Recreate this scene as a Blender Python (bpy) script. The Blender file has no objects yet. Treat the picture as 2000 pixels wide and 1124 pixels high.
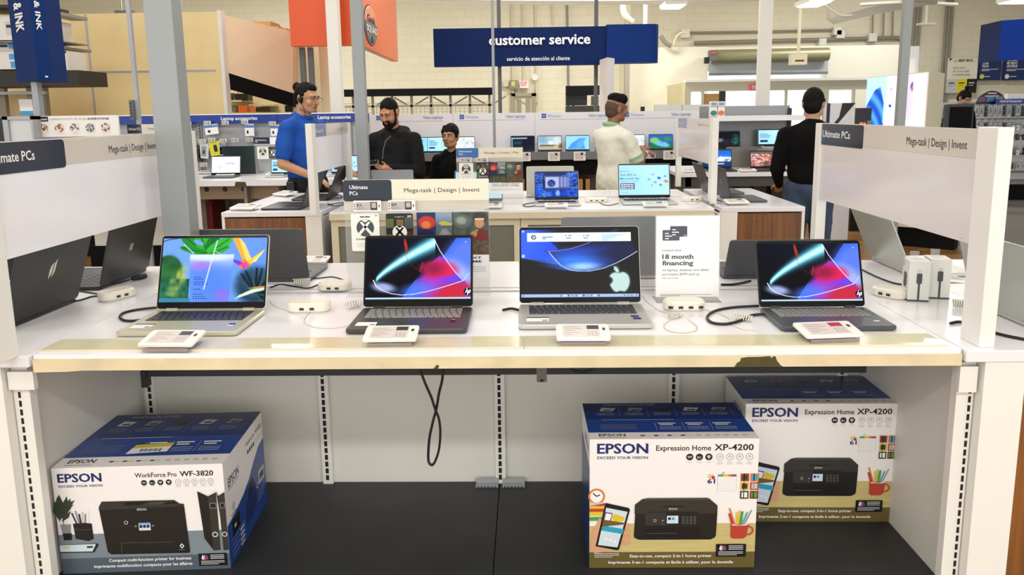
import bpy, bmesh, math, random
import numpy as np
from mathutils import Vector, Matrix, Euler

# ------------------------------------------------------------------ camera
SC = bpy.context.scene
COL = SC.collection
FPX, PPX, PPY, EYE = 1444.0, 1000.0, 451.0, 1.52
RC = (Matrix.Rotation(math.radians(1.25), 3, 'Z') @ Matrix.Rotation(math.pi / 2 - math.radians(9.09), 3, 'X')
      @ Matrix.Rotation(-0.013, 3, 'Z'))
cam_data = bpy.data.cameras.new('camera')
cam = bpy.data.objects.new('camera', cam_data)
COL.objects.link(cam)
cam.matrix_world = Matrix.Translation((0, 0, EYE)) @ RC.to_4x4()
cam_data.sensor_fit = 'HORIZONTAL'
cam_data.sensor_width = 36.0
cam_data.lens = FPX / 2000 * 36
cam_data.shift_y = -(562 - PPY) / 2000
cam_data.clip_start = 0.05
cam_data.clip_end = 200
SC.camera = cam

# ------------------------------------------------------------------ world, exposure
world = bpy.data.worlds.new('world')
SC.world = world
world.use_nodes = True
bgn = world.node_tree.nodes['Background']
bgn.inputs[0].default_value = (1.0, 0.99, 0.975, 1)
bgn.inputs[1].default_value = 1.1
SC.view_settings.view_transform = 'Standard'
SC.view_settings.look = 'None'
SC.view_settings.gamma = 1
SC.view_settings.exposure = 0.72
SC.cycles.max_bounces = 6
SC.cycles.diffuse_bounces = 3
SC.cycles.transparent_max_bounces = 16


def ceiling_lamp(x, y, z, sx, sy, power):
    d = bpy.data.lights.new('ceiling_light', 'AREA')
    d.shape = 'RECTANGLE'
    d.size, d.size_y = sx, sy
    d.energy = power
    d.color = (1.0, 0.985, 0.96)
    o = bpy.data.objects.new('ceiling_light', d)
    o.location = (x, y, z)
    COL.objects.link(o)


LZ = 4.9
for (lx, ly, lp) in ((-3.0, -3.2, 66), (0.6, -3.2, 66), (4.2, -3.2, 66), (-3.6, 1.2, 16), (0.0, 1.2, 16), (3.6, 1.2, 16),
                     (-3.6, 5.2, 75), (0.3, 5.2, 28), (4.2, 5.2, 28), (-5, 9.5, 58), (0, 9.5, 58), (5, 9.5, 58),
                     (-6, 15.5, 175), (1, 15.5, 165), (8, 15.5, 150)):
    ceiling_lamp(lx, ly, LZ, 2.4, 0.5, lp)


# ------------------------------------------------------------------ helpers: pixels of the 2000 x 1124 frame to points in the shop
def ray(u, v):
    return RC @ Vector(((u - PPX) / FPX, -(v - PPY) / FPX, -1.0))


def onX(u, v, X):
    d = ray(u, v); return Vector((0, 0, EYE)) + d * (X / d.x)


def onY(u, v, Y):
    d = ray(u, v); return Vector((0, 0, EYE)) + d * (Y / d.y)


def onZ(u, v, Z):
    d = ray(u, v); return Vector((0, 0, EYE)) + d * ((Z - EYE) / d.z)


def lin(h):
    h = h.lstrip('#')
    r = [int(h[i:i + 2], 16) / 255 for i in (0, 2, 4)]
    return tuple(c / 12.92 if c <= 0.04045 else ((c + 0.055) / 1.055) ** 2.4 for c in r)


_M = {}


def mat(name, hexc='#cccccc', rough=0.5, metal=0.0, noise=0.0, scale=8.0, emit=0.0, spec=0.5, stretch=None, bump=0.0):
    if name in _M: return _M[name]
    m = bpy.data.materials.new(name); m.use_nodes = True
    nt = m.node_tree; p = nt.nodes['Principled BSDF']
    c = lin(hexc)
    p.inputs['Base Color'].default_value = (*c, 1)
    p.inputs['Roughness'].default_value = rough
    p.inputs['Metallic'].default_value = metal
    p.inputs['Specular IOR Level'].default_value = spec
    if noise > 0 or bump > 0:
        tc = nt.nodes.new('ShaderNodeTexCoord'); mp = nt.nodes.new('ShaderNodeMapping')
        if stretch: mp.inputs['Scale'].default_value = stretch
        nz = nt.nodes.new('ShaderNodeTexNoise'); nz.inputs['Scale'].default_value = scale; nz.inputs['Detail'].default_value = 6
        nt.links.new(tc.outputs['Object'], mp.inputs[0]); nt.links.new(mp.outputs[0], nz.inputs['Vector'])
        if noise > 0:
            rp = nt.nodes.new('ShaderNodeValToRGB')
            rp.color_ramp.elements[0].position = 0.3; rp.color_ramp.elements[1].position = 0.7
            rp.color_ramp.elements[0].color = (*[x * (1 - noise) for x in c], 1)
            rp.color_ramp.elements[1].color = (*[min(1, x * (1 + noise * .6)) for x in c], 1)
            nt.links.new(nz.outputs[0], rp.inputs[0]); nt.links.new(rp.outputs[0], p.inputs['Base Color'])
        if bump > 0:
            b = nt.nodes.new('ShaderNodeBump'); b.inputs['Strength'].default_value = bump; b.inputs['Distance'].default_value = 0.01
            nt.links.new(nz.outputs[0], b.inputs['Height']); nt.links.new(b.outputs[0], p.inputs['Normal'])
    if emit > 0:
        p.inputs['Emission Color'].default_value = (*c, 1); p.inputs['Emission Strength'].default_value = emit
    _M[name] = m
    return m


def clear_mat(name, hexc='#ffffff', fac=0.12, rough=0.05):
    if name in _M: return _M[name]
    m = bpy.data.materials.new(name); m.use_nodes = True
    nt = m.node_tree; nt.nodes.clear()
    out = nt.nodes.new('ShaderNodeOutputMaterial'); mx = nt.nodes.new('ShaderNodeMixShader')
    tr = nt.nodes.new('ShaderNodeBsdfTransparent'); pr = nt.nodes.new('ShaderNodeBsdfPrincipled')
    pr.inputs['Base Color'].default_value = (*lin(hexc), 1); pr.inputs['Roughness'].default_value = rough
    mx.inputs[0].default_value = fac
    nt.links.new(tr.outputs[0], mx.inputs[1]); nt.links.new(pr.outputs[0], mx.inputs[2]); nt.links.new(mx.outputs[0], out.inputs[0])
    _M[name] = m
    return m


def pic_mat(name, emit, rough=0.25, spec=0.2):
    if name in _M: return _M[name]
    m = bpy.data.materials.new(name); m.use_nodes = True
    nt = m.node_tree; p = nt.nodes['Principled BSDF']
    a = nt.nodes.new('ShaderNodeAttribute'); a.attribute_name = 'Col'
    p.inputs['Roughness'].default_value = rough; p.inputs['Specular IOR Level'].default_value = spec
    if emit > 0:
        p.inputs['Base Color'].default_value = (0.004, 0.004, 0.005, 1)
        nt.links.new(a.outputs['Color'], p.inputs['Emission Color']); p.inputs['Emission Strength'].default_value = emit
    else:
        nt.links.new(a.outputs['Color'], p.inputs['Base Color'])
    _M[name] = m
    return m


def smooth_by_angle(me, ang=0.6):
    bm = bmesh.new(); bm.from_mesh(me)
    for f in bm.faces: f.smooth = True
    for e in bm.edges:
        if len(e.link_faces) != 2 or e.calc_face_angle(0) > ang: e.smooth = False
    bm.to_mesh(me); bm.free()


_TX = {}


def text_geo(s, bold=0.0, res=2):
    k = (s, bold, res)
    if k in _TX: return _TX[k]
    c = bpy.data.curves.new('text', 'FONT'); c.body = s; c.size = 1; c.resolution_u = res; c.offset = bold
    o = bpy.data.objects.new('text', c); COL.objects.link(o)
    me = bpy.data.meshes.new_from_object(o)
    vs = [(v.co.x, v.co.y) for v in me.vertices]; fs = [tuple(p.vertices) for p in me.polygons]
    bpy.data.objects.remove(o); bpy.data.curves.remove(c); bpy.data.meshes.remove(me)
    if vs:
        x0 = min(v[0] for v in vs); x1 = max(v[0] for v in vs)
        vs = [(v[0] - x0, v[1]) for v in vs]; _TX[k] = (vs, fs, x1 - x0)
    else:
        _TX[k] = ([], [], 1)
    return _TX[k]


def rrect(w, h, r, n=4, cx=0.0, cy=0.0):
    pts = []
    for (sx, sy, a0) in ((1, 1, 0), (-1, 1, 90), (-1, -1, 180), (1, -1, 270)):
        for i in range(n + 1):
            a = math.radians(a0 + 90 * i / n)
            pts.append((cx + sx * (w / 2 - r) + r * math.cos(a), cy + sy * (h / 2 - r) + r * math.sin(a)))
    return pts


def circ(r, n=16, cx=0.0, cy=0.0, ry=None):
    return [(cx + r * math.cos(2 * math.pi * i / n), cy + (ry or r) * math.sin(2 * math.pi * i / n)) for i in range(n)]


def frame(o, xd, yd):
    """matrix whose local x, y run along xd, yd and z along their cross product"""
    x = Vector(xd).normalized(); y = Vector(yd); y = (y - x * y.dot(x)).normalized(); z = x.cross(y)
    return Matrix(((x.x, y.x, z.x, o[0]), (x.y, y.y, z.y, o[1]), (x.z, y.z, z.z, o[2]), (0, 0, 0, 1)))


I4 = Matrix.Identity(4)


class B:
    """collects shapes and links them as one mesh object"""
    def __init__(s, M=None): s.v = []; s.f = []; s.m = []; s.M = M or I4

    def add(s, vs, fs, m=0, M=None):
        T = s.M @ M if M is not None else s.M
        k = len(s.v)
        s.v += [tuple(T @ Vector(p)) for p in vs]
        s.f += [tuple(i + k for i in f) for f in fs]
        s.m += [m] * len(fs)
        return s

    def box(s, x0, y0, z0, x1, y1, z1, m=0, M=None):
        vs = [(x0, y0, z0), (x1, y0, z0), (x1, y1, z0), (x0, y1, z0), (x0, y0, z1), (x1, y0, z1), (x1, y1, z1), (x0, y1, z1)]
        return s.add(vs, [(0, 3, 2, 1), (4, 5, 6, 7), (0, 1, 5, 4), (1, 2, 6, 5), (2, 3, 7, 6), (3, 0, 4, 7)], m, M)

    def hexa(s, p, m=0):
        return s.add(p, [(0, 3, 2, 1), (4, 5, 6, 7), (0, 1, 5, 4), (1, 2, 6, 5), (2, 3, 7, 6), (3, 0, 4, 7)], m)

    def prism(s, pts, z0, z1, m=0, M=None, cham=0.0):
        n = len(pts)
        if cham > 0:
            cx = sum(p[0] for p in pts) / n; cy = sum(p[1] for p in pts) / n
            wx = max(abs(p[0] - cx) for p in pts); wy = max(abs(p[1] - cy) for p in pts)
            ins = [(cx + (p[0] - cx) * (1 - cham / wx), cy + (p[1] - cy) * (1 - cham / wy)) for p in pts]
            L = [(ins, z0), (pts, z0 + cham), (pts, z1 - cham), (ins, z1)]
        else:
            L = [(pts, z0), (pts, z1)]
        vs = [(p[0], p[1], z) for (q, z) in L for p in q]
        fs = [tuple(range(n))[::-1], tuple(range((len(L) - 1) * n, len(L) * n))]
        for l in range(len(L) - 1):
            fs += [(l * n + i, l * n + (i + 1) % n, (l + 1) * n + (i + 1) % n, (l + 1) * n + i) for i in range(n)]
        return s.add(vs, fs, m, M)

    def poly(s, pts, z=0.0, m=0, M=None):
        return s.add([(p[0], p[1], z) for p in pts], [tuple(range(len(pts)))], m, M)

    def rect(s, x0, y0, x1, y1, z=0.0, m=0, M=None):
        return s.poly([(x0, y0), (x1, y0), (x1, y1), (x0, y1)], z, m, M)

    def ring(s, r0, r1, cx, cy, z=0.0, m=0, n=20, M=None):
        a = circ(r0, n, cx, cy); b = circ(r1, n, cx, cy)
        return s.add([(*p, z) for p in a + b], [(i, (i + 1) % n, n + (i + 1) % n, n + i) for i in range(n)], m, M)

    def tube(s, path, r, n=8, m=0, M=None):
        P = [Vector(p) for p in path]; vs = []; fs = []
        N = None
        for i, p in enumerate(P):
            t = (P[min(i + 1, len(P) - 1)] - P[max(i - 1, 0)]).normalized()
            if N is None:
                N = t.cross(Vector((0, 0, 1)))
                if N.length < 1e-3: N = t.cross(Vector((1, 0, 0)))
            N = (N - t * N.dot(t)).normalized(); Bn = t.cross(N)
            rr = r[i] if isinstance(r, (list, tuple)) else r
            vs += [tuple(p + (N * math.cos(2 * math.pi * k / n) + Bn * math.sin(2 * math.pi * k / n)) * rr) for k in range(n)]
        for i in range(len(P) - 1):
            fs += [(i * n + k, i * n + (k + 1) % n, (i + 1) * n + (k + 1) % n, (i + 1) * n + k) for k in range(n)]
        fs += [tuple(range(n))[::-1], tuple(range((len(P) - 1) * n, len(P) * n))]
        return s.add(vs, fs, m, M)

    def ell(s, c, r, rot=None, n=14, k=9, m=0):
        vs = []; fs = []
        R = Euler(rot).to_matrix() if rot else Matrix.Identity(3)
        for i in range(k + 1):
            th = math.pi * i / k
            for j in range(n):
                ph = 2 * math.pi * j / n
                vs.append(tuple(Vector(c) + R @ Vector((r[0] * math.sin(th) * math.cos(ph), r[1] * math.sin(th) * math.sin(ph), r[2] * math.cos(th)))))
        for i in range(k):
            fs += [(i * n + j, (i + 1) * n + j, (i + 1) * n + (j + 1) % n, i * n + (j + 1) % n) for j in range(n)]
        return s.add(vs, fs, m)

    def cap(s, a, b, ra, rb, n=14, m=0, sq=1.0):
        """tapered capsule"""
        a = Vector(a); b = Vector(b); t = (b - a).normalized()
        N = t.cross(Vector((0, 1, 0.01))).normalized(); Q = t.cross(N)
        vs = []; fs = []; L = []
        for i in range(5):
            th = math.pi / 2 * i / 4; L.append((a - t * ra * math.cos(th), ra * math.sin(th) + 1e-4))
        for i in range(5):
            th = math.pi / 2 * i / 4; L.append((b + t * rb * math.sin(th), rb * math.cos(th) + 1e-4))
        for (p, r) in L:
            vs += [tuple(p + N * math.cos(2 * math.pi * k / n) * r + Q * math.sin(2 * math.pi * k / n) * r * sq) for k in range(n)]
        for i in range(len(L) - 1):
            fs += [(i * n + k, i * n + (k + 1) % n, (i + 1) * n + (k + 1) % n, (i + 1) * n + k) for k in range(n)]
        fs += [tuple(range(n))[::-1], tuple(range((len(L) - 1) * n, len(L) * n))]
        return s.add(vs, fs, m)

    def text(s, t, x, y, h, w=None, z=0.0, m=0, bold=0.0, al='l', M=None, res=2, it=0.0):
        extra = max(0.0, bold - .018)
        if extra > .003:
            for k in (-1, 1): s.text(t, x + k * extra * h * .8, y, h, w, z - (2 + k) * max(.00004, h * .0015), m, .018, al, M, res, it)
            bold = .018
        vs, fs, W = text_geo(t, bold, res)
        sy = h / 0.70; sx = sy if w is None else w / W
        ox = x - (W * sx / 2 if al == 'c' else W * sx if al == 'r' else 0)
        return s.add([(ox + p[0] * sx + it * p[1] * sy, y + p[1] * sy, z) for p in vs], fs, m, M)

    def build(s, name, mats, parent=None, smooth=None, bevel=0.0):
        me = bpy.data.meshes.new(name); me.from_pydata(s.v, [], s.f)
        for q in (mats if isinstance(mats, (list, tuple)) else [mats]): me.materials.append(q)
        me.polygons.foreach_set('material_index', s.m)
        me.update()
        if smooth is not None: smooth_by_angle(me, smooth)
        o = bpy.data.objects.new(name, me); COL.objects.link(o)
        if parent: o.parent = parent
        if bevel > 0:
            md = o.modifiers.new('Bevel', 'BEVEL'); md.width = bevel; md.segments = 2; md.limit_method = 'ANGLE'; md.angle_limit = 0.7
        return o


def thing(name, label, cat, loc=(0, 0, 0), rz=0.0, group=None):
    o = bpy.data.objects.new(name, None); COL.objects.link(o)
    o.empty_display_size = 0.05
    o.location = loc; o.rotation_euler = (0, 0, rz)
    o['label'] = label; o['category'] = cat
    if group: o['group'] = group
    return o


def tag(o, label, cat, group=None):
    o['label'] = label; o['category'] = cat
    if group: o['group'] = group
    return o


def struct(o, label=None, cat=None):
    o['kind'] = 'structure'
    if label: o['label'] = label
    if cat: o['category'] = cat
    return o


def dup(root, label, loc=None, rz=None, group=None):
    r = root.copy(); COL.objects.link(r); r['label'] = label
    if loc is not None: r.location = loc
    if rz is not None: r.rotation_euler = (0, 0, rz)
    if group: r['group'] = group
    for ch in list(root.children):
        c = ch.copy(); COL.objects.link(c); c.parent = r
        for g in ch.children:
            d = g.copy(); COL.objects.link(d); d.parent = c
    return r


# pictures: a grid whose point colours come from a function of u, v
def pic(name, M, x0, y0, x1, y1, nx, ny, fn, m, parent=None, z=0.0):
    u = np.linspace(0, 1, nx + 1); v = np.linspace(0, 1, ny + 1)
    U, V = np.meshgrid(u, v)
    rgb = np.clip(fn(U, V), 0, 1)
    l = np.where(rgb <= 0.04045, rgb / 12.92, ((rgb + 0.055) / 1.055) ** 2.4)
    vs = [tuple(M @ Vector((x0 + (x1 - x0) * a, y0 + (y1 - y0) * b, z))) for b in v for a in u]
    fs = [(j * (nx + 1) + i, j * (nx + 1) + i + 1, (j + 1) * (nx + 1) + i + 1, (j + 1) * (nx + 1) + i) for j in range(ny) for i in range(nx)]
    me = bpy.data.meshes.new(name); me.from_pydata(vs, [], fs)
    at = me.color_attributes.new('Col', 'FLOAT_COLOR', 'POINT')
    a = np.ones((len(vs), 4), dtype=np.float32); a[:, :3] = l.reshape(-1, 3)
    at.data.foreach_set('color', a.ravel())
    me.materials.append(m); me.update()
    o = bpy.data.objects.new(name, me); COL.objects.link(o)
    if parent: o.parent = parent
    return o


def H(c):
    c = c.lstrip('#'); return np.array([int(c[i:i + 2], 16) / 255 for i in (0, 2, 4)])


def base(U, c): return np.ones(U.shape + (3,)) * H(c)


def over(img, mask, c):
    k = np.clip(mask, 0, 1)[..., None]
    return img * (1 - k) + (H(c) if isinstance(c, str) else c) * k


def sst(a, b, x):
    t = np.clip((x - a) / (b - a), 0, 1); return t * t * (3 - 2 * t)


def mell(U, V, cx, cy, rx, ry, rot=0.0, soft=0.08):
    c, s_ = math.cos(rot), math.sin(rot); x = (U - cx) * c + (V - cy) * s_; y = -(U - cx) * s_ + (V - cy) * c
    return 1 - sst(1 - soft, 1 + soft, np.sqrt((x / rx) ** 2 + (y / ry) ** 2))


def mpoly(U, V, pts):
    r = np.zeros(U.shape, bool); n = len(pts)
    for i in range(n):
        (x0, y0), (x1, y1) = pts[i], pts[(i + 1) % n]
        if y0 == y1: continue
        cnd = ((y0 > V) != (y1 > V)) & (U < (x1 - x0) * (V - y0) / (y1 - y0) + x0); r ^= cnd
    return r.astype(float)


def mline(U, V, pts, w):
    d = np.full(U.shape, 9.0)
    for (a, b) in zip(pts[:-1], pts[1:]):
        ax, ay = a; bx, by = b; L = (bx - ax) ** 2 + (by - ay) ** 2 + 1e-9
        t = np.clip(((U - ax) * (bx - ax) + (V - ay) * (by - ay)) / L, 0, 1)
        d = np.minimum(d, np.hypot(U - ax - t * (bx - ax), V - ay - t * (by - ay)))
    return 1 - sst(w * 0.6, w * 1.4, d)


def vnoise(U, V, s, seed=0):
    r = np.random.RandomState(seed); g = r.rand(64, 64)
    x = U * s; y = V * s; xi = np.floor(x).astype(int); yi = np.floor(y).astype(int)
    fx = x - xi; fy = y - yi; fx = fx * fx * (3 - 2 * fx); fy = fy * fy * (3 - 2 * fy)
    G = lambda a, b: g[a % 64, b % 64]
    return (G(xi, yi) * (1 - fx) + G(xi + 1, yi) * fx) * (1 - fy) + (G(xi, yi + 1) * (1 - fx) + G(xi + 1, yi + 1) * fx) * fy


# ------------------------------------------------------------------ shared materials
WHITE = mat('white_laminate', '#ebeaee', 0.22, noise=0.04, scale=3)
CREAM = mat('cream_laminate', '#ddd3b8', 0.35, noise=0.06, scale=6)
SATIN = mat('white_satin', '#ebe9e2', 0.35)
INK = mat('black_ink', '#16161c', 0.6)
NAVY = mat('navy_ink', '#141d3c', 0.5)
PAPER = mat('paper_white', '#f0efee', 0.5)
GREYINK = mat('grey_ink', '#8a8a8e', 0.6)
BLACK = mat('black_plastic', '#0d0e10', 0.4)
MATTE = mat('black_matte', '#08080a', 0.8, spec=0.2)
STEEL = mat('grey_steel', '#a9adb0', 0.4, metal=0.25)
PWHITE = mat('white_plastic', '#ece9e3', 0.3)
ACRY = clear_mat('clear_acrylic', '#f4f4f4', 0.14)
CABLEK = mat('black_cable', '#101012', 0.5)
CABLEW = mat('white_cable', '#dcd6c6', 0.45)
SCREEN = pic_mat('lit_screen', 0.78, 0.12, 0.05)
GLOSSCREEN = pic_mat('glossy_lit_screen', 0.8, 0.02, 0.32)
PRINT = pic_mat('printed_picture', 0.0, 0.4, 0.4)

# ================================================================== the shop itself
def brick_mat(name, c1, c2, mortar, bw, bh, ms, rough=0.6, bump=0.3, scale=1.0):
    m = bpy.data.materials.new(name); m.use_nodes = True; nt = m.node_tree; p = nt.nodes['Principled BSDF']
    tc = nt.nodes.new('ShaderNodeTexCoord'); mp = nt.nodes.new('ShaderNodeMapping')
    b = nt.nodes.new('ShaderNodeTexBrick')
    b.inputs['Color1'].default_value = (*lin(c1), 1); b.inputs['Color2'].default_value = (*lin(c2), 1); b.inputs['Mortar'].default_value = (*lin(mortar), 1)
    b.inputs['Scale'].default_value = scale; b.inputs['Brick Width'].default_value = bw; b.inputs['Row Height'].default_value = bh; b.inputs['Mortar Size'].default_value = ms
    nt.links.new(tc.outputs['Object'], mp.inputs[0]); nt.links.new(mp.outputs[0], b.inputs['Vector'])
    p.inputs['Roughness'].default_value = rough
    nt.links.new(b.outputs['Color'], p.inputs['Base Color'])
    return m, nt, mp, b, p


BLOCK, nt_, mp_, b_, p_ = brick_mat('painted_block', '#ece4cc', '#e9e1c8', '#dfd7bf', 0.4, 0.2, 0.008)
mp_.inputs['Rotation'].default_value = (math.pi / 2, 0, 0)
WOODF, nt_, mp_, b_, p_ = brick_mat('plank_floor', '#a37a48', '#7d5a30', '#5b4125', 1.4, 0.16, 0.003, rough=0.28)
nz_ = nt_.nodes.new('ShaderNodeTexNoise'); nz_.inputs['Scale'].default_value = 5; nz_.inputs['Detail'].default_value = 8
mp2_ = nt_.nodes.new('ShaderNodeMapping'); mp2_.inputs['Scale'].default_value = (0.5, 9, 1)
mx_ = nt_.nodes.new('ShaderNodeMixRGB'); mx_.blend_type = 'OVERLAY'; mx_.inputs[0].default_value = 0.75
nt_.links.new(mp_.outputs[0], mp2_.inputs[0]); nt_.links.new(mp2_.outputs[0], nz_.inputs['Vector'])
nt_.links.new(b_.outputs['Color'], mx_.inputs[1]); nt_.links.new(nz_.outputs[0], mx_.inputs[2]); nt_.links.new(mx_.outputs[0], p_.inputs['Base Color'])
WALNUT = mat('walnut_laminate', '#7d4e22', 0.35, noise=0.45, scale=3.0, stretch=(14, 14, 0.8))
CARPET = mat('grey_carpet', '#6f6a66', 0.95, noise=0.5, scale=60, bump=0.4)
TILE = mat('pale_tile', '#cfc9bd', 0.3, noise=0.08)

struct(B().box(-16, -3, -0.05, 4.75, 11.2, 0).build('floor', WOODF))
struct(B().box(4.75, -3, -0.05, 15, 19.9, 0.0).build('floor', CARPET))
struct(B().box(-16, 11.2, -0.05, 4.75, 20, 0).build('floor', TILE))
struct(B().box(-16, 20, -0.05, 15, 20.3, 5.4).build('wall_back', BLOCK))
struct(B().box(-16.3, 4, -0.05, -16, 20.3, 5.4).build('wall_left', mat('wall_paint', '#e4dcc4', 0.7)))
struct(B().box(15, 4, -0.05, 15.3, 20.3, 5.4).build('wall_right', mat('wall_paint', '#e4dcc4', 0.7)))
struct(B().box(-16, -9, 5.2, 15, 20, 5.4).build('ceiling', mat('ceiling_white', '#e2dccb', 0.8)))

# ================================================================== display tables
EDGE = mat('worn_edge', '#ddceaa', 0.5, noise=0.14, scale=9)
STRIP = mat('label_strip', '#d8d2b2', 0.14, noise=0.1, scale=7)
DECK = mat('dark_deck', '#26282a', 0.5, noise=0.25, scale=5)
DARKRAIL = mat('dark_rail', '#26292b', 0.45)
PANELW = mat('shelf_back_white', '#dfdcd3', 0.4, noise=0.04, scale=4)
PANELG = mat('shelf_back_grey', '#74766a', 0.4)
OLIVE = mat('bare_board', '#4c461f', 0.7, noise=0.25, scale=20)
GAP = mat('dark_gap', '#34332e', 0.8)


def at(L): return Matrix.Translation(-Vector(L))


def main_table(x0, x1, yf, near, label, grp):
    cx = (x0 + x1) / 2; L = (cx, yf, 0); A = at(L); yc = yf + 0.665; yb = yf + 1.19
    t = thing('display_table', label, 'table', L, group=grp)
    b = B(A).box(x0, yf, .858, x1, yc - .012, .9, 0).box(x0, yc + .012, .858, x1, yb, .9, 0)
    b.box(x0, yc - .012, .85, x1, yc + .012, .893, 1).box(x0 + .12, yc + .05, .9, x1 - .12, yc + .053, .9008, 1)
    b.build('worktop', [WHITE, GAP], t, bevel=0.003)
    # worn edge band and the strip for price labels
    if near:
        pts = [(x0, .852), (x0 + .09, .8535), (x0 + .13, .8565), (x1, .857), (x1, .888), (x0, .888)]
        b = B(A @ frame((0, yf, 0), (1, 0, 0), (0, 0, 1))).prism(pts, 0.0, .006, 0)
        b.build('edge_band', [EDGE], t)
        b = B(A @ frame((0, yf - .0062, 0), (1, 0, 0), (0, 0, 1)))
        b.poly([(.535, .857), (.541, .868), (.549, .872), (.551, .881), (.567, .8835), (.6, .884), (.627, .886), (.629, .880), (.634, .885), (.64, .8855), (.644, .874), (.655, .860), (.662, .857)], .0004, 0)
        b.build('torn_patch', [OLIVE], t)['label'] = 'dark torn patch in the edge band'
        b = B(A @ frame((0, yf - .0062, 0), (1, 0, 0), (0, 0, 1)))
        b.poly([(-.24, .857), (-.236, .864), (-.243, .868), (-.247, .862), (-.252, .857)], .0005, 0)
        b.build('chipped_spot', [OLIVE], t)
        for (a0, a1) in ((x0 + .0, -.015), (-.012, x1 - .02)):
            s = B(A).box(a0, yf + .024, .9, a1, yf + .125, .9035, 0).box(a0, yf + .02, .9, a1, yf + .026, .905, 1)
            s.build('label_strip', [STRIP, CREAM], t)
    else:
        B(A).box(x0, yf - .008, .848, x1, yf, .888, 0).build('edge_band', [CREAM], t)
    # carcass
    B(A).box(x0 - .082, yf + .05, 0, x0 - .066, yc - .03, .858).build('side_panel', PANELW, t)
    B(A).box(x1 + .035, yf + .05, 0, x1 + .055, yc - .03, .858).build('side_panel', PANELW, t)
    B(A).box(x0 - .08, yc - .03, .17, x1 + .05, yc - .01, .858).build('back_panel', PANELW, t)
    B(A).box(x0 - .02, yb - .05, 0, x1 + .02, yb - .02, .858).build('rear_panel', PANELW, t)
    nseg = 4
    if near:
        s = B(A).box(x0 - .066, yf + .005, .16, -.1115, yc - .03, .2, 0).box(-.1095, yf + .005, .16, x1 + .035, yc - .03, .2, 0)
        s.box(x0 - .045, yf + .04, 0, x1 + .035, yf + .06, .16, 0)
        s.build('base_deck', [DECK], t, bevel=0.002)
        B(A).box(x0 + .05, 2.29, .681, x1 - .04, 2.31, .858).box(x0 + .05, 2.285, .645, x0 + .068, 2.315, .7).build('support_rail', DARKRAIL, t)
        for xx in (-1.352, -.731, -.106, .507, 1.09):
            u = B(A).box(xx - .018, yc - .046, .2, xx + .018, yc - .03, .858, 0)
            z = .215
            while z < .84:
                u.box(xx - .007, yc - .0468, z, xx + .004, yc - .0458, z + .019, 1); z += .026
            u.build('upright', [SATIN, mat('slot_dark', '#1a1a18', .8)], t)
        for xx in (-.155, -.06):
            u = B(A).box(xx - .04, yc - .075, .2, xx + .04, yc - .047, .206, 0).box(xx - .04, yc - .05, .2, xx + .04, yc - .047, .222, 0)
            for q in range(6): u.box(xx - .034 + q * .012, yc - .0765, .2015, xx - .028 + q * .012, yc - .0749, .2045, 1)
            u.build('bracket', [STEEL, BLACK], t)
        u = B(A).box(.022, 2.1, .727, .052, 2.13, .858, 0).box(.032, 2.0985, .728, .042, 2.0995, .736, 1)
        u.build('bracket', [mat('dull_steel', '#6b6d6c', .5, .3), BLACK], t)
        # front stiles with slots
        for (a, c, q) in ((x0 - .082, x0 - .037, x0 - .066), (x1 + .01, x1 + .055, x1 + .045)):
            u = B(A).box(a, yf + .022, 0, c, yf + .05, .856, 0); z = .12
            while z < .84:
                u.box(q - .0035, yf + .0212, z, q + .0035, yf + .0222, z + .017, 1); z += .025
            u.build('front_stile', [SATIN, mat('slot_dark', '#1a1a18', .8)], t)
        B(A).box(x1 + .004, yf + .004, .78, x1 + .05, yf + .02, .85, 0).build('corner_cover', SATIN, t)
        B(A).box(x0 - .08, yf + .004, .80, x0 - .01, yf + .02, .85, 0).build('corner_cover', SATIN, t)
    else:
        # fascia with two recessed grey panels
        m = B(A)
        w = (x1 - x0) / 2
        for k in range(2):
            a = x0 + k * w
            m.box(a, yf + .03, .16, a + .045, yf + .05, .85, 0).box(a + w - .045, yf + .03, .16, a + w - .004, yf + .05, .85, 0)
            m.box(a + .045, yf + .03, .80, a + w - .045, yf + .05, .85, 0).box(a + .045, yf + .03, .16, a + w - .045, yf + .05, .22, 0)
        m.build('fascia_frame', [CREAM], t)
        for k in range(2):
            a = x0 + k * w
            B(A).box(a + .045, yf + .045, .22, a + w - .045, yf + .055, .80).build('recessed_panel', PANELG, t)
        B(A).box(x0, yf + .05, 0, x1, yf + .07, .16).build('plinth', BLACK, t)
    return t


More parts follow.
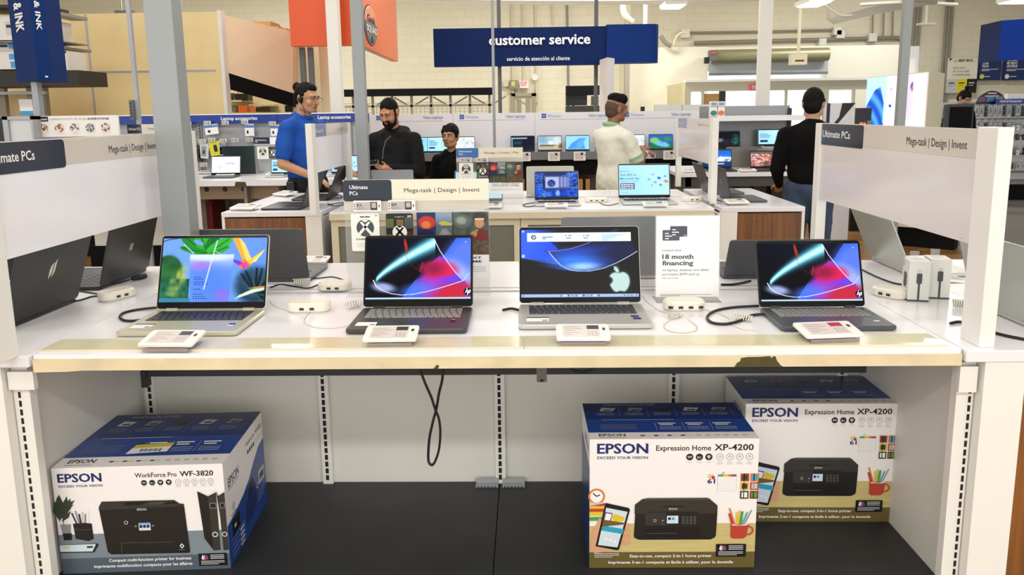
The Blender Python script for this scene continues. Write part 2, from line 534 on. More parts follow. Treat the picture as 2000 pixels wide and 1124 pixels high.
def end_cap(x0, x1, yf, side, label, grp, reach=0.0):
    """cabinet across the end of a table row; side -1 left, +1 right; the stile stands on the inner side"""
    L = ((x0 + x1) / 2, yf, 0); A = at(L); yb = yf + 1.17
    t = thing('end_cabinet', label, 'cabinet', L, group=grp)
    B(A).box(x0 - (reach if side > 0 else 0), yf, .868, x1 + (reach if side < 0 else 0), yb, .9, 0).build('worktop', WHITE, t, bevel=.003)
    xi, xo = (x1, x0) if side < 0 else (x0, x1)
    d = -1 if side < 0 else 1
    lo = lambda a, b: (min(a, b), max(a, b))
    s0, s1 = lo(xi, xi + d * .105)
    B(A).box(s0, yf + .004, 0, s1, yf + .05, .868).build('stile', SATIN, t)
    w0, w1 = lo(xi + d * .105, xo - d * .018)
    q = B(A).box(w0, yf + .014, .1, w1, yf + .03, .858, 0)
    q.box((w0 * .68 + w1 * .32) - .004, yf + .0135, .80, (w0 * .68 + w1 * .32) + .004, yf + .0141, .808, 1)
    q.build('wood_panel', [WALNUT, BLACK], t)
    e0, e1 = lo(xo - d * .018, xo)
    B(A).box(e0, yf + .004, .1, e1, yb - .01, .868).build('side_panel', SATIN, t)
    B(A).box(w0, yb - .03, .1, w1, yb - .012, .868).build('rear_panel', WALNUT, t)
    B(A).box(min(s0, w0) + .02, yf + .06, 0, max(s1, w1) - .02, yb - .06, .1).build('plinth', BLACK, t)
    return t


near_table = main_table(-1.32, 1.12, 1.865, True, 'long white display table with a worn cream edge, nearest to the camera', 'long white display tables')
far_table = main_table(-1.28, 1.19, 4.70, False, 'long white display table behind the nearest one, with recessed grey panels', 'long white display tables')
end_cap(-2.02, -1.405, 1.85, -1, 'white and walnut end cabinet at the left end of the nearest table', 'walnut end cabinets', .08)
end_cap(1.178, 1.81, 1.85, 1, 'white and walnut end cabinet at the right end of the nearest table', 'walnut end cabinets', .053)
end_cap(-2.0, -1.345, 4.74, -1, 'walnut fronted end cabinet of the second table, under the black open laptops', 'walnut end cabinets')
end_cap(1.245, 1.78, 4.74, 1, 'walnut fronted end cabinet of the second table, beside the man in jeans', 'walnut end cabinets')

# ------------------------------------------------------------------ poles
POLE = mat('pole_grey', '#95999a', 0.35, metal=0.2)


def pole(x, y, w, d, z0, z1, label, group='grey square poles'):
    o = B().box(-w / 2, -d / 2, z0, w / 2, d / 2, z1).build('pole', POLE, bevel=0.003)
    o.location = (x, y, 0); return tag(o, label, 'pole', group)


pole(-1.245, 2.6, .098, .075, .9, 5.2, 'thick grey square pole rising behind the laptop with leaf wallpaper')
pole(-1.183, 5.33, .08, .07, .9, 5.2, 'grey square pole beside the bearded man in black')
pole(3.95, 8.0, .085, .07, 0, 5.2, 'grey square pole in front of the tall lit display screens')
pole(-0.35, 8.0, .03, .03, 0, 5.2, 'thin pale pole passing in front of the customer service sign')

# ------------------------------------------------------------------ sign panels along the table ends
HEADD = mat('slate_header', '#27303f', 0.12)
PANELP = mat('frosted_panel', '#e2dad9', 0.1, spec=0.5)
PANELB = mat('header_band', '#d5cdc2', 0.12)


def side_panel(X, y0, y1, face, label, small=False, blue=False, pin=0.0, tabw=.36, ux=.018, uw=.24, sr=.95, sw=.305):
    """white board on two posts, standing along a table end; face is the side (+1/-1 in x) that carries print"""
    L = (X, (y0 + y1) / 2, .9); A = at(L)
    t = thing('sign_panel', label, 'sign', L, group='white sign boards on posts')
    B(A).box(X - .012, y0 + .03 - pin, 1.158, X + .012, y1 - .012, 1.462, 0).build('board', PANELP if face < 0 else mat('frosted_panel_white', '#f0eef3', 0.1), t)
    B(A).box(X - .02, y0 - .055 - pin, .9, X + .02, y0 + .03 - pin, 1.468, 0).build('post', SATIN, t, bevel=.002)
    B(A).box(X - .02, y1 - .02, .9, X + .02, y1 + .03, 1.462, 0).build('post', SATIN, t, bevel=.002)
    # printed header: dark tab and text, on the inner face
    if face < 0:
        M = A @ frame((X - .0125, y1 - .012, 0), (0, -1, 0), (0, 0, 1))
    else:
        M = A @ frame((X + .0125, y0 + .03 - pin, 0), (0, 1, 0), (0, 0, 1))
    w = (y1 - .012) - (y0 + .03 - pin)
    hb = B(M).rect(0, 1.385, w, 1.46, .0004, 0)
    hb.prism(rrect(w * tabw + .02, .082, .012, 3, w * tabw / 2 - .01, 1.419), 0, .001, 1) if not blue else hb.rect(0, 1.383, w * .3, 1.46, .001, 1)
    if not small:
        hb.text('Ultimate PCs', w * ux, 1.409, .026, w * uw, .0015, 2, bold=.015)
        hb.text('Mega-task | Design | Invent', w * sr, 1.407, .024, w * sw, .0010, 3, al='r')
        hb.text('pc', w * .955, 1.166, .003, .012, .0006, 3)
    else:
        hb.text('Ultimate PCs', w * .03, 1.41, .02, w * .2, .0015, 2)
        hb.text('Mega-task | Design', w * .95, 1.41, .018, w * .3, .0012, 4, al='r')
    hb.build('printed_header', [PANELB, HEADD if not blue else mat('faded_blue', '#7f8bb0', .2), PAPER, INK, mat('pale_print', '#b9b4b0', .4)], t)
    return t


side_panel(1.19, 1.93, 3.02, -1, 'large white sign board on posts above the silver laptops, Ultimate PCs tab, Mega-task text')
side_panel(-1.37, 1.90, 2.98, 1, 'large white sign board on posts above the black laptops, nearest on the left', pin=.075, tabw=.268, ux=-.02, uw=.165, sr=.76, sw=.285)
side_panel(1.24, 4.98, 6.1, -1, 'small pale sign board on posts by the grey laptops of the second table', True, True)
side_panel(-1.345, 4.62, 5.55, 1, 'small pale sign board on posts in front of the man in the blue polo shirt', True, True)

# ================================================================== laptops
SILV = mat('silver_shell', '#c6c4bb', 0.32, metal=0.35)
CHAMP = mat('champagne_shell', '#c9c3ae', 0.32, metal=0.35)
DARKS = mat('dark_grey_shell', '#4b4845', 0.34, metal=0.4)
DARKL = mat('slate_shell', '#55575a', 0.34, metal=0.3)
BLKS = mat('black_shell', '#1c1d1e', 0.38)
GREYL = mat('mid_grey_lid', '#505154', 0.4, metal=0.2)
KEYD = mat('dark_keys', '#3b3d42', 0.5)
KEYL = mat('pale_keys', '#8c8a84', 0.45)
KEYB = mat('black_keys', '#141416', 0.5)
BEZ = mat('screen_bezel', '#07080a', 0.2, spec=0.15)
LOGO = mat('silver_logo', '#d8d4c4', 0.25, metal=0.4)
LPGREEN = mat('dark_green_lid', '#253436', 0.4, metal=0.1)
TABLE = .9


def laptop(label, loc, rz=0.0, w=.356, d=.25, h=.232, tilt=20, shell=SILV, keys=KEYD, well=None, screen=None, res=(40, 25), lid=None,
           full=False, logo=None, m=None, group='laptops on display', numpad=False, pad='c', chin=.022, stickers=None, bare=False, blank=None):
    """hinge centre at loc, opening towards -y of its own axes"""
    t = thing('laptop', label, 'laptop', loc, rz, group)
    th = .016
    B().prism(rrect(w, d, .012, 3, 0, -d / 2), 0.002, th, 0, cham=.003).build('base', shell, t, smooth=.5)
    # keyboard
    kb = B(); kw = w * .84; k0 = -d * .085; k1 = -d * .52
    kb.rect(-kw / 2, k1, kw / 2, k0, th + .0003, 1)
    if full:
        rows = 6; rh = (k0 - k1) / rows
        for r in range(rows):
            y1 = k0 - r * rh - .0012; y0 = k0 - (r + 1) * rh + .0012
            n = 17 if numpad else 14
            if r == 5:
                cuts = [0, .07, .14, .21, .28, .66, .72, .79, .86, .93, 1]
            else:
                off = (0, .0, .015, .03, .045, 0)[r]
                cuts = [0] + [off + k / n for k in range(1, n)] + [1]
            for a, c in zip(cuts[:-1], cuts[1:]):
                kb.box(-kw / 2 + a * kw + .0014, y0, th + .0003, -kw / 2 + c * kw - .0014, y1, th + .0016, 0)
    else:
        for r in range(4):
            for c in range(10):
                kb.rect(-kw / 2 + (c + .1) * kw / 10, k0 + (k1 - k0) * (r + .9) / 4, -kw / 2 + (c + .9) * kw / 10, k0 + (k1 - k0) * (r + .1) / 4, th + .0008, 0)
    kb.build('keyboard', [keys, well or BEZ], t)
    pw = w * .36; px = -w * .03
    B().prism(rrect(pw, d * .38, .004, 2, px, -d * .77), th - .0005, th + .0004, 0).build('touchpad', shell if not bare else shell, t)
    # lid
    a = math.radians(tilt)
    M = Matrix(((1, 0, 0, 0), (0, math.sin(a), -math.cos(a), 0.0), (0, math.cos(a), math.sin(a), th + .002), (0, 0, 0, 1)))
    lm = lid or shell
    B(M).prism(rrect(w, h, .011, 4, 0, h / 2), -.006, 0, 0, cham=.0012).build('lid', lm, t, smooth=.5)
    lt = t.children[-1]
    if not bare:
        B(M).prism(rrect(w - .004, h - .003, .01, 4, 0, h / 2), 0, .0006, 0).build('bezel', BEZ, lt)
        if screen is not None:
            pic('screen', M, -w / 2 + .007, chin, w / 2 - .007, h - .010, res[0], res[1], screen, m or SCREEN, lt, z=.0011)
        else:
            B(M).rect(-w / 2 + .007, chin, w / 2 - .007, h - .010, .0011).build('screen', blank or BEZ, lt)
    B().box(-w * .40, -.006, th - .001, -w * .30, .004, th + .006).build('hinge', shell, t)
    B().box(w * .30, -.006, th - .001, w * .40, .004, th + .006).build('hinge', shell, t)
    if logo:
        q = B(M @ Matrix(((-1, 0, 0, 0), (0, 1, 0, 0), (0, 0, -1, -.0062), (0, 0, 0, 1))))
        logo(q, w, h)
        q.build('lid_logo', LOGO, lt)
    if stickers:
        for s in stickers:
            (x0, y0, x1, y1, mats, extra) = s
            q = B().rect(x0, y0, x1, y1, th + .0007, 0)
            for e in extra: q.rect(*e[:4], th + .0009, e[4])
            q.build('sticker', mats, t)
    return t


# ------------------------------------------------------------------ pictures on the screens
def hp_roundel(img, U, V, cx, cy, r, asp, disc='#0b1330', ink='#f4f8ff'):
    img = over(img, mell(U, V, cx, cy, r / asp, r, soft=.05), disc)
    X = (U - cx) * asp / r; Y = (V - cy) / r
    Xs = X - Y * .35
    k = ((np.abs(Xs + .42) < .09) & (Y > -.4) & (Y < .95)) | ((np.abs(Xs + .06) < .09) & (Y > -.4) & (Y < .3)) | ((np.abs(Y - .3) < .09) & (Xs > -.42) & (Xs < 0))
    k |= ((np.abs(Xs - .22) < .09) & (Y > -.95) & (Y < .4)) | ((np.abs(Xs - .58) < .09) & (Y > -.4) & (Y < .35)) | (((np.abs(Y - .33) < .09) | (np.abs(Y + .36) < .09)) & (Xs > .22) & (Xs < .62))
    return over(img, k & ((X ** 2 + Y ** 2) < 1.0), ink)


def scr_swoosh(U, V):
    img = base(U, '#04060e')
    img = over(img, mell(U, V, .55, .95, .5, .35, soft=.9) * .35, '#0b1a3c')
    # blue wedge on the right
    blue = mpoly(U, V, [(.62, .42), (.86, 1.0), (1.0, 1.0), (1.0, 0), (.72, 0)])
    col = H('#2a4fe0')[None, None] * (1 - sst(.3, 1.0, V))[..., None] * .7 + H('#1f56ee')[None, None] * sst(.2, 1, V)[..., None] * .95
    img = over(img, blue, col)
    img = over(img, mell(U, V, .93, .62, .2, .42, -.2, .5) * .75, '#6d86f2')
    img = over(img, mell(U, V, .86, .36, .16, .3, .5, .5) * .7, '#b9c4f4')
    # lens
    lens = mpoly(U, V, [(.34, .0), (.42, .2), (.52, .43), (.6, .56), (.7, .7), (.76, .66), (.86, .43), (.94, .3), (.99, .18), (1, 0)])
    lc = H('#3a62ee') * (1 - sst(.38, .62, U))[..., None] + H('#b72aa8') * sst(.4, .62, U)[..., None]
    lc = lc * (1 - sst(.62, .85, U))[..., None] + H('#6a3fe0') * sst(.62, .85, U)[..., None]
    img = over(img, lens * sst(-.1, .08, V), lc)
    img = over(img, mell(U, V, .70, .48, .17, .14, -.15, .4) * (V > .36 + .12 * (U - .7)), '#d81f56')
    img = over(img, mell(U, V, .64, .5, .1, .1, .4, .8) * .8 * (V > .3), '#7c1a3e')
    img = over(img, mell(U, V, .84, .12, .2, .13, .5, .5) * (V < .40 - .25 * (1 - U)), '#c2263f')
    img = over(img, mell(U, V, .5, .16, .17, .1, .45, .8) * .8, '#4c7af4')
    # bright arc
    t = (U - .08) / .58
    yc = .27 + .66 * np.clip(t, 0, 1) ** .72
    arc = np.exp(-((V - yc) / (.045 + .09 * np.clip(t, 0, 1))) ** 2) * (t > 0) * (t < 1) * sst(0, .05, t) * (V > .2)
    arc *= (V - .99) < -1.9 * (U - .645)
    img = over(img, arc, '#5fd6ee'); img = over(img, arc ** 4, '#c8f7fb')
    # dark hollow under the arc
    img = over(img, mell(U, V, .36, .37, .19, .1, .42, .35) * .9 * (V < yc - .07), '#06070c')
    # rims
    rim = [(.07, .32), (.1, .22), (.16, .15), (.24, .10), (.34, .075), (.45, .085), (.56, .12), (.68, .17), (.8, .23), (.93, .3)]
    img = over(img, mell(U, V, .17, .2, .11, .07, -.35, .6) * .9, '#aab8ea')
    img = over(img, mline(U, V, rim, .0042), '#f0f3ff')
    img = over(img, mline(U, V, [(.645, .99), (.7, .8), (.78, .6), (.86, .42), (.93, .3)], .0034), '#e8ecff')
    img = over(img, mline(U, V, [(.93, .3), (.985, .42)], .004), '#c7d0ff')
    img = over(img, mell(U, V, .375, .88, .014, .12, .1, .5), '#b3301f')
    img = over(img, mline(U, V, [(.37, .75), (.4, .62), (.46, .52), (.52, .45)], .003) * .55, '#a02a20')
    img = over(img, mline(U, V, [(.52, .45), (.54, .6)], .006) * .7, '#c23a22')
    img = hp_roundel(img, U, V, .972, .125, .062, 1.62)
    img = over(img, (V < .032), '#05060a'); img = over(img, (V > .012) & (V < .034), '#b9d8e4')
    img = over(img, mell(U, V, .95, .93, .005, .008), '#dfe8ff')
    return img


def scr_leaf(U, V):
    img = base(U, '#6f9fe6')
    img = over(img, sst(.2, 1, U) * .4, '#4d83e0')
    img = over(img, mline(U, V, [(.0, .95), (.05, .98), (.14, 1.0)], .01), '#4b5f86')
    n = vnoise(U, V, 9, 3); n2 = vnoise(U, V * .5, 30, 4)
    img = over(img, mell(U, V, .06, .48, .14, .25, 0, .1), '#1d4c2a'); img = over(img, mell(U, V, .06, .48, .13, .24, 0, .4) * n, '#2f7238')
    img = over(img, (V < .36) * (U < .28), '#174a38'); img = over(img, (V < .36) * (U < .28) * n2, '#2c7a5a')
    img = over(img, mell(U, V, .17, .35, .06, .2, -.3, .5) * n2, '#b7c04a'); img = over(img, mell(U, V, .16, .12, .1, .05, -.2, .4) * n, '#c9d56a')
    img = over(img, (V < .06) * (U < .3), '#3d7fa0')
    # split leaf
    g = ['#1f8a2c', '#2fa533', '#17702a', '#36b03a']
    for k, (x0, y0, x1, y1, wd) in enumerate([(.43, .76, .20, 1.02, .075), (.43, .76, .35, 1.05, .075), (.44, .76, .50, 1.05, .06), (.44, .76, .63, .98, .07), (.42, .76, .19, .85, .05), (.45, .74, .62, .86, .05)]):
        ang = math.atan2(y1 - y0, x1 - x0); L = math.hypot(x1 - x0, y1 - y0)
        img = over(img, mell(U, V, (x0 + x1) / 2, (y0 + y1) / 2, L * .62, wd, ang, .06), g[k % 4])
        img = over(img, mline(U, V, [(x0, y0), (x1, y1)], .006), '#155a22')
    img = over(img, mell(U, V, .34, .93, .06, .03, -.7, .2), '#6f9fe6')
    # flower
    for (p, c) in (([(.66, 1.02), (.74, 1.0), (.84, .62), (.80, .56)], '#f2a63c'), ([(.72, 1.02), (.79, .9), (.86, .66), (.82, .6)], '#f7d26a'), ([(.985, .82), (.95, .72), (.84, .56), (.83, .64)], '#f6c23a'), ([(.985, .82), (.9, .62), (.86, .62)], '#fbe28a'),
                   ([(.7, .6), (.8, .66), (.86, .56), (.78, .5)], '#ef7a3a'), ([(.64, .68), (.74, .64), (.84, .55), (.74, .56)], '#6a3fd0'), ([(.74, .58), (.82, .62), (.8, .5)], '#e0409a')):
        img = over(img, mpoly(U, V, p), c)
    # palm
    img = over(img, mell(U, V, .92, .26, .2, .28, 0, .3) * (.55 + .45 * n), '#0c2326')
    for k in range(16):
        a = -.9 + k * .22
        img = over(img, mline(U, V, [(.92, .12), (.92 + .24 * math.sin(a), .12 + .4 * math.cos(a))], .008), '#0a1a20' if k % 3 else '#2b5560')
    img = over(img, mpoly(U, V, [(.72, .04), (.9, .14), (1, .18), (1, .22), (.88, .19), (.76, .1)]), '#cfe3c8')
    img = over(img, mell(U, V, .95, .22, .1, .015, .15, .4), '#c9884a')
    # cup
    cup = mpoly(U, V, [(.265, .74), (.69, .74), (.665, 0), (.295, 0)])
    cc = H('#c8d6f2') * sst(.45, .8, V)[..., None] + H('#5f8de8') * (1 - sst(.45, .8, V))[..., None]
    img = over(img, cup, cc)
    img = over(img, cup * mell(U, V, .38, .56, .09, .07, 0, .8), '#b57ad8'); img = over(img, cup * mell(U, V, .5, .25, .16, .28, .3, .8) * .8, '#4f7ff0')
    img = over(img, cup * mell(U, V, .6, .1, .07, .1, .3, .8) * .8, '#8d6ce0'); img = over(img, cup * mell(U, V, .45, .70, .22, .06, 0, .5) * .7, '#e4eaf6')
    for k, y in enumerate((.385, .35, .31, .275, .2, .12, .085, .05)):
        for q in range(6): img = over(img, (np.abs(V - y) < .009) & (U > .32 + q * .024) & (U < .338 + q * .024) & (q < 3 + (k * 5) % 4) & (k != 4 or q < 4), '#3d54a8')
    img = over(img, mline(U, V, [(.52, .96), (.47, .6), (.42, .2)], .006) * .8, '#e6eefc')
    img = over(img, mline(U, V, [(.2, .9), (.3, .76)], .005) * .9, '#dbe9fb'); img = over(img, mline(U, V, [(.5, .8), (.6, .7)], .004) * .8, '#cfe0f2')
    return img


def scr_wave(U, V):
    img = base(U, '#02040a')
    img = over(img, mpoly(U, V, [(0, 1), (.12, 1), (.3, .75), (.4, .5), (.3, .5), (0, .6)]), '#1438d6')
    img = over(img, mell(U, V, .02, .8, .22, .35, 0, .8) * (V > .58 - .2 * U), '#2a5cf0')
    img = over(img, mpoly(U, V, [(.2, .69), (.28, .69), (.45, .72), (.6, .82), (.95, .84), (.98, .68), (.8, .5), (.66, .43), (.5, .39), (.38, .43), (.28, .58)]), '#06133e')
    img = over(img, mell(U, V, .47, .52, .22, .13, -.15, .9) * (V > .39 + .5 * (U - .5) ** 2), '#2e74ee')
    img = over(img, mell(U, V, .53, .45, .12, .05, .05, .9), '#9cc4ff')
    img = over(img, mell(U, V, .5, .68, .2, .06, .12, .9) * .6, '#1d48d0')
    img = over(img, mline(U, V, [(.22, .68), (.3, .68), (.42, .71), (.52, .76), (.6, .81)], .003), '#7898f0')
    img = over(img, mline(U, V, [(.24, .67), (.28, .58), (.34, .47), (.42, .40), (.5, .38), (.6, .385), (.7, .42), (.82, .5), (.92, .59), (1, .67)], .0042), '#b4caff')
    img = over(img, mline(U, V, [(0, .585), (.1, .555), (.2, .52), (.32, .49)], .004) * .8, '#5e86f0')
    img = over(img, mline(U, V, [(.78, .97), (.84, .99)], .005) * .7, '#2550d0')
    # white bar across the top, task bar below
    bar = (U > .055) & (U < .945) & (V > .825) & (V < .955)
    img = over(img, bar, '#dce9f8')
    img = over(img, bar * mpoly(U, V, [(.3, .82), (.5, .86), (.68, .84), (.7, .82)]), '#ffffff')
    img = over(img, (U > .70) & (U < .94) & (V > .835) & (V < .93), '#bcd4ee')
    img = over(img, bar * mpoly(U, V, [(.74, .82), (.84, .9), (.945, .93), (.945, .82)]), '#f4f8ff')
    img = hp_roundel(img, U, V, .11, .888, .036, 1.66, '#0a1424', '#dce9f8')
    for (x0, x1, y) in ((.185, .275, .893), (.185, .215, .865), (.385, .40, .91), (.41, .44, .91), (.535, .55, .91), (.56, .59, .91), (.39, .43, .87), (.54, .58, .87)):
        img = over(img, (U > x0) & (U < x1) & (np.abs(V - y) < .006), '#47689c')
    img = over(img, (V < .05) & (V > .0), '#9fb3e2')
    for k, x in enumerate(np.linspace(.34, .66, 11)): img = over(img, mell(U, V, x, .025, .007, .013), ['#2a62d0', '#f4f4ff', '#101418', '#3a8fd6'][k % 4])
    for x in (.02, .88, .91, .94, .98): img = over(img, mell(U, V, x, .025, .008, .008), '#4a62a8')
    img = over(img, mell(U, V, .02, .61, .015, .025), '#8fc4ee'); img = over(img, mell(U, V, .02, .975, .01, .015), '#b8c8e8')
    return img


def scr_save(U, V):
    img = base(U, '#a5dcf4'); img = over(img, sst(.2, 1, U + V * .3) * .5, '#c4ecfb')
    return img


def scr_save_text(U, V):
    img = scr_save(U, V)
    for (x, y, c, r) in ((.68, .68, '#6fa8e4', .03), (.60, .52, '#8aa3e6', .035), (.80, .56, '#2c56b8', .04), (.92, .62, '#5f88d8', .028), (.72, .42, '#9a86d8', .035), (.94, .45, '#d0735c', .045), (.83, .33, '#3f7a6c', .03), (.66, .32, '#6fb4e0', .028)):
        img = over(img, mell(U, V, x, y, r * .8, r * 1.1, .6, .3), c)
    return img


def scr_save_far(U, V):
    img = scr_save_text(U, V)
    for (x0, x1, y) in ((.05, .33, .72), (.05, .42, .6), (.05, .38, .48)): img = over(img, (U > x0) & (U < x1) & (np.abs(V - y) < .035), '#5b86ae')
    return over(img, (U > .05) & (U < .32) & (V > .16) & (V < .32), '#22344e')


def scr_bluehouse(U, V):
    n = vnoise(U, V, 12, 7); n2 = vnoise(U, V, 25, 9)
    img = base(U, '#0d2464'); img = over(img, n * .8 * ((U < .2) | (U > .72)), '#2a62e4'); img = over(img, (n2 > .6) * .6 * ((U < .24) | (U > .75)), '#5b94f6')
    img = over(img, (V < .3) * n * .9, '#1d4fd8'); img = over(img, mell(U, V, .26, .12, .14, .12, .2, .4) * n2, '#5f9cff')
    img = over(img, mpoly(U, V, [(.18, .86), (.8, .88), (.84, .34), (.2, .3)]), '#4a5a9a')
    img = over(img, mpoly(U, V, [(.24, .82), (.56, .82), (.56, .4), (.24, .38)]), '#aab3d8'); img = over(img, mpoly(U, V, [(.58, .8), (.78, .8), (.78, .42), (.58, .4)]), '#6a78b4')
    img = over(img, mpoly(U, V, [(.17, .88), (.21, .88), (.23, .3), (.19, .3)]), '#1a2040'); img = over(img, mell(U, V, .38, .56, .095, .15, 0, .06), '#16306e')
    img = over(img, mell(U, V, .37, .52, .08, .1, 0, .3) * n2, '#4878d8'); img = over(img, (V > .28) & (V < .33) & (U > .2) & (U < .85), '#2b3564')
    img = over(img, (np.abs((U * 12) % 1 - .5) < .12) & (U > .57) & (U < .8) & (V > .4) & (V < .82), '#8894c8')
    img = over(img, mell(U, V, .53, .16, .05, .12, 0, .5), '#7fb0ff')
    return img


def scr_mount(U, V):
    img = base(U, '#2f7fd8'); img = over(img, sst(.5, 1, V), '#1d62c4'); n = vnoise(U, V, 14, 2)
    img = over(img, (V < .52 + .1 * n) & (V > .3), '#e6ecf4'); img = over(img, (V < .5) & (V > .3) & (n > .6), '#7f92b4'); img = over(img, mell(U, V, .35, .5, .1, .05), '#a5766a')
    img = over(img, V < .32, '#12386c'); img = over(img, (V < .22) & (V > .12) & (U > .38) & (U < .75), '#cfe0f0')
    return over(img, (np.abs(V - .84) < .03) & (U < .5) & (U > .1), '#d8e8fa')


def scr_rose(U, V):
    n = vnoise(U, V, 10, 5); n2 = vnoise(U, V, 22, 6); img = base(U, '#3f2a35'); img = over(img, n, '#d46a5c'); img = over(img, (np.sin(26 * np.hypot(U - .45, V - .1)) > .1) * .8 * (V < .8), '#e4745e')
    img = over(img, mell(U, V, .15, .6, .12, .2, 0, .6) * n2, '#9a58b8'); img = over(img, (n2 > .62) * .8, '#f3dcd2'); img = over(img, (V > .86), '#6b5a4a'); img = over(img, mell(U, V, .5, .1, .12, .25, 0, .5) * .7, '#463a36')
    return img


def scr_aurora(U, V):
    n = vnoise(U, V, 16, 11); img = base(U, '#0b0f18'); img = over(img, mell(U, V, .86, .3, .12, .4, 0, .9) * n, '#3fa9a4'); img = over(img, mell(U, V, .3, .35, .1, .12, 0, .9) * n, '#c9d6e8'); img = over(img, mell(U, V, .5, .2, .15, .2, 0, .9) * n * .6, '#7b4a50')
    return img


def scr_lounge(U, V):
    img = base(U, '#a8c0c8'); img = over(img, sst(.3, 0, V), '#b8945c'); img = over(img, mell(U, V, .2, .75, .18, .3, 0, .5) * .7, '#6f9fc4'); img = over(img, mell(U, V, .55, .5, .1, .15), '#dce9ef'); img = over(img, (V < .36) & (V > .26) & (U > .05), '#7a5a34')
    img = over(img, mell(U, V, .95, .2, .08, .3), '#7a4a24'); img = over(img, V < .1, '#b0a890'); return over(img, mell(U, V, .8, .6, .15, .4, 0, .6) * .6, '#e2ecea')


def scr_bluewave(U, V):
    img = base(U, '#8fd6ee'); img = over(img, mpoly(U, V, [(.05, .05), (.3, .5), (.6, .82), (.85, .82), (.75, .5), (.85, .05)]), '#4a92e0'); return over(img, mell(U, V, .62, .4, .15, .4, -.3, .5) * .6, '#73b4ea')


def scr_window(U, V):
    img = base(U, '#0d1526'); img = over(img, (U > .02) & (U < .06) & (V < .9), '#78b4e0'); img = over(img, (V > .86) & (V < .93) & (U < .7), '#a9c8e2'); img = over(img, (U > .1) & (U < .5) & (V > .3) & (V < .8), '#1a2838')
    for y in (.7, .55): img = over(img, (np.abs(V - y) < .03) & (U > .14) & (U < .45), '#3c546a')
    return img


def scr_parrot(U, V):
    img = base(U, '#2f5cc0'); img = over(img, V < .45, '#1f6a4c'); img = over(img, mell(U, V, .5, .35, .4, .18, -.5, .2), '#6db7e0'); img = over(img, mell(U, V, .22, .6, .2, .2, .4, .3), '#7bc06a'); img = over(img, mell(U, V, .78, .7, .16, .16, 0, .3), '#2f8a4a')
    return over(img, mell(U, V, .5, .75, .05, .35, .2, .3), '#2a7a44')


def scr_notes(U, V):
    img = base(U, '#f0f3fb')
    for (x0, x1, y) in ((.45, .85, .55), (.5, .8, .6), (.18, .4, .42), (.2, .36, .32), (.5, .56, .3)): img = over(img, (U > x0) & (U < x1) & (np.abs(V - y - .02 * np.sin(40 * U)) < .02), '#a9b4e0')
    return img


def scr_pinkblue(U, V):
    img = base(U, '#c040d8'); img = over(img, sst(.6, .3, V), '#2a6ae6'); return over(img, mell(U, V, .4, .4, .3, .2, .5, .5), '#5a8cf0')


def scr_lightdots(U, V):
    img = base(U, '#e9f1f2'); n = vnoise(U, V, 20, 8); return over(img, (n > .7) * (U > .4), '#9fb4bc')


# ------------------------------------------------------------------ four laptops in the front row
def stk(w, d, kinds):
    out = []
    for k in kinds:
        if k == 'tagL': out.append((-w * .44, -d * .86, -w * .27, -d * .68, [PAPER, BLACK, GREYINK], [(-w * .44, -d * .70, -w * .27, -d * .665, 1), (-w * .32, -d * .83, -w * .28, -d * .78, 2)]))
        if k == 'intel': out.append((w * .36, -d * .78, w * .41, -d * .68, [PAPER, mat('sticker_blue', '#1c2f7c', .3)], [(w * .36, -d * .73, w * .41, -d * .66, 1)]))
        if k == 'amd': out.append((w * .34, -d * .72, w * .39, -d * .56, [mat('sticker_red', '#6c1e22', .3), mat('sticker_grey', '#b9a8a4', .4), BLACK], [(w * .344, -d * .70, w * .386, -d * .64, 2), (w * .35, -d * .62, w * .38, -d * .60, 1), (w * .35, -d * .68, w * .38, -d * .66, 1)]))
        if k == 'twin':
            out.append((w * .36, -d * .68, w * .42, -d * .61, [mat('sticker_blue', '#1c2f7c', .3)], [])); out.append((w * .37, -d * .78, w * .43, -d * .71, [mat('sticker_violet', '#2c2470', .3)], []))
    return out


FR = 'laptops in the front row of the nearest table'
W1 = laptop('silver laptop showing a plant, iced cup and orange flower wallpaper', (-1.006, 2.252, TABLE), -.0, .350, .24, .238, 20, CHAMP, KEYD, None, scr_leaf, (250, 156), full=True, stickers=stk(.350, .24, ['tagL', 'intel']), group=FR)
laptop('dark bronze laptop with a colourful swirl wallpaper, right of the silver plant wallpaper laptop', (-.350, 2.262, TABLE), 0, .348, .24, .229, 19, DARKS, KEYL, KEYB, scr_swoosh, (260, 160), lid=BLKS, full=True, stickers=stk(.348, .24, ['tagL', 'amd']), group=FR)
laptop('wide silver laptop with numeric keypad and dark blue wave wallpaper under a white bar', (.164, 2.292, TABLE), 0, .388, .237, .247, 18, SILV, KEYD, mat('grey_well', '#8d8c86', .5), scr_wave, (270, 160), full=True, numpad=True, stickers=stk(.388, .237, ['tagL', 'twin']), group=FR, m=GLOSSCREEN, chin=.018)
laptop('slate grey laptop with a colourful swirl wallpaper, rightmost of the front row', (.872, 2.226, TABLE), .0, .323, .205, .206, 19, DARKL, KEYL, KEYB, scr_swoosh, (260, 160), lid=BLKS, full=True, stickers=stk(.323, .205, ['intel']), group=FR, chin=.016)

# ------------------------------------------------------------------ laptops on the far half of the nearest table, lids towards the camera
BK = 'laptops seen from the back across the nearest table'


def logo_lenovo(q, w, h): q.rect(-w * .5 + .012, .03, -w * .5 + .02, .065, 0)


def logo_bolt(q, w, h):
    q.poly([(-.012, h * .5 - .014), (.0, h * .5 + .004), (.004, h * .5 + .04), (-.008, h * .5 + .03), (-.012, h * .5 + .016)], 0)
    q.poly([(.003, h * .5 - .012), (.016, h * .5 + .008), (.019, h * .5 + .05), (.008, h * .5 + .036), (.006, h * .5 + .012)], 0)


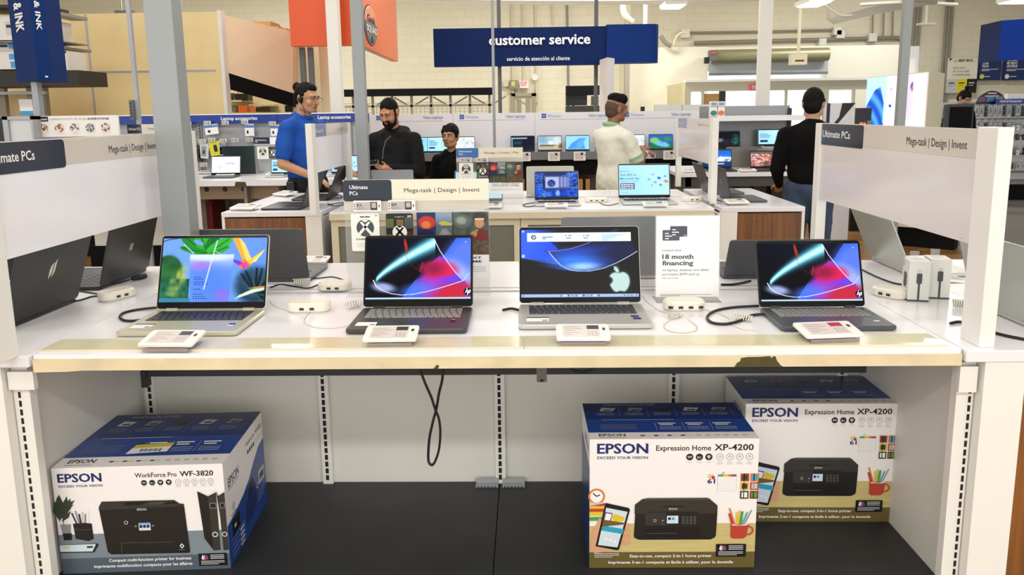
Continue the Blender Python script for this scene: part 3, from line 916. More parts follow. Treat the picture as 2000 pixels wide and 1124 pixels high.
def logo_ring(q, w, h):
    q.ring(.016, .0185, 0, h * .52, 0, 0, 24); q.text('DELL', 0, h * .52 - .0045, .009, .022, 0, 0, al='c', bold=.01)


def logo_hex(q, w, h):
    for k in range(3): q.poly([(-.012 + k * .008, h * .5 - .012), (-.007 + k * .008, h * .5 - .012), (-.002 + k * .008, h * .5 + .014), (-.007 + k * .008, h * .5 + .014)], 0)


laptop('dark grey laptop seen from the back, half hidden behind the plant wallpaper laptop', (-1.02, 2.70, TABLE), math.pi, .40, .26, .205, 17, GREYL, KEYD, logo=logo_lenovo, group=BK)
laptop('large silver laptop seen from the back, behind the wide laptop with keypad', (.30, 2.70, TABLE), math.pi, .36, .25, .236, 14, SILV, KEYD, lid=mat('satin_grey_lid', '#8d9094', .3, .4), group=BK)
laptop('dark grey laptop seen from the back, to the right of the financing notice', (.90, 2.69, TABLE), math.pi, .36, .25, .163, 28, GREYL, KEYD, group=BK)
EC = 'laptops on the end cabinets of the nearest table'
laptop('black laptop with a silver bolt emblem on its lid, nearest on the left', (-1.545, 2.245, TABLE), -math.pi / 2, .37, .25, .25, 18, BLKS, KEYB, logo=logo_bolt, group=EC)
laptop('thick black gaming laptop seen from the back, behind the bolt emblem laptop', (-1.555, 2.755, TABLE), -math.pi / 2, .345, .26, .235, 15, BLKS, KEYD, logo=logo_hex, group=EC)
laptop('silver laptop seen from the back, behind the two small white charger cartons', (1.415, 2.86, TABLE), math.pi / 2, .34, .235, .235, 24, SILV, KEYD, lid=mat('pale_silver_lid', '#b6bab2', .32, .35), logo=logo_ring, group=EC)
laptop('silver laptop with a round ring logo, at the right edge of the picture', (1.405, 2.13, TABLE), math.pi / 2, .35, .235, .235, 15, SILV, KEYD, lid=mat('pale_silver_lid', '#b6bab2', .32, .35), logo=logo_ring, group=EC)

# ================================================================== small things on the nearest table
TAGPINK = mat('tag_display', '#d8cfc9', 0.25)
TAGDARK = mat('tag_dark_block', '#2a2a30', 0.3)
TAGRED = mat('tag_red_block', '#b02a34', 0.3)
ACRYK = clear_mat('smoky_acrylic', '#b7a9a6', 0.45)


def price_tag(label, loc, rz=0.0, tilt=8, w=.145, d=.082, block=TAGDARK, holder=True, group='digital price tags', cat='price tag', stand=False):
    t = thing('price_tag', label, cat, loc, rz, group)
    z0 = .012 if holder else .0
    T = Matrix.Translation((0, 0, z0)) @ (Matrix.Rotation(math.radians(90 - tilt if stand else tilt), 4, 'X'))
    B(T).prism(rrect(w, d, .007, 3, 0, d / 2), 0, .009, 0, cham=.0015).build('body', PWHITE, t, smooth=.5)
    q = B(T).rect(-w * .38, d * .12, w * .32, d * .9, .0093, 0)
    q.rect(w * .08, d * .62, w * .3, d * .88, .0096, 1)
    for k in range(5): q.rect(-w * .35, d * (.24 + k * .13), -w * .35 + w * (.16, .3, .22, .34, .26)[k], d * (.24 + k * .13) + d * .035, .0096, 2)
    for k in range(9): q.rect(w * (.09 + (k % 3) * .07), d * (.2 + (k // 3) * .12), w * (.135 + (k % 3) * .07), d * (.26 + (k // 3) * .12), .0096, 2)
    q.rect(w * .37, d * .55, w * .42, d * .72, .0096, 3)
    q.build('display', [TAGPINK, block, mat('tag_print', '#b3a6a2', .4), BLACK], t)
    if holder:
        h = B().box(-w * .42, .004, 0, w * .42, d * .9, .004).box(-w * .42, .0, 0, w * .42, .004, .010)
        h.build('clear_holder', ACRYK, t)
    return t


def on_top(u, v, z=.9): return onZ(u, v, z)


p = on_top(322, 688, .904); price_tag('digital price tag in front of the silver plant wallpaper laptop', p, -.03, 9, .15, .09)
p = on_top(760, 678, .904); price_tag('digital price tag in front of the dark bronze laptop', p, .02, 9, .145, .088)
p = on_top(1140, 676, .904); price_tag('digital price tag in front of the wide laptop with keypad', p, -.02, 9, .145, .09)
p = on_top(1632, 670, .904); price_tag('digital price tag with a red block in front of the rightmost laptop', p, .10, 8, .16, .09, TAGRED)
p = on_top(603, 521); price_tag('flat white price tag on the table beside the half hidden dark grey laptop', p, 0, 5, .14, .09)
p = on_top(1872, 546); price_tag('flat white price tag behind the small white charger cartons', p, math.pi / 2, 5, .14, .09, holder=False)

PORT = mat('port_dark', '#2d2d30', .5)


def hub(label, u, v, rz=0.0, w=.135, d=.075, ports=2, z=.9, h=.032, group='white security hubs on the tables'):
    t = thing('security_hub', label, 'hub', onZ(u, v, z), rz, group)
    B().prism(rrect(w, d, .03, 5), 0, h, 0, cham=.006).build('housing', mat('hub_white', '#e8e2d4', .3), t, smooth=.6)
    q = B()
    for k in range(ports):
        x = (k - (ports - 1) / 2) * w * .24
        q.box(x - .007, -d / 2 - .001, .010, x + .007, -d / 2 + .004, .018)
    q.build('port', PORT, t)
    return t


hub('white security hub beside the silver plant wallpaper laptop, cable looping towards the viewer', 605, 607, .03, .135, .07)
hub('white security hub under the financing notice, four cables plugged in', 1335, 604, .0, .13, .07, 4)
hub('white security hub on the far half of the table, behind the plant wallpaper laptop', 655, 567, .0, .12, .07)
hub('white security hub next to the thick black gaming laptop', 228, 583, math.radians(62), .12, .07)
hub('white security hub between the rightmost laptop and the charger cartons', 1738, 580, math.radians(-55), .11, .07)


def smooth_path(P, n=6):
    P = [Vector(p) for p in P]; out = []
    for i in range(len(P) - 1):
        a = P[max(i - 1, 0)]; b = P[i]; c = P[i + 1]; d = P[min(i + 2, len(P) - 1)]
        for k in range(n):
            t = k / n
            out.append(0.5 * ((2 * b) + (c - a) * t + (2 * a - 5 * b + 4 * c - d) * t * t + (3 * b - a - 3 * c + d) * t ** 3))
    out.append(P[-1]); return out


def cable(label, px, r=.0028, m=CABLEK, z=.9, group='cables on the tables', name='cable', lift=None):
    P = []
    for k, q in enumerate(px):
        P.append(onZ(q[0], q[1], z + r + .0006 + (q[2] if len(q) > 2 else 0)))
    o = B().tube(smooth_path(P), r, 6).build(name, m, smooth=1.5)
    return tag(o, label, 'cable', group)


cable('thick black charging cable looping left of the silver plant wallpaper laptop', [(308, 601, .004), (270, 605), (243, 611), (234, 619), (242, 626), (262, 627), (288, 623, .004)], .0042)
cable('thick black charging cable looping left of the rightmost laptop', [(1482, 598, .004), (1430, 601), (1396, 608), (1381, 620), (1392, 631), (1420, 633), (1448, 626), (1470, 616), (1498, 614, .004)], .0042)
cable('thin white cable curling between the plant wallpaper laptop and the bronze laptop', [(612, 600, .01), (603, 612), (594, 624), (598, 633), (620, 640), (650, 641), (692, 634, .002)], .0016, CABLEW)
cable('thin white cable from the silver plant wallpaper laptop to its hub', [(527, 585, .002), (535, 597), (556, 605), (576, 606, .008)], .0016, CABLEW)
cable('thin white cable looped in front of the financing notice', [(1325, 618, .008), (1310, 624), (1297, 636), (1306, 646), (1330, 650), (1356, 647), (1361, 638), (1350, 628), (1336, 616, .008)], .0018, CABLEW)
cable('white cable sweeping from the wide laptop with keypad to the hub under the notice', [(1252, 575, .002), (1265, 590), (1285, 605), (1310, 613), (1325, 612, .01)], .0016, CABLEW)
cable('white cable running along the table from the notice to the rightmost laptop', [(1366, 600, .01), (1385, 607), (1420, 620), (1440, 640), (1478, 646)], .0016, CABLEW)
cable('black cable crossing the far half of the table by the plant wallpaper laptop', [(528, 562), (548, 556), (575, 560), (602, 563), (622, 556), (640, 550, .01)], .0025)
cable('black cable curled on the far half of the table beside the gift card stand', [(600, 543), (620, 544), (648, 541), (668, 546), (676, 549), (650, 549)], .0022)
cable('short black cable lying right of the bronze laptop', [(982, 606), (998, 603), (1014, 606)], .004)
cable('black cable behind the financing notice, leading to the dark grey laptop', [(1408, 556), (1430, 556), (1450, 553), (1466, 549)], .004)
cable('black cable lying under the silver laptop behind the charger cartons', [(1680, 525), (1710, 540), (1745, 553), (1772, 557)], .003)
cable('black cable crossing the white cabinet top at the right edge of the picture', [(1856, 632), (1872, 629), (1890, 633), (1925, 645), (1960, 655), (2005, 664)], .0042)
cable('black cable tangled below the bolt emblem laptop', [(106, 590), (128, 584), (150, 588), (178, 580), (200, 577), (170, 571), (150, 568)], .003)
cable('black power lead with a thick plug beside the gaming laptop', [(205, 560), (232, 553), (246, 549, .006), (258, 545, .008)], .003, name='power_lead')
pp = onZ(258, 545, .912)
q = B().tube([pp, pp + Vector((.012, .03, 0)), pp + Vector((.02, .06, -.002))], [.007, .011, .010], 8).build('plug', CABLEK, smooth=1.5)
q.parent = [o for o in bpy.data.objects if o.name.startswith('power_lead')][0]


def coil(label, u, v, L, ang, r=.012, z=.9, turns=9, group='white coiled tethers'):
    c = onZ(u, v, z); P = []
    for k in range(turns * 10 + 1):
        a = 2 * math.pi * k / 10; s = L * (k / (turns * 10) - .5)
        P.append((c.x + s * math.cos(ang) - r * math.sin(a) * math.sin(ang), c.y + s * math.sin(ang) + r * math.sin(a) * math.cos(ang), c.z + r + .003 + r * math.cos(a)))
    return tag(B().tube(P, .0022, 5).build('coiled_tether', CABLEW, smooth=1.5), label, 'cable', group)


coil('white coiled tether beside the bolt emblem laptop', 128, 588, .07, .9)
coil('white coiled tether on the far half of the table, behind the plant wallpaper laptop', 590, 559, .06, .2)
coil('white coiled tether in front of the silver laptop with ring logo', 1880, 603, .055, -.5)
coil('white coiled tether beside the rightmost laptop of the front row', 1452, 628, .05, -.5, .008, turns=7)
coil('white coiled tether left of the bronze laptop', 690, 603, .05, .8, .011, turns=5)
coil('small white coiled tether in front of the financing notice', 1318, 622, .05, .5, .006, turns=7)

# cable loop hanging under the worktop, and the end of another one
P = [onY(u, v, 2.2) for (u, v) in ((818, 716), (830, 748), (843, 778), (850, 800), (857, 818), (860, 845), (857, 880), (848, 905), (841, 908), (836, 898), (838, 860), (845, 826), (852, 800), (857, 770), (863, 745), (866, 716))]
P = [Vector((q.x, q.y + (.006 if i > 8 else 0), q.z)) for i, q in enumerate(P)]
tag(B().tube(smooth_path(P), .0042, 6).build('hanging_cable', CABLEK, smooth=1.5), 'black cable loop hanging under the table top, crossed in the middle', 'cable', 'cables on the tables')
P = [onY(u, v, 2.1) for (u, v) in ((1108, 712), (1118, 722), (1136, 727), (1152, 724), (1162, 712))]
tag(B().tube(smooth_path(P), .0036, 6).build('hanging_cable', CABLEK, smooth=1.5), 'end of a black cable showing just below the table edge, above the near printer carton', 'cable', 'cables on the tables')

# ------------------------------------------------------------------ gift card stand
def pxr(u0, v0, u1, v1, Y):
    a = onY(u0, max(v0, v1), Y); b = onY(u1, min(v0, v1), Y); return a.x, a.z, b.x, b.z


def FM(Y, L=(0, 0, 0)):
    """face looking at -y in plane Y; local x, y are world x, z"""
    return at(L) @ frame((0, Y, 0), (1, 0, 0), (0, 0, 1))


def art_game(U, V):
    n = vnoise(U, V * .8, 14, 21); n2 = vnoise(U, V, 34, 5)
    img = base(U, '#2a3030')
    L = (U < .5) & (V > .45)
    img = over(img, L, '#1c2c5c'); img = over(img, L * (U > .27) * sst(.4, 1, V), '#8d9fb0'); img = over(img, (U > .26) & (U < .5) & (V > .45) & (V < .66), '#5d6468')
    img = over(img, mpoly(U, V, [(.3, .45), (.36, .62), (.42, .6), (.48, .45)]), '#8b9094')
    img = over(img, mell(U, V, .14, .76, .12, .155, 0, .08), '#c3361c'); img = over(img, mell(U, V, .13, .71, .065, .085, 0, .08), '#e2764a')
    img = over(img, mell(U, V, .12, .5, .11, .1, 0, .1), '#16204a'); img = over(img, mpoly(U, V, [(.3, .75), (.37, .8), (.5, .74), (.5, .69), (.34, .69)]), '#b8b83a')
    R = (U >= .5) & (V > .3)
    img = over(img, R, '#39443f'); img = over(img, R * n, '#5c665c'); img = over(img, mell(U, V, .63, .78, .12, .17, .1, .1), '#59625f'); img = over(img, mell(U, V, .62, .8, .07, .09, .2, .4), '#8f9a96')
    img = over(img, mell(U, V, .88, .86, .11, .15, 0, .08), '#3a3432'); img = over(img, mell(U, V, .87, .74, .065, .12, 0, .08), '#c08a66'); img = over(img, (np.abs(V - .83) < .02) & (U > .8) & (U < .94), '#d8c8a8')
    img = over(img, mpoly(U, V, [(.74, .3), (.8, .56), (.9, .6), (1, .56), (1, .3)]), '#6e2622'); img = over(img, mpoly(U, V, [(.74, .5), (.85, .6), (.82, .4)]), '#a88c4e')
    img = over(img, (V <= .32), '#30302a'); img = over(img, (V <= .32) * n2 * .7, '#8a7a52'); img = over(img, (V < .3) * (U > .5) * n * .6, '#744a34')
    img = over(img, np.abs(U - .5) < .004, '#20221f')
    return img


CARDW = mat('card_white', '#eeebe3', .35)
GREEN = mat('card_green', '#4c7a34', .5)


def cross_mark(q, cx, cy, r, disc, inkm, M=None, z=0.0):
    q.poly(circ(r, 28, cx, cy), z, disc, M)
    for s in (1, -1):
        q.poly([(cx - s * r * .62, cy + r * .66), (cx - s * r * .36, cy + r * .72), (cx + s * r * .18, cy + r * .12), (cx + s * r * .80, cy - r * .60), (cx + s * r * .58, cy - r * .82), (cx, cy - r * .14)][::1 if s > 0 else -1], z + .0004, inkm, M)
    q.poly([(cx - r * .42, cy + r * .9), (cx, cy + r * .62), (cx + r * .42, cy + r * .9), (cx, cy + r * .99)], z + .0005, inkm, M)


def gift_card(label, x0, z0, x1, z1, Y, dark, grp):
    L = ((x0 + x1) / 2, Y, z0); M = FM(Y, L); w = x1 - x0; h = z1 - z0; cx = (x0 + x1) / 2
    t = thing('gift_card', label, 'gift card', L, group=grp)
    q = B(M).prism(rrect(w, h, .006, 3, cx, (z0 + z1) / 2), -.0015, 0, 0)
    q.prism(rrect(w * .36, h * .028, .002, 2, cx, z1 - h * .09), 0, .0004, 1)
    if not dark:
        cross_mark(q, cx, z0 + h * .62, w * .31, 2, 0, z=.0006)
        q.text('GAME PASS', cx, z0 + h * .30, h * .042, w * .7, .0008, 3, al='c', bold=.03)
        q.text('1', x0 + w * .14, z1 - h * .07, h * .03, None, .0008, 1); q.text('$16', x1 - w * .06, z1 - h * .07, h * .03, None, .0008, 1, al='r', bold=.02)
        for k in range(3): q.rect(x0 + w * .18, z0 + h * (.12 + k * .04), x1 - w * .18, z0 + h * (.125 + k * .04), .0006, 4)
        q.build('card', [CARDW, BLACK, mat('card_picture_dark', '#3a4648', .4), GREEN, GREYINK], t)
    else:
        for (a, b, c, d, m) in ((.0, .62, .3, .86, 5), (.38, .66, .66, .84, 6), (.68, .6, 1, .9, 4), (.72, .3, 1, .52, 7), (0, .2, .3, .45, 5), (.1, .06, .9, .2, 4)):
            q.rect(x0 + a * w + .001, z0 + b * h, x0 + c * w - .001, z0 + d * h, .0004, m)
        cross_mark(q, cx, z0 + h * .5, w * .27, 3, 0, z=.0008)
        q.text('$59', x1 - w * .05, z1 - h * .1, h * .05, None, .0008, 3, al='r', bold=.03)
        q.text('GAME PASS', cx, z0 + h * .17, h * .05, w * .8, .0008, 3, al='c', bold=.03)
        q.build('card', [BLACK, GREYINK, BLACK, CARDW, mat('card_grey', '#4c4a48', .4), mat('card_olive', '#55622c', .4), mat('card_brown', '#7a5c2c', .4), mat('card_maroon', '#5a2024', .4)], t)
    B(M).tube([(cx, z1 - h * .09, -.03), (cx, z1 - h * .09, .012)], .0016, 6).build('peg', CABLEW, t)
    return t


def shelf_label(label, x0, z0, x1, z1, Y, price, grp):
    L = ((x0 + x1) / 2, Y, z0); M = FM(Y, L); w = x1 - x0; h = z1 - z0; cx = (x0 + x1) / 2
    t = thing('price_label', label, 'price label', L, group=grp)
    B(M).prism(rrect(w, h, .004, 3, cx, (z0 + z1) / 2), -.008, 0, 0, cham=.001).build('body', PWHITE, t)
    q = B(M).rect(x0 + w * .1, z0 + h * .14, x0 + w * .62, z1 - h * .12, .0004, 0).rect(x0 + w * .62, z0 + h * .14, x0 + w * .86, z1 - h * .12, .0004, 1)
    q.rect(x0 + w * .66, z0 + h * .34, x0 + w * .82, z1 - h * .2, .0007, 0)
    q.text(price, x0 + w * .13, z0 + h * .5, h * .22, None, .0008, 2, bold=.03)
    for k in range(2): q.rect(x0 + w * .13, z0 + h * (.2 + k * .12), x0 + w * (.5 - k * .1), z0 + h * (.24 + k * .12), .0008, 3)
    for k in range(3): q.rect(x0 + w * .03, z0 + h * (.2 + k * .22), x0 + w * .07, z0 + h * (.32 + k * .22), .0004, 2)
    q.prism(rrect(w * .035, h * .25, .001, 2, x0 + w * .93, z0 + h * .5), 0, .0006, 1)
    q.build('display', [mat('label_display', '#bdb2ae', .3), TAGDARK, BLACK, GREYINK], t)
    return t


def card_stand(Y, R, label, tab, tabc, line1, line2, slogan, cards, labels, art, text_zone, near):
    """R: outer pixel box of the header, then the foot"""
    hx0, hz0, hx1, hz1 = pxr(*R['head'], Y); fx0, fz0, fx1, fz1 = pxr(*R['foot'], Y)
    fz0 = .9
    L = ((hx0 + hx1) / 2, Y, .9); M = FM(Y, L)
    t = thing('gift_card_stand', label, 'sign', L)
    k = B(M).rect(hx0, fz0 + .004, hx1, hz0, -.004, 0)
    k.build('clear_back', clear_mat('hazy_acrylic', '#bdbdb6', .35), t)
    B(M).box(hx0, fz0, -.05, hx1, fz0 + .004, .03).build('clear_foot', ACRY, t)
    q = B(M).box(hx0, hz0, -.006, hx1, hz1, 0, 0)
    tx = hx0 + (hx1 - hx0) * tab
    q.prism(rrect(tx - hx0, (hz1 - hz0) * .99, .009, 3, (tx + hx0) / 2, (hz1 + hz0) / 2), 0, .0008, 1)
    w = hx1 - hx0; h = hz1 - hz0
    q.text(line1, hx0 + w * .045, hz0 + h * .58, h * .175, None, .0012, 2, bold=.012)
    q.text(line2, hx0 + w * .045, hz0 + h * .30, h * .175, None, .0012, 2, bold=.012)
    q.text(slogan, hx0 + w * (tab + (1 - tab) / 2 + .012), hz0 + h * .40, h * .20, w * (1 - tab) * .78, .0006, 3, al='c')
    q.build('header', [mat('stand_cream', '#e6dfcb', .3), tabc, PAPER, INK], t)
    q = B(M).box(hx0, hz0 - h * .42, -.004, hx1, hz0, -.001, 0)
    q.build('clear_band', clear_mat('beige_acrylic', '#d8d2bf', .75), t)
    ax0, az0, ax1, az1 = pxr(*art, Y - .002)
    pic('game_picture', FM(Y - .002, L), ax0, az0, ax1, az1, 70 if near else 40, 50 if near else 30, art_game, PRINT, t)
    tx0, tz0, tx1, tz1 = pxr(*text_zone, Y - .002)
    q = B(FM(Y - .002, L)).rect(tx0, tz0, tx1, tz1, 0, 0)
    hh = tz1 - tz0
    q.text('FOR YOUR NEXT', tx1 - (tx1 - tx0) * .1, tz1 - hh * .16, hh * .09, (tx1 - tx0) * .8, .0006, 1, al='r', bold=.03)
    q.text('FAVORITE GAME', tx1 - (tx1 - tx0) * .1, tz1 - hh * .32, hh * .09, (tx1 - tx0) * .8, .0006, 1, al='r', bold=.03)
    for j in range(3): q.rect(tx0 + .01, tz0 + hh * (.3 + .09 * j), tx1 - .012, tz0 + hh * (.315 + .09 * j), .0006, 2)
    q.build('poster_text', [PAPER, INK, GREYINK], t)
    return t


ST = card_stand(2.485, {'head': (671, 349, 954, 394), 'foot': (683, 574, 957, 590)}, 'clear gift card stand behind the bronze laptop, navy Ultimate PCs tab on its header', .335,
                mat('navy_header', '#101e30', .25), 'Ultimate', 'PCs', 'Mega-task | Design | Invent', None, None, (816, 414, 954, 498), (816, 498, 955, 545), True)
GC = 'gift cards on clear stands'; PL = 'small price labels above the gift cards'
gift_card('white gift card with a round cross emblem, on the nearest stand', *pxr(688, 417, 740, 491, 2.472), 2.472, False, GC)
gift_card('dark gift card with a white round cross emblem, on the nearest stand', *pxr(756, 417, 806, 491, 2.472), 2.472, True, GC)
shelf_label('small price label above the white gift card of the nearest stand', *pxr(690, 392, 744, 414, 2.466), 2.466, '$16', PL)
shelf_label('small price label above the dark gift card of the nearest stand', *pxr(758, 391, 811, 413, 2.466), 2.466, '$59', PL)

# ------------------------------------------------------------------ financing notice in a clear holder
x0, z0, x1, z1 = pxr(1281, 423, 1409, 583, 2.385); z0 = .9
L = ((x0 + x1) / 2, 2.385, .9)
t = thing('notice_holder', 'white financing notice in a clear holder, 18 month financing in navy letters', 'sign', L)
T = at(L) @ Matrix.Translation((0, 2.385, .9)) @ Matrix.Rotation(math.radians(-4), 4, 'X') @ Matrix.Translation((0, -2.385, -.9)) @ frame((0, 2.385, 0), (1, 0, 0), (0, 0, 1))
w = x1 - x0; h = z1 - z0
B(T).box(x0 - .003, z0, .0012, x1 + .003, z1 + .004, .0026).build('clear_front', clear_mat('very_clear', '#ffffff', .03), t)
B(T).box(x0 - .003, z0, -.005, x1 + .003, z1 + .004, -.0028).build('clear_back_sheet', ACRY, t)
B(at(L)).box(x0 - .003, 2.35, .9, x1 + .003, 2.44, .903).build('clear_foot', ACRY, t)
q = B(T).rect(x0, z0 + h * .04, x1, z1, -.001, 0)
q.prism(rrect(w * .27, h * .125, .003, 3, x0 + w * .235, z1 - h * .225), -.001, -.0006, 2); q.prism(rrect(w * .27, h * .125, .003, 3, x0 + w * .355, z1 - h * .18), -.0008, -.0004, 1)
for (a, b) in ((.25, .145), (.14, .19)):
    for k in range(3): q.rect(x0 + w * a, z1 - h * (b + .02 + k * .03), x0 + w * (a + .06 + .05 * (k % 2)), z1 - h * (b + .008 + k * .03), -.0001, 4)
q.text('VISA', x0 + w * .48, z1 - h * .235, h * .014, None, .0, 4, al='r', it=.2)
for (s, y, hh, b, m, ww) in (('Limited time', .415, .028, 0, 3, .30), ('18 month', .505, .055, .05, 1, .49), ('financing', .580, .055, .05, 1, .49), ('on laptop, desktop and tablet', .650, .028, 0, 3, .74), ('purchases $599 and up', .700, .028, 0, 3, .59), ('Offer ends 7/13/25.', .742, .016, 0, 3, .26)):
    q.text(s, x0 + w * .10, z1 - h * y, h * hh, w * ww, -.0004, m, bold=b)
for k in range(2): q.rect(x0 + w * .07, z1 - h * (.935 + .012 * k), x0 + w * (.88 - .5 * k), z1 - h * (.930 + .012 * k), -.0004, 4 if 0 else 5)
q.build('paper_notice', [PAPER, NAVY, mat('card_navy', '#1c2c4c', .35), mat('dark_text', '#2c3040', .6), PAPER, GREYINK], t)

# ------------------------------------------------------------------ charger cartons
CARTG = mat('carton_grey_white', '#dcdcd6', .4)


def charger(label, loc, rz):
    t = thing('charger_carton', label, 'carton', loc, rz, 'white charger cartons on the right end cabinet')
    w, d, h = .062, .075, .132
    b = B().box(-w / 2, -d / 2, 0, w / 2, d / 2, h, 0).box(-w / 2 - .0003, -d / 2 - .0003, 0, w / 2 + .0003, d / 2 + .0003, .006, 1)
    F = frame((0, -d / 2 - .0006, 0), (1, 0, 0), (0, 0, 1))
    b.box(-.003, .006, 0, .003, .062, .0004, 1, F); b.prism(rrect(.016, .034, .004, 3, 0, .076), 0, .0006, 1, F); b.box(-.0055, .092, 0, .0055, .104, .0005, 2, F)
    S = frame((-w / 2 - .0006, d / 2, 0), (0, -1, 0), (0, 0, 1))
    b.prism(rrect(.03, .05, .01, 4, .036, .066), 0, .0005, 1, S); b.prism(rrect(.026, .02, .005, 3, .037, .058), 0, .0009, 3, S)
    b.ring(.0075, .0088, .012, .116, .0004, 1, 16, S); b.text('DELL', .012, .114, .004, .01, .0004, 1, al='c', M=S)
    for k in range(5): b.rect(.055, .03 + .012 * k, .068, .032 + .012 * k, .0004, 4, S)
    b.rect(-.02, -.01, .02, -.008, h + .0005, 4); b.rect(-.02, .012, .02, .014, h + .0005, 4)
    b.build('carton', [CARTG, mat('carton_dark', '#46484a', .5), SILV, BLACK, GREYINK], t)
    B().poly([(-.012, d / 2 - .004), (.012, d / 2 - .004), (.012, d / 2 - .002), (-.012, d / 2 - .002)], h, 0).box(-.014, d / 2 - .004, h, .014, d / 2 - .003, h + .022, 0).build('hang_tab', ACRY, t)
    return t


charger('small white charger carton, left one of a pair, plug picture on its side', on_top(1800, 591) + Vector((0, .045, 0)), -.22)
charger('small white charger carton, right one of a pair, beside its twin', on_top(1836, 586) + Vector((.008, .045, 0)), -.22)

# papers lying on the right end cabinet
b = B().box(1.43, 2.42, .9, 1.60, 2.62, .9015)
tag(b.build('paper_sheet', PAPER), 'white sheet lying behind the charger cartons', 'paper')

# ================================================================== printer cartons on the deck
CW = mat('carton_white', '#f2efee', .35)
EBLUE = mat('print_blue', '#14286a', .4)
TOPBLUE = mat('carton_blue', '#1c4492', .3)
TOPDARK = mat('carton_dark_blue', '#142f6c', .3)
DESKW = mat('print_desk_wood', '#cbbb7c', .4, noise=.12, scale=8, stretch=(1, 1, 12))
DESKB = mat('print_desk_band', '#6a5b2a', .4, noise=.12, scale=6)
DESKG = mat('print_desk_grey', '#7d8993', .4, noise=.08, scale=8)
DESKGB = mat('print_desk_slate', '#525e6a', .4)
PR1 = mat('print_printer_black', '#1b1a19', .35)
PR2 = mat('print_printer_grey', '#33312f', .35)
PR3 = mat('print_printer_edge', '#474542', .35)
LCD = mat('print_lcd', '#cfe0ea', .35)
RED = mat('print_red', '#b8402e', .4)
REDD = mat('print_red_dark', '#8e2a20', .4)
SKIN = mat('print_skin', '#d6a07a', .5)
CYAN = mat('print_cyan', '#2f9fc0', .4)
ORNG = mat('print_orange', '#d8742c', .4)
YEL = mat('print_yellow', '#e0c030', .4)
GRN = mat('print_green', '#4f9a3c', .4)
PURP = mat('print_purple', '#6a4a9a', .4)
PLANT = mat('print_leaf', '#33402f', .45)
LGREY = mat('print_pale_grey', '#c4c4c2', .5)
MGREY = mat('print_mid_grey', '#8b8d8e', .5)
PM = [CW, EBLUE, INK, PR1, PR2, PR3, LCD, RED, REDD, SKIN, CYAN, ORNG, YEL, GRN, PURP, DESKW, DESKB, DESKG, DESKGB, LGREY, MGREY, PLANT, PAPER, TOPBLUE, TOPDARK, BLACK]
K = {n: i for i, n in enumerate('CW EBLUE INK PR1 PR2 PR3 LCD RED REDD SKIN CYAN ORNG YEL GRN PURP DESKW DESKB DESKG DESKGB LGREY MGREY PLANT PAPER TOPBLUE TOPDARK BLACK'.split())}


class Face:
    """draws in fractions of a carton face; every shape gets its own thin layer"""
    def __init__(s, b, M, w, h): s.b, s.M, s.w, s.h, s.z = b, M, w, h, .0003

    def n(s): s.z += .00002; return s.z

    def poly(s, pts, c): s.b.poly([(p[0] * s.w, p[1] * s.h) for p in pts], s.n(), K[c], s.M)

    def rect(s, u0, v0, u1, v1, c): s.poly([(u0, v0), (u1, v0), (u1, v1), (u0, v1)], c)

    def disc(s, u, v, r, c, ry=None, n=20): s.b.poly(circ(r * s.w, n, u * s.w, v * s.h, (ry or r) * s.w), s.n(), K[c], s.M)

    def ring(s, u, v, r0, r1, c): s.b.ring(r0 * s.w, r1 * s.w, u * s.w, v * s.h, s.n(), K[c], 20, s.M)

    def text(s, t, u, v, h, w, c, bold=0.0, al='l'): s.b.text(t, u * s.w, v * s.h, h * s.h, w * s.w if w else None, s.n(), K[c], bold, al, s.M)

    def line(s, pts, wd, c):
        for a, b in zip(pts[:-1], pts[1:]):
            d = Vector((b[0] * s.w - a[0] * s.w, b[1] * s.h - a[1] * s.h)); nrm = Vector((-d.y, d.x)).normalized() * wd * s.w / 2
            A = Vector((a[0] * s.w, a[1] * s.h)); Bq = Vector((b[0] * s.w, b[1] * s.h))
            s.b.poly([tuple(A - nrm), tuple(Bq - nrm), tuple(Bq + nrm), tuple(A + nrm)], s.n(), K[c], s.M)


def icons(f, us, ndark, v, r):
    for k, u in enumerate(us):
        if k < ndark:
            f.disc(u, v, r, 'INK')
            if k == 0: f.rect(u - r * .55, v - r * .3, u + r * .55, v + r * .35, 'LGREY'); f.rect(u - r * .35, v - r * .1, u + r * .35, v + r * .1, 'INK')
            elif k == 1: f.rect(u - r * .55, v - r * .5, u + r * .45, v + r * .2, 'LGREY'); f.rect(u - r * .2, v - r * .25, u + r * .4, v + r * .1, 'INK')
            else: f.poly([(u, v - r * .8), (u + r * .6, v + r * .3), (u, v + r * .7), (u - r * .6, v + r * .3)], 'LGREY')
        else:
            f.ring(u, v, r * .88, r, 'MGREY')
            f.rect(u - r * .4, v - r * .25, u + r * .4, v + r * .25, 'LGREY'); f.rect(u - r * .25, v + r * .25, u + r * .25, v + r * .6, 'LGREY')
        f.rect(u - r * .7, v - r * 2.0, u + r * .7, v - r * 1.75, 'LGREY')
        if k >= ndark: f.rect(u - r * .8, v - r * 2.6, u + r * .8, v - r * 2.35, 'LGREY')


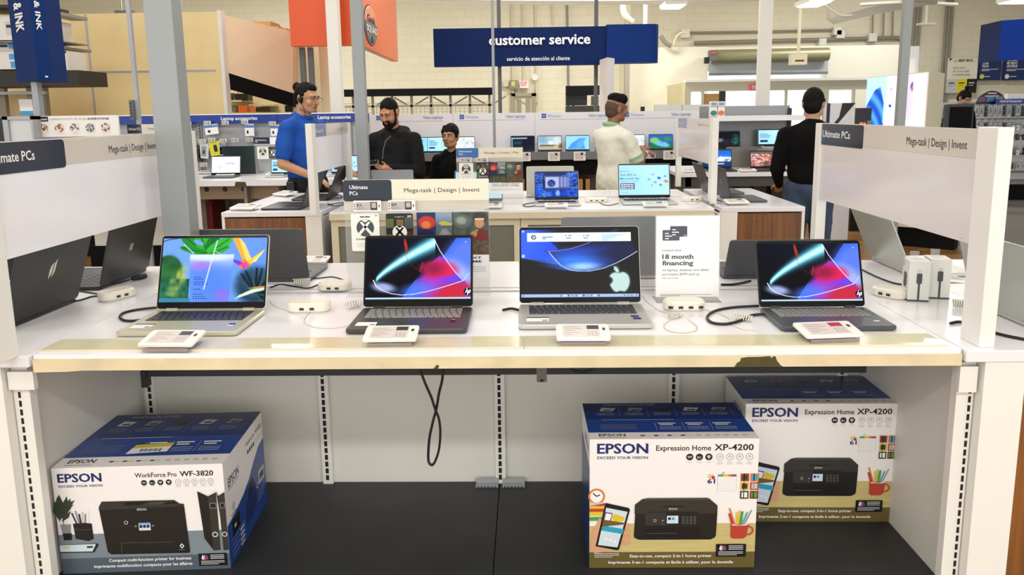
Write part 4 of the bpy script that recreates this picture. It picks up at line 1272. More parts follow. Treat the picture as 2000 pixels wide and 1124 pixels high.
def recycled(f, u0, v0, u1, v1):
    f.rect(u0, v0, u1, v1, 'BLACK'); w = u1 - u0; h = v1 - v0
    for k, c in enumerate(('PAPER', 'LGREY', 'RED', 'PURP')): f.poly([(u0 + w * (.1 + .05 * k), v0 + h * .6), (u0 + w * (.16 + .05 * k), v0 + h * .48), (u0 + w * (.2 + .05 * k), v0 + h * .6), (u0 + w * (.15 + .05 * k), v0 + h * .92)], c)
    for k in range(3): f.rect(u0 + w * .42, v0 + h * (.82 - k * .13), u0 + w * .9, v0 + h * (.88 - k * .13), 'LGREY')
    for k in range(3): f.rect(u0 + w * .08, v0 + h * (.36 - k * .12), u0 + w * (.9 - .2 * (k == 2)), v0 + h * (.41 - k * .12), 'LGREY')


def xp_front(f):
    f.rect(0, 0, 1, .35, 'DESKW'); f.rect(0, 0, 1, .125, 'DESKB')
    # brand line
    f.text('EPSON', .045, .893, .074, .301, 'EBLUE', .045); f.text('EXCEED YOUR VISION', .045, .850, .020, .301, 'EBLUE', .02)
    f.text('Expression Home', .393, .912, .040, .325, 'INK', .014); f.text('XP-4200', .737, .912, .046, .232, 'INK', .028)
    icons(f, (.593, .65, .706, .772, .83, .888, .946), 3, .862, .0215)
    # calendar and photo tiles
    f.text('05', .705, .70, .03, .035, 'YEL', .03); f.text('61', .702, .66, .034, .045, 'EBLUE', .04); f.disc(.735, .705, .011, 'RED')
    f.rect(.762, .60, .874, .73, 'LGREY'); f.rect(.764, .602, .872, .728, 'PAPER')
    for k, c in enumerate(('CYAN', 'GRN', 'YEL', 'YEL', 'ORNG', 'RED', 'PURP')): f.rect(.764 + k * .0154, .712, .7795 + k * .0154, .728, c)
    for k in range(1, 6): f.rect(.764, .602 + k * .0185, .872, .6025 + k * .0185, 'LGREY')
    for k in range(1, 7): f.rect(.764 + k * .0154, .602, .7645 + k * .0154, .712, 'LGREY')
    f.line([(.785, .742), (.792, .735), (.803, .75)], .003, 'GRN')
    for k, (c, c2) in enumerate((('RED', 'PLANT'), ('ORNG', 'CYAN'), ('YEL', 'PLANT'), ('RED', 'LGREY'), ('PLANT', 'PAPER'), ('REDD', 'GRN'))):
        x = .898 + (k % 2) * .058; y = .675 - (k // 2) * .067
        f.rect(x, y, x + .05, y + .06, c); f.rect(x + .008, y + .01, x + .042, y + .05, c2); f.rect(x + .018, y, x + .024, y + .06, 'BLACK' if k != 3 else 'MGREY')
    # clock, books
    f.disc(.042, .565, .05, 'ORNG'); f.disc(.042, .565, .039, 'PAPER'); f.line([(.02, .59), (.042, .565), (.062, .578)], .007, 'INK')
    for k, (c, v) in enumerate((('LGREY', .49), ('YEL', .465), ('RED', .44), ('YEL', .415), ('GRN', .375), ('PAPER', .335))): f.rect(0, v, .085, v + .03, c)
    f.poly([(0, .49), (.1, .515), (.13, .505), (.085, .49)], 'RED')
    # hand with a phone
    f.poly([(0, .15), (.02, .30), (.06, .40), (.075, .38), (.09, .25), (.16, .16), (.1, .13), (.03, .12)], 'SKIN')
    for v in (.33, .28, .235, .2): f.poly([(.19, v), (.215, v + .02), (.24, v + .022), (.25, v), (.235, v - .022), (.195, v - .018)], 'SKIN')
    f.poly([(.037, .175), (.093, .505), (.105, .512), (.235, .475), (.243, .46), (.18, .15), (.168, .142)], 'BLACK')
    f.poly([(.052, .185), (.10, .478), (.228, .445), (.17, .165)], 'LCD')
    f.poly([(.083, .375), (.095, .445), (.14, .435), (.128, .363)], 'PURP'); f.poly([(.09, .385), (.1, .435), (.134, .426), (.122, .374)], 'PAPER'); f.poly([(.13, .4), (.15, .43), (.215, .4), (.2, .37), (.15, .37)], 'YEL')
    f.poly([(.07, .30), (.078, .34), (.207, .31), (.2, .27)], 'CYAN'); f.poly([(.075, .33), (.085, .385), (.21, .36), (.205, .345)], 'DESKB')
    for k in range(3): f.disc(.10 + k * .028, .235 - k * .012, .009, 'PAPER')
    # printer
    f.poly([(.268, .26), (.272, .24), (.30, .225), (.73, .225), (.755, .24), (.762, .26), (.766, .43), (.76, .46), (.275, .45)], 'PR1')
    f.poly([(.27, .43), (.272, .5), (.318, .545), (.345, .548), (.705, .548), (.72, .54), (.766, .49), (.766, .43)], 'PR2'); f.poly([(.318, .543), (.345, .551), (.705, .551), (.722, .540), (.705, .535), (.345, .535)], 'PR3')
    f.rect(.34, .30, .655, .445, 'PR1'); f.rect(.335, .338, .46, .438, 'PR2'); f.rect(.34, .24, .66, .325, 'BLACK'); f.rect(.345, .272, .53, .278, 'PR3')
    f.poly([(.43, .48), (.445, .492), (.565, .492), (.58, .48)], 'PR1'); f.text('EPSON', .476, .459, .014, .05, 'LGREY', .02)
    f.rect(.465, .353, .533, .413, 'LCD'); f.rect(.472, .38, .488, .40, 'EBLUE'); f.rect(.494, .38, .51, .40, 'CYAN'); f.ring(.393, .376, .007, .0085, 'PAPER'); f.disc(.44, .376, .004, 'LGREY'); f.disc(.44, .35, .003, 'MGREY')
    for k in range(12): f.ring(.563 + (k % 4) * .023, .40 - (k // 4) * .022, .0055, .007, 'MGREY')
    # mug with pencils
    f.ring(.955, .295, .022, .031, 'RED'); f.poly([(.848, .34), (.85, .245), (.862, .232), (.925, .232), (.945, .25), (.955, .345)], 'RED'); f.poly([(.848, .345), (.862, .335), (.94, .335), (.955, .347), (.94, .357), (.862, .357)], 'PAPER'); f.poly([(.855, .345), (.9, .338), (.948, .346), (.9, .353)], 'REDD')
    for (a, b, c, d, col, wd) in ((.842, .43, .862, .345, 'RED', .022), (.838, .47, .872, .345, 'ORNG', .009), (.88, .44, .885, .345, 'YEL', .008), (.897, .455, .893, .345, 'YEL', .009), (.915, .445, .906, .345, 'GRN', .015), (.945, .44, .918, .345, 'CYAN', .008), (.97, .455, .93, .345, 'MGREY', .007)): f.line([(a, b), (c, d)], wd, col)
    recycled(f, .765, .09, .945, .19)
    f.text('Easy-to-use, compact 3-in-1 home printer', .74, .088, .022, .495, 'PAPER', .02, 'r'); f.text('Imprimante 3-en-1 compacte et facile à utiliser, pour le domicile', .87, .038, .022, .755, 'PAPER', .02, 'r')
    for k in range(3): f.rect(.03, .115 - k * .013, .18 - .04 * (k == 2), .121 - k * .013, 'LGREY')


def wf_front(f):
    f.rect(0, 0, 1, .375, 'DESKG'); f.rect(0, 0, 1, .145, 'DESKGB'); f.rect(0, 0, 1, .075, 'DESKGB')
    f.text('EPSON', .032, .868, .078, .255, 'EBLUE', .045); f.text('EXCEED YOUR VISION', .034, .820, .021, .255, 'EBLUE', .02)
    f.text('WorkForce Pro', .482, .893, .042, .245, 'INK', .014); f.text('WF-3820', .745, .893, .048, .197, 'INK', .028)
    icons(f, (.532, .58, .628, .677, .732, .781, .829, .877, .924), 4, .842, .0175)
    # plant, pens, tablet
    for (a, b, c, d) in ((.02, .5, .0, .7), (.03, .52, .03, .76), (.04, .52, .075, .74), (.05, .55, .095, .72), (.04, .6, .11, .66), (.03, .5, .09, .6), (.02, .55, .0, .62), (.045, .62, .12, .70), (.02, .62, .02, .74)):
        m = ((a + c) / 2, (b + d) / 2); dx, dy = (d - b) * .12, -(c - a) * .2
        f.poly([(a, b), (m[0] + dx, m[1] + dy), (c, d), (m[0] - dx, m[1] - dy)], 'PLANT')
    f.line([(.04, .46), (.035, .65)], .004, 'PLANT')
    f.poly([(.018, .475), (.028, .36), (.072, .36), (.08, .475)], 'MGREY'); f.poly([(.026, .39), (.03, .325), (.078, .325), (.08, .39)], 'PR1')
    for (a, b, c, d, col) in ((.093, .58, .115, .48, 'EBLUE'), (.115, .6, .13, .48, 'MGREY'), (.135, .57, .14, .48, 'PR1'), (.155, .59, .15, .48, 'LGREY'), (.172, .57, .165, .48, 'MGREY'), (.19, .6, .18, .48, 'PAPER')): f.line([(a, b), (c, d)], .009, col)
    f.poly([(.093, .48), (.1, .335), (.175, .31), (.205, .33), (.203, .475), (.165, .485)], 'PR1'); f.poly([(.095, .43), (.165, .42), (.203, .43), (.202, .425), (.165, .413), (.096, .424)], 'PR3')
    f.poly([(.0, .205), (.0, .28), (.225, .285), (.23, .27), (.2, .2)], 'INK'); f.poly([(.0, .215), (.0, .278), (.215, .28), (.19, .21)], 'LCD'); f.rect(.02, .25, .06, .262, 'YEL'); f.rect(.16, .245, .195, .262, 'PR1')
    # printer
    f.poly([(.255, .60), (.28, .2), (.3, .175), (.76, .165), (.768, .18), (.755, .63), (.26, .62)], 'PR1')
    f.poly([(.253, .60), (.255, .63), (.275, .68), (.70, .675), (.73, .64), (.755, .635), (.755, .615)], 'PR2'); f.poly([(.40, .635), (.415, .67), (.7, .66), (.72, .64)], 'BLACK'); f.poly([(.5, .64), (.56, .66), (.66, .66), (.62, .638)], 'PR3')
    f.rect(.35, .44, .56, .442, 'PR3'); f.poly([(.36, .28), (.67, .272), (.67, .278), (.36, .286)], 'PR3'); f.rect(.362, .165, .366, .28, 'PR3')
    f.text('EPSON', .477, .585, .02, .055, 'LGREY', .02); f.ring(.405, .475, .009, .0115, 'PAPER')
    f.rect(.478, .395, .547, .47, 'LCD')
    for k in range(3): f.rect(.482 + k * .021, .42, .499 + k * .021, .45, 'EBLUE')
    f.rect(.478, .458, .547, .47, 'CYAN'); f.ring(.46, .437, .004, .0055, 'LGREY'); f.ring(.562, .437, .004, .0055, 'LGREY')
    f.poly([(.708, .235), (.722, .26), (.736, .235), (.722, .21)], 'PAPER'); f.poly([(.714, .235), (.722, .249), (.730, .235), (.722, .221)], 'PR1'); f.rect(.7, .198, .738, .202, 'CYAN')
    # binders
    for (a, b, c) in ((.84, .9, .95), (.952, .96, 1.0)):
        f.poly([(a, .75), (b, .70), (c, .735), (c, .72), (b, .685), (a, .735)], 'PR1'); f.poly([(a + .01, .748), (b, .72), (c, .738), (min(c, b + .03), .755)], 'PAPER')
        f.poly([(a, .745), (a + .02, .3), (b + .01, .18), (c, .185), (c, .725), (b, .70)], 'PR1'); f.poly([(b, .70), (b + .008, .185), (c, .188), (c, .725)], 'PR2')
        f.rect(b + .008, .585, min(c - .004, 1), .635, 'MGREY'); f.rect(b + .011, .59, min(c - .007, .998), .63, 'PR1')
        if b < .95: f.ring(.925, .335, .011, .018, 'LGREY')
    f.ring(.982, .335, .011, .0165, 'LGREY')
    recycled(f, .815, .035, .985, .155)
    f.text('Compact multi-function printer for business', .772, .105, .028, .49, 'PAPER', .02, 'r'); f.text('Imprimante multifonction compacte pour les affaires', .776, .052, .028, .585, 'PAPER', .02, 'r')


def top_face(f, name, dark0, label_at=None):
    f.rect(0, .17, 1, 1, 'TOPBLUE'); f.rect(0, .52, 1, 1, 'TOPDARK')
    f.text('EPSON', .06, .075, .06, .16, 'INK', .02); f.rect(.06, .035, .22, .045, 'MGREY')
    for k, u in enumerate((.32, .40, .48, .56)):
        f.disc(u, .085, .016, 'INK', .008); f.rect(u + .02, .08, u + .05, .09, 'LGREY')
    for k in range(6): f.rect(.64 + k * .055, .07, .67 + k * .055, .10, 'LGREY')
    f.text(name, .14, .92, .045, .33, 'LGREY')
    for k in range(5):
        u = .08 + k * .18
        f.poly([(u + .02, .76), (u + .1, .75), (u + .13, .84), (u + .04, .86)], ('LGREY', 'MGREY', 'PR2', 'LGREY', 'MGREY')[k]); f.rect(u + .05, .77, u + .1, .80, 'PR1')
        for j in range(3): f.rect(u, .64 + j * .03, u + .11, .648 + j * .03, 'MGREY')
        f.rect(u + .145, .6, u + .147, .84, 'MGREY')
    f.rect(.1, .5, .55, .508, 'LGREY')
    for k in range(3):
        u = .44 + k * .17
        f.rect(u, .39, u + .11, .41, 'PAPER'); f.rect(u + .01, .35, u + .09, .37, 'PAPER')
        for j in range(3): f.rect(u, .24 + j * .03, u + .13, .246 + j * .03, 'LGREY')
        f.rect(u - .02, .22, u - .018, .42, 'LGREY')
    for j in range(5): f.rect(.08, .24 + j * .03, .30, .246 + j * .03, 'MGREY')


def carton(label, loc, rz, w, d, h, kind):
    t = thing('printer_carton', label, 'carton', loc, rz, 'printer cartons under the nearest table')
    b = B().box(0, 0, 0, w, d, h, 0)
    f = Face(b, frame((0, 0, 0), (1, 0, 0), (0, 0, 1)), w, h)
    (xp_front if kind == 'xp' else wf_front)(f)
    top_face(Face(b, frame((0, 0, h), (1, 0, 0), (0, 1, 0)), w, d), 'Expression Home XP-4200' if kind == 'xp' else 'WorkForce Pro WF-3820', 0)
    f = Face(b, frame((w, 0, 0), (0, 1, 0), (0, 0, 1)), d, h)
    if kind == 'wf':
        f.poly([(0, 0), (1, 0), (1, .72), (.85, .70), (.7, .62), (.55, .52), (.4, .46), (.2, .42), (0, .40)], 'TOPBLUE')
        f.text('EPSON', .08, .72, .085, .25, 'EBLUE', .02); f.rect(.08, .69, .33, .70, 'MGREY'); f.text('WorkForce Pro', .54, .86, .04, .22, 'INK'); f.text('WF-3820', .79, .86, .045, .17, 'INK')
        for k in range(4): f.disc(.58 + k * .05, .79, .018, 'INK')
        for k in range(5): f.ring(.78 + k * .045, .79, .014, .016, 'MGREY')
        f.poly([(.12, .5), (.16, .55), (.2, .5), (.16, .45)], 'LGREY'); f.rect(.1, .43, .22, .44, 'TOPBLUE')
        f.rect(.1, .23, .28, .38, 'BLACK'); f.rect(.15, .29, .19, .32, 'LCD'); f.poly([(.5, .34), (.54, .46), (.64, .5), (.68, .42), (.62, .34)], 'BLACK')
        f.poly([(.42, .12), (.45, .33), (.7, .40), (.72, .2), (.6, .12)], 'TOPDARK'); f.rect(.8, .32, .96, .46, 'LGREY'); f.rect(.83, .35, .94, .42, 'BLACK')
        f.ring(.76, .34, .02, .03, 'LGREY')
        for k in range(4):
            f.rect(.08, .21 - k * .05, .4, .213 - k * .05, 'LGREY'); f.rect(.27, .177 - k * .05, .36, .190 - k * .05, 'PAPER')
        for k in range(3): f.rect(.75, .25 - k * .04, .93, .255 - k * .04, 'LGREY')
    else:
        f.rect(0, 0, 1, .6, 'TOPBLUE'); f.text('EPSON', .1, .75, .06, .5, 'EBLUE', .02)
    f = Face(b, frame((0, d, 0), (0, -1, 0), (0, 0, 1)), d, h)
    f.rect(0, 0, 1, .78 if kind == 'xp' else .5, 'TOPDARK'); f.text('EPSON', .45, .85, .05, .4, 'EBLUE', .02)
    b.build('carton', PM, t)
    # sealing tape across the top seam
    if kind == 'wf':
        q = B(frame((0, 0, h + .002), (1, 0, 0), (0, 1, 0))).poly([(w * .36, d * .20), (w * .60, d * .23), (w * .60, d * .39), (w * .37, d * .36)], 0, 0).poly([(w * .368, d * .30), (w * .60, d * .325), (w * .60, d * .39), (w * .37, d * .36)], .0003, 1)
        for k in range(14): q.rect(w * (.43 + .0095 * k), d * .235, w * (.433 + .0095 * k + .003 * (k % 3 == 0)), d * .285, .0006, 2)
        q.build('barcode_label', [PAPER, mat('label_yellow', '#d8c23a', .4), INK], t)['label'] = 'yellow and white bar code sticker'
    return t


carton('large blue and white printer carton at the left end of the lower deck', (-1.372, 1.955, .2), math.radians(3.3), .485, .375, .33, 'wf')
carton('blue and white all-in-one printer carton nearest to the viewer, right half of the deck', (.170, 1.985, .2), math.radians(.4), .48, .262, .399, 'xp')
carton('blue and white all-in-one printer carton standing behind its twin, in the right corner', (.683, 2.232, .2), math.radians(-.3), .472, .242, .402, 'xp')

# ================================================================== second table: what stands on it
S2 = 'laptops on the second table'
laptop('small laptop with a blue room and leaves on screen, on the second table', (.200, 5.08, TABLE), 0, .305, .22, .203, 14, SILV, KEYD, screen=scr_bluehouse, res=(60, 40), group=S2)
sv = laptop('silver laptop advertising Save $20 on a pale blue screen', (.815, 5.15, TABLE), 0, .362, .26, .243, 13, SILV, KEYD, screen=scr_save_text, res=(70, 45), group=S2)
lid_ = [c for c in sv.children if c.name.startswith('lid')][0]
a_ = math.radians(13)
Ms = Matrix(((1, 0, 0, 0), (0, math.sin(a_), -math.cos(a_), 0), (0, math.cos(a_), math.sin(a_), .018), (0, 0, 0, 1)))
q = B(Ms)
for (s_, y_, h_, w_, m_) in (('Microsoft 365', .186, .008, .06, 0), ('Save $20 on', .158, .0155, .112, 0), ('Microsoft 365', .131, .0155, .133, 0), ('with purchase of a new device*', .115, .007, .13, 0)):
    q.text(s_, -.166, y_, h_, w_, .0016, m_, bold=.012)
q.rect(-.166, .063, -.066, .105, .0015, 1)
for k_, s_ in enumerate(('My Best Buy Plus', 'and My Best Buy Total', 'Members save $30')): q.text(s_, -.117, .093 - k_ * .012, .006, .085, .002, 2, bold=.03, al='c')
q.text('*Terms apply', -.166, .038, .005, .05, .0016, 0)
q.build('screen_text', [mat('screen_navy', '#1d4a74', .4, emit=.6), mat('screen_dark_blue', '#162848', .4, emit=.6), mat('screen_white', '#f2f8ff', .4, emit=.9)], lid_)
laptop('laptop with a pale blue screen half hidden by the second gift card stand', (-.335, 5.04, TABLE), 0, .33, .22, .215, 12, SILV, KEYD, screen=scr_save_text, res=(50, 30), group=S2)
laptop('pale silver laptop seen from the back, behind the blue room laptop', (.165, 5.42, TABLE), math.pi, .345, .23, .215, 8, SILV, lid=mat('bright_lid', '#d2cfc6', .35, .2), group=S2)
laptop('silver laptop seen from the back, just above the navy Ultimate PCs tab', (-.985, 5.40, TABLE), math.pi, .31, .22, .205, 10, SILV, lid=mat('satin_grey_lid', '#8d9094', .3, .4), group=S2)
laptop('black laptop open on the left end of the second table, before the man in blue', (-1.50, 5.0, TABLE), -math.pi / 2, .36, .27, .265, 20, BLKS, KEYB, logo=logo_hex, group=S2)
laptop('black laptop behind the small pale sign board, left end of the second table', (-1.47, 5.52, TABLE), -math.pi / 2, .36, .26, .25, 24, BLKS, KEYB, logo=logo_hex, group=S2)
laptop('dark grey laptop open at the right end of the second table, beside the sign post', (1.375, 5.14, TABLE), math.pi / 2, .34, .24, .22, 14, GREYL, KEYB, logo=logo_ring, lid=mat('charcoal_lid', '#3b3d3f', .4, .2), group=S2)
laptop('dark grey laptop behind the small sign board at the right end of the second table', (1.36, 5.62, TABLE), math.pi / 2, .34, .24, .22, 20, GREYL, KEYB, lid=mat('charcoal_lid', '#3b3d3f', .4, .2), group=S2)

price_tag('price tag in front of the blue room laptop on the second table', onZ(1087, 409, .9), 0, 10, .15, .08)
price_tag('price tag in front of the Save $20 laptop', onZ(1281, 407, .9), 0, 10, .16, .08)
price_tag('price tag in front of the laptop half hidden by the gift card stand', onZ(962, 410, .9), 0, 10, .12, .08)
price_tag('price tag in front of the dark grey laptop at the right end', onZ(1443, 402, .9), .1, 10, .15, .09)
price_tag('price tag at the front corner of the left end of the second table', onZ(470, 413, .9), -.2, 8, .17, .12)
price_tag('price tag behind the black laptop at the left end of the second table', onZ(545, 385, .9), -.6, 8, .17, .12)
hub('white security hub between the blue room laptop and the Save $20 laptop', 1165, 395, 0, .16, .07, 3)
hub('white security hub behind the small sign board, right end of the second table', 1352, 393, .2, .15, .08)
cable('black cable beside the blue room laptop, left', [(1045, 396), (1030, 398), (1021, 401), (1030, 404), (1046, 402)], .003)
cable('thin black cable from the hub to the Save $20 laptop', [(1170, 395, .012), (1178, 400), (1192, 401), (1208, 397)], .0025)
cable('black cables curled at the left end of the second table, beside the Ultimate PCs tab', [(640, 398), (655, 403), (672, 400), (668, 396), (652, 398), (640, 401)], .0028)
cable('black cable running back along the left end of the second table', [(638, 392), (652, 388), (668, 386), (664, 381), (648, 381)], .003)
cable('white cable curled beside the hub at the right end of the second table', [(1352, 388), (1364, 380), (1370, 386), (1364, 396), (1350, 400), (1338, 396)], .0025, CABLEW)
cable('black cables behind the dark grey laptop, right end of the second table', [(1382, 396), (1395, 390), (1410, 394), (1388, 386)], .003)
P = [onY(u, v, 5.25) for (u, v) in ((1178, 381), (1187, 367), (1192, 381))]
tag(B().tube(P, .003, 6).build('cable', CABLEW), 'white cable bent to a peak behind the Save $20 laptop', 'cable', 'cables on the tables')

card_stand(5.0, {'head': (891, 288, 1021, 309), 'foot': (893, 384, 1021, 395)}, 'clear gift card stand on the second table, blue Performance PCs tab', .335, mat('tab_blue', '#3a6cae', .3), 'Performance', 'PCs', 'Manage | Create | Play', None, None,
           (955, 317, 1021, 357), (955, 357, 1021, 379), False)
gift_card('white gift card with a round cross emblem, on the stand in front of the boy', *pxr(897, 318, 924, 351, 4.985), 4.985, False, GC)
gift_card('dark gift card with a white round cross emblem, right of the boy', *pxr(931, 318, 955, 351, 4.985), 4.985, True, GC)
shelf_label('small price label above the white gift card in front of the boy', *pxr(898, 308, 921, 317, 4.98), 4.98, '$16', PL)
shelf_label('small price label above the dark gift card right of the boy', *pxr(930, 308, 953, 317, 4.98), 4.98, '$59', PL)

# ================================================================== long wall bench with value laptops
t = thing('wall_panel_bench', 'long white backed bench of laptops along the back, Windows and Value Laptops headings', 'bench', (.5, 10.8, 0))
A = at((.5, 10.8, 0))
PW = mat('panel_cool_white', '#e6e5ea', .3)
GB = mat('bench_grey', '#75767a', .5)
WBLUE = mat('window_blue', '#2060b0', .4)
xs = [onY(u, 230, 10.8).x for u in (722, 885, 1045, 1207, 1369)]
for k in range(4):
    x0, x1 = xs[k], xs[k + 1]
    q = B(A).box(x0, 10.8, .95, x1 - .006, 10.85, 1.515, 0)
    M = frame((0, 10.799, 0), (1, 0, 0), (0, 0, 1)); w = x1 - x0
    q.rect(x0 + w * .06, 1.412, x1 - w * .12, 1.416, .0, 3, M)
    for (dx, dz) in ((0, 0), (.034, 0), (0, .034), (.034, .034)): q.rect(x0 + w * .08 + dx, 1.435 + dz, x0 + w * .08 + dx + .03, 1.465 + dz, .001, 1, M)
    q.text('Windows', x0 + w * .15, 1.445, .04, w * .16, .001, 2, M=M)
    q.text('Value Laptops', x1 - w * .12, 1.445, .046, w * .24, .001, 1, M=M, al='r')
    q.build('panel', [PW, WBLUE, mat('pale_blue_print', '#7e9cc4', .4), GREYINK], t)
B(A).box(xs[0], 10.38, .87, xs[4] + .1, 10.8, .95, 0).box(xs[0], 10.36, .86, xs[4] + .1, 10.38, .965, 0).build('counter', GB, t)
B(A).box(xs[0], 10.42, .64, xs[4] + .1, 10.44, .86, 0).build('recess_sheet', MATTE, t)  # black sheet standing in for the dark recess under the counter
B(A).box(xs[0], 10.72, 0, xs[4] + .1, 10.8, .87, 0).build('lower_back', mat('lower_brown_grey', '#6b645c', .6), t)
WB = 'laptops on the long wall bench'
BZ = .95
for (u, s_, lab) in ((812, scr_bluewave, 'laptop half hidden behind the bearded man, blue green screen'), (858, scr_save_far, 'laptop with pale blue screen between the bearded man and the boy'),
                     (904, scr_lightdots, 'laptop with white screen just right of the head of the boy'), (1021, scr_window, 'laptop with a dark window on screen, on the wall bench'),
                     (1074, scr_lounge, 'laptop with a lounge picture on screen, on the wall bench'), (1128, scr_bluewave, 'laptop with a light blue wave on screen, left of the man in white'),
                     (1186, scr_lightdots, 'laptop mostly hidden behind the man in the white shirt'), (1236, scr_lightdots, 'laptop with white screen behind the arm of the man in white'), (1291, scr_parrot, 'laptop with a green and blue bird picture on screen')):
    p = onY(u, 294, 10.60)
    laptop(lab, (p.x, 10.60, BZ), 0, .345, .2, .225, 10, DARKL, KEYB, screen=s_, res=(24, 15), group=WB)
for (u, lab) in ((1025, 'under the dark window laptop'), (1082, 'under the lounge picture laptop'), (1132, 'under the light blue wave laptop'), (1245, 'below the arm of the man in white'), (1307, 'under the bird picture laptop')):
    p = onY(u, 310, 10.35)
    price_tag('digital price tag on the bench edge ' + lab, (p.x, 10.352, .845), 0, 2, .165, .125, holder=False, group='price tags on the wall bench', stand=True)
q = onY(1262, 305, 10.35)
tag(B().prism(rrect(.26, .085, .03, 4, q.x, .905), 10.335, 10.358, 0, Matrix(((1, 0, 0, 0), (0, 0, 1, 0), (0, 1, 0, 0), (0, 0, 0, 1)))).build('plastic_pouch', mat('clear_pouch', '#c9cbcd', .2)), 'clear plastic pouch hanging on the bench edge by the man in white', 'pouch')
KRAFT = mat('kraft_board', '#b58a56', .7)


def stock_box(label, u0, v0, u1, v1, Y, dep, m0, m1, grp, zb=None):
    x0, z0, x1, z1 = pxr(u0, v0, u1, v1, Y)
    if zb is not None: z0 = zb
    t = thing('stock_carton', label, 'carton', ((x0 + x1) / 2, Y, z0), 0, grp)
    A = at((0, 0, z0)) @ at(((x0 + x1) / 2, Y, 0))
    B(A).box(x0, Y, z0, x1, Y + dep, z1, 0).build('carton', m0, t)
    B(A).box(x0 + .002, Y - .002, z0, x1 - .002, Y, z0 + (z1 - z0) * .72, 0).build('white_label', m1, t)
    return t


for (u, lab) in ((1020, 'below the dark window laptop'), (1036, 'between the gift card stand and the silver lid'), (1134, 'right of the blue room laptop'), (1148, 'left of the man in white')):
    stock_box('kraft stock carton under the wall bench, ' + lab, u - 4, 350, u + 4, 380, 10.45, .25, KRAFT, mat('label_cream', '#e4dccb', .5), 'cartons under the benches', 0.0)

# ================================================================== bench on the right with two tiers of laptops
t = thing('tiered_bench', 'white topped laptop bench with a grey shelf back, behind the man in jeans', 'bench', (2.2, 7.9, 0))
A = at((2.2, 7.9, 0))
GBK = mat('shelf_back_steel', '#8b8d90', .35, metal=.15)
B(A).box(1.50, 7.35, .865, 2.95, 8.42, .9).build('worktop', WHITE, t)
B(A).box(1.56, 7.42, .76, 2.9, 7.46, .865).build('apron', mat('apron_dark', '#4a4b4d', .5), t)
for (x_, y_) in ((1.58, 7.42), (2.86, 7.42), (1.58, 8.32), (2.86, 8.32)):
    B(A).box(x_, y_, 0, x_ + .06, y_ + .06, .865).build('leg', mat('apron_dark', '#4a4b4d', .5), t)
B(A).box(1.93, 8.0, .9, 2.92, 8.42, 1.10).build('riser', GBK, t)
B(A).box(1.93, 8.38, 1.10, 2.92, 8.42, 1.56).build('shelf_back', GBK, t)
B(A).box(2.02, 8.0, 1.40, 3.0, 8.40, 1.455).build('upper_shelf', WHITE, t)
B(A).box(2.90, 8.34, 1.1, 2.93, 8.40, 1.53).build('upright', BLACK, t)
RB = 'laptops on the tiered bench'
laptop('laptop with a snowy mountain picture on screen, right of the sign post', (1.97, 7.72, TABLE), 0, .30, .22, .20, 8, BLKS, KEYB, screen=scr_mount, res=(30, 18), group=RB)
laptop('laptop with red rose pattern on screen, left of the man in jeans', (2.475, 7.70, TABLE), 0, .335, .23, .185, 14, BLKS, KEYB, screen=scr_rose, res=(36, 22), group=RB)
laptop('grey laptop seen from the back, between the mountain and rose laptops', (2.27, 7.93, TABLE), math.pi, .33, .10, .215, 6, SILV, lid=mat('warm_grey_lid', '#7f7a75', .35, .3), group=RB)
laptop('laptop with a dark aurora screen, on the upper tier', (2.19, 8.25, 1.10), 0, .32, .15, .17, 8, BLKS, KEYB, screen=scr_aurora, res=(24, 14), group=RB)
laptop('laptop with a pale blue screen, on the upper tier beside the man in jeans', (2.71, 8.25, 1.10), 0, .33, .15, .185, 8, SILV, KEYD, screen=scr_save_far, res=(30, 18), group=RB)
price_tag('white price tag on the tiered bench, left of the rose laptop', (2.21, 7.42, .9), 0, 8, .16, .09)
price_tag('white price tag on the tiered bench, left of the mountain laptop', (1.62, 7.42, .9), 0, 8, .14, .09)
for (u, mm, lab) in ((1394, '#2f7f7a', 'small carton with a teal picture on the upper shelf'), (1409, '#e0744a', 'small carton with an orange picture on the upper shelf')):
    x0, z0, x1, z1 = pxr(u - 7, 198, u + 7, 226, 8.05); z0 = 1.455
    L = ((x0 + x1) / 2, 8.05, z0); tt = thing('software_carton', lab, 'carton', L, 0, 'small cartons on the upper shelf'); Aq = at(L)
    q = B(Aq).box(x0, 8.05, z0, x1, 8.11, z1, 0); M = frame((0, 8.049, 0), (1, 0, 0), (0, 0, 1)); hh = z1 - z0
    q.rect(x0, z0 + hh * .62, x1, z0 + hh * .66, 0, 1, M); q.rect(x0 + .008, z0 + hh * .72, x1 - .008, z0 + hh * .92, 0, 2, M)
    q.poly(circ(.034, 14, (x0 + x1) / 2, z0 + hh * .2, hh * .18), 0, 1, M)
    q.build('carton', [PAPER, mat('pic_' + mm[1:], mm, .4), mat('pale_blue_print', '#7e9cc4', .4)], tt)
for k, (u0, u1) in enumerate(((1396, 1430), (1440, 1462), (1470, 1497), (1505, 1540))):
    stock_box(('dark', 'second dark', 'wide dark', 'tall dark')[k] + ' stock carton with white label under the tiered bench, ' + ('behind the sign post', 'left of centre', 'right of centre', 'beside the jeans')[k], u0, 352, u1, 415, 7.95, .3, mat('carton_brown_dark', '#3f3226', .7), mat('label_cream', '#e4dccb', .5), 'cartons under the benches', 0.0)

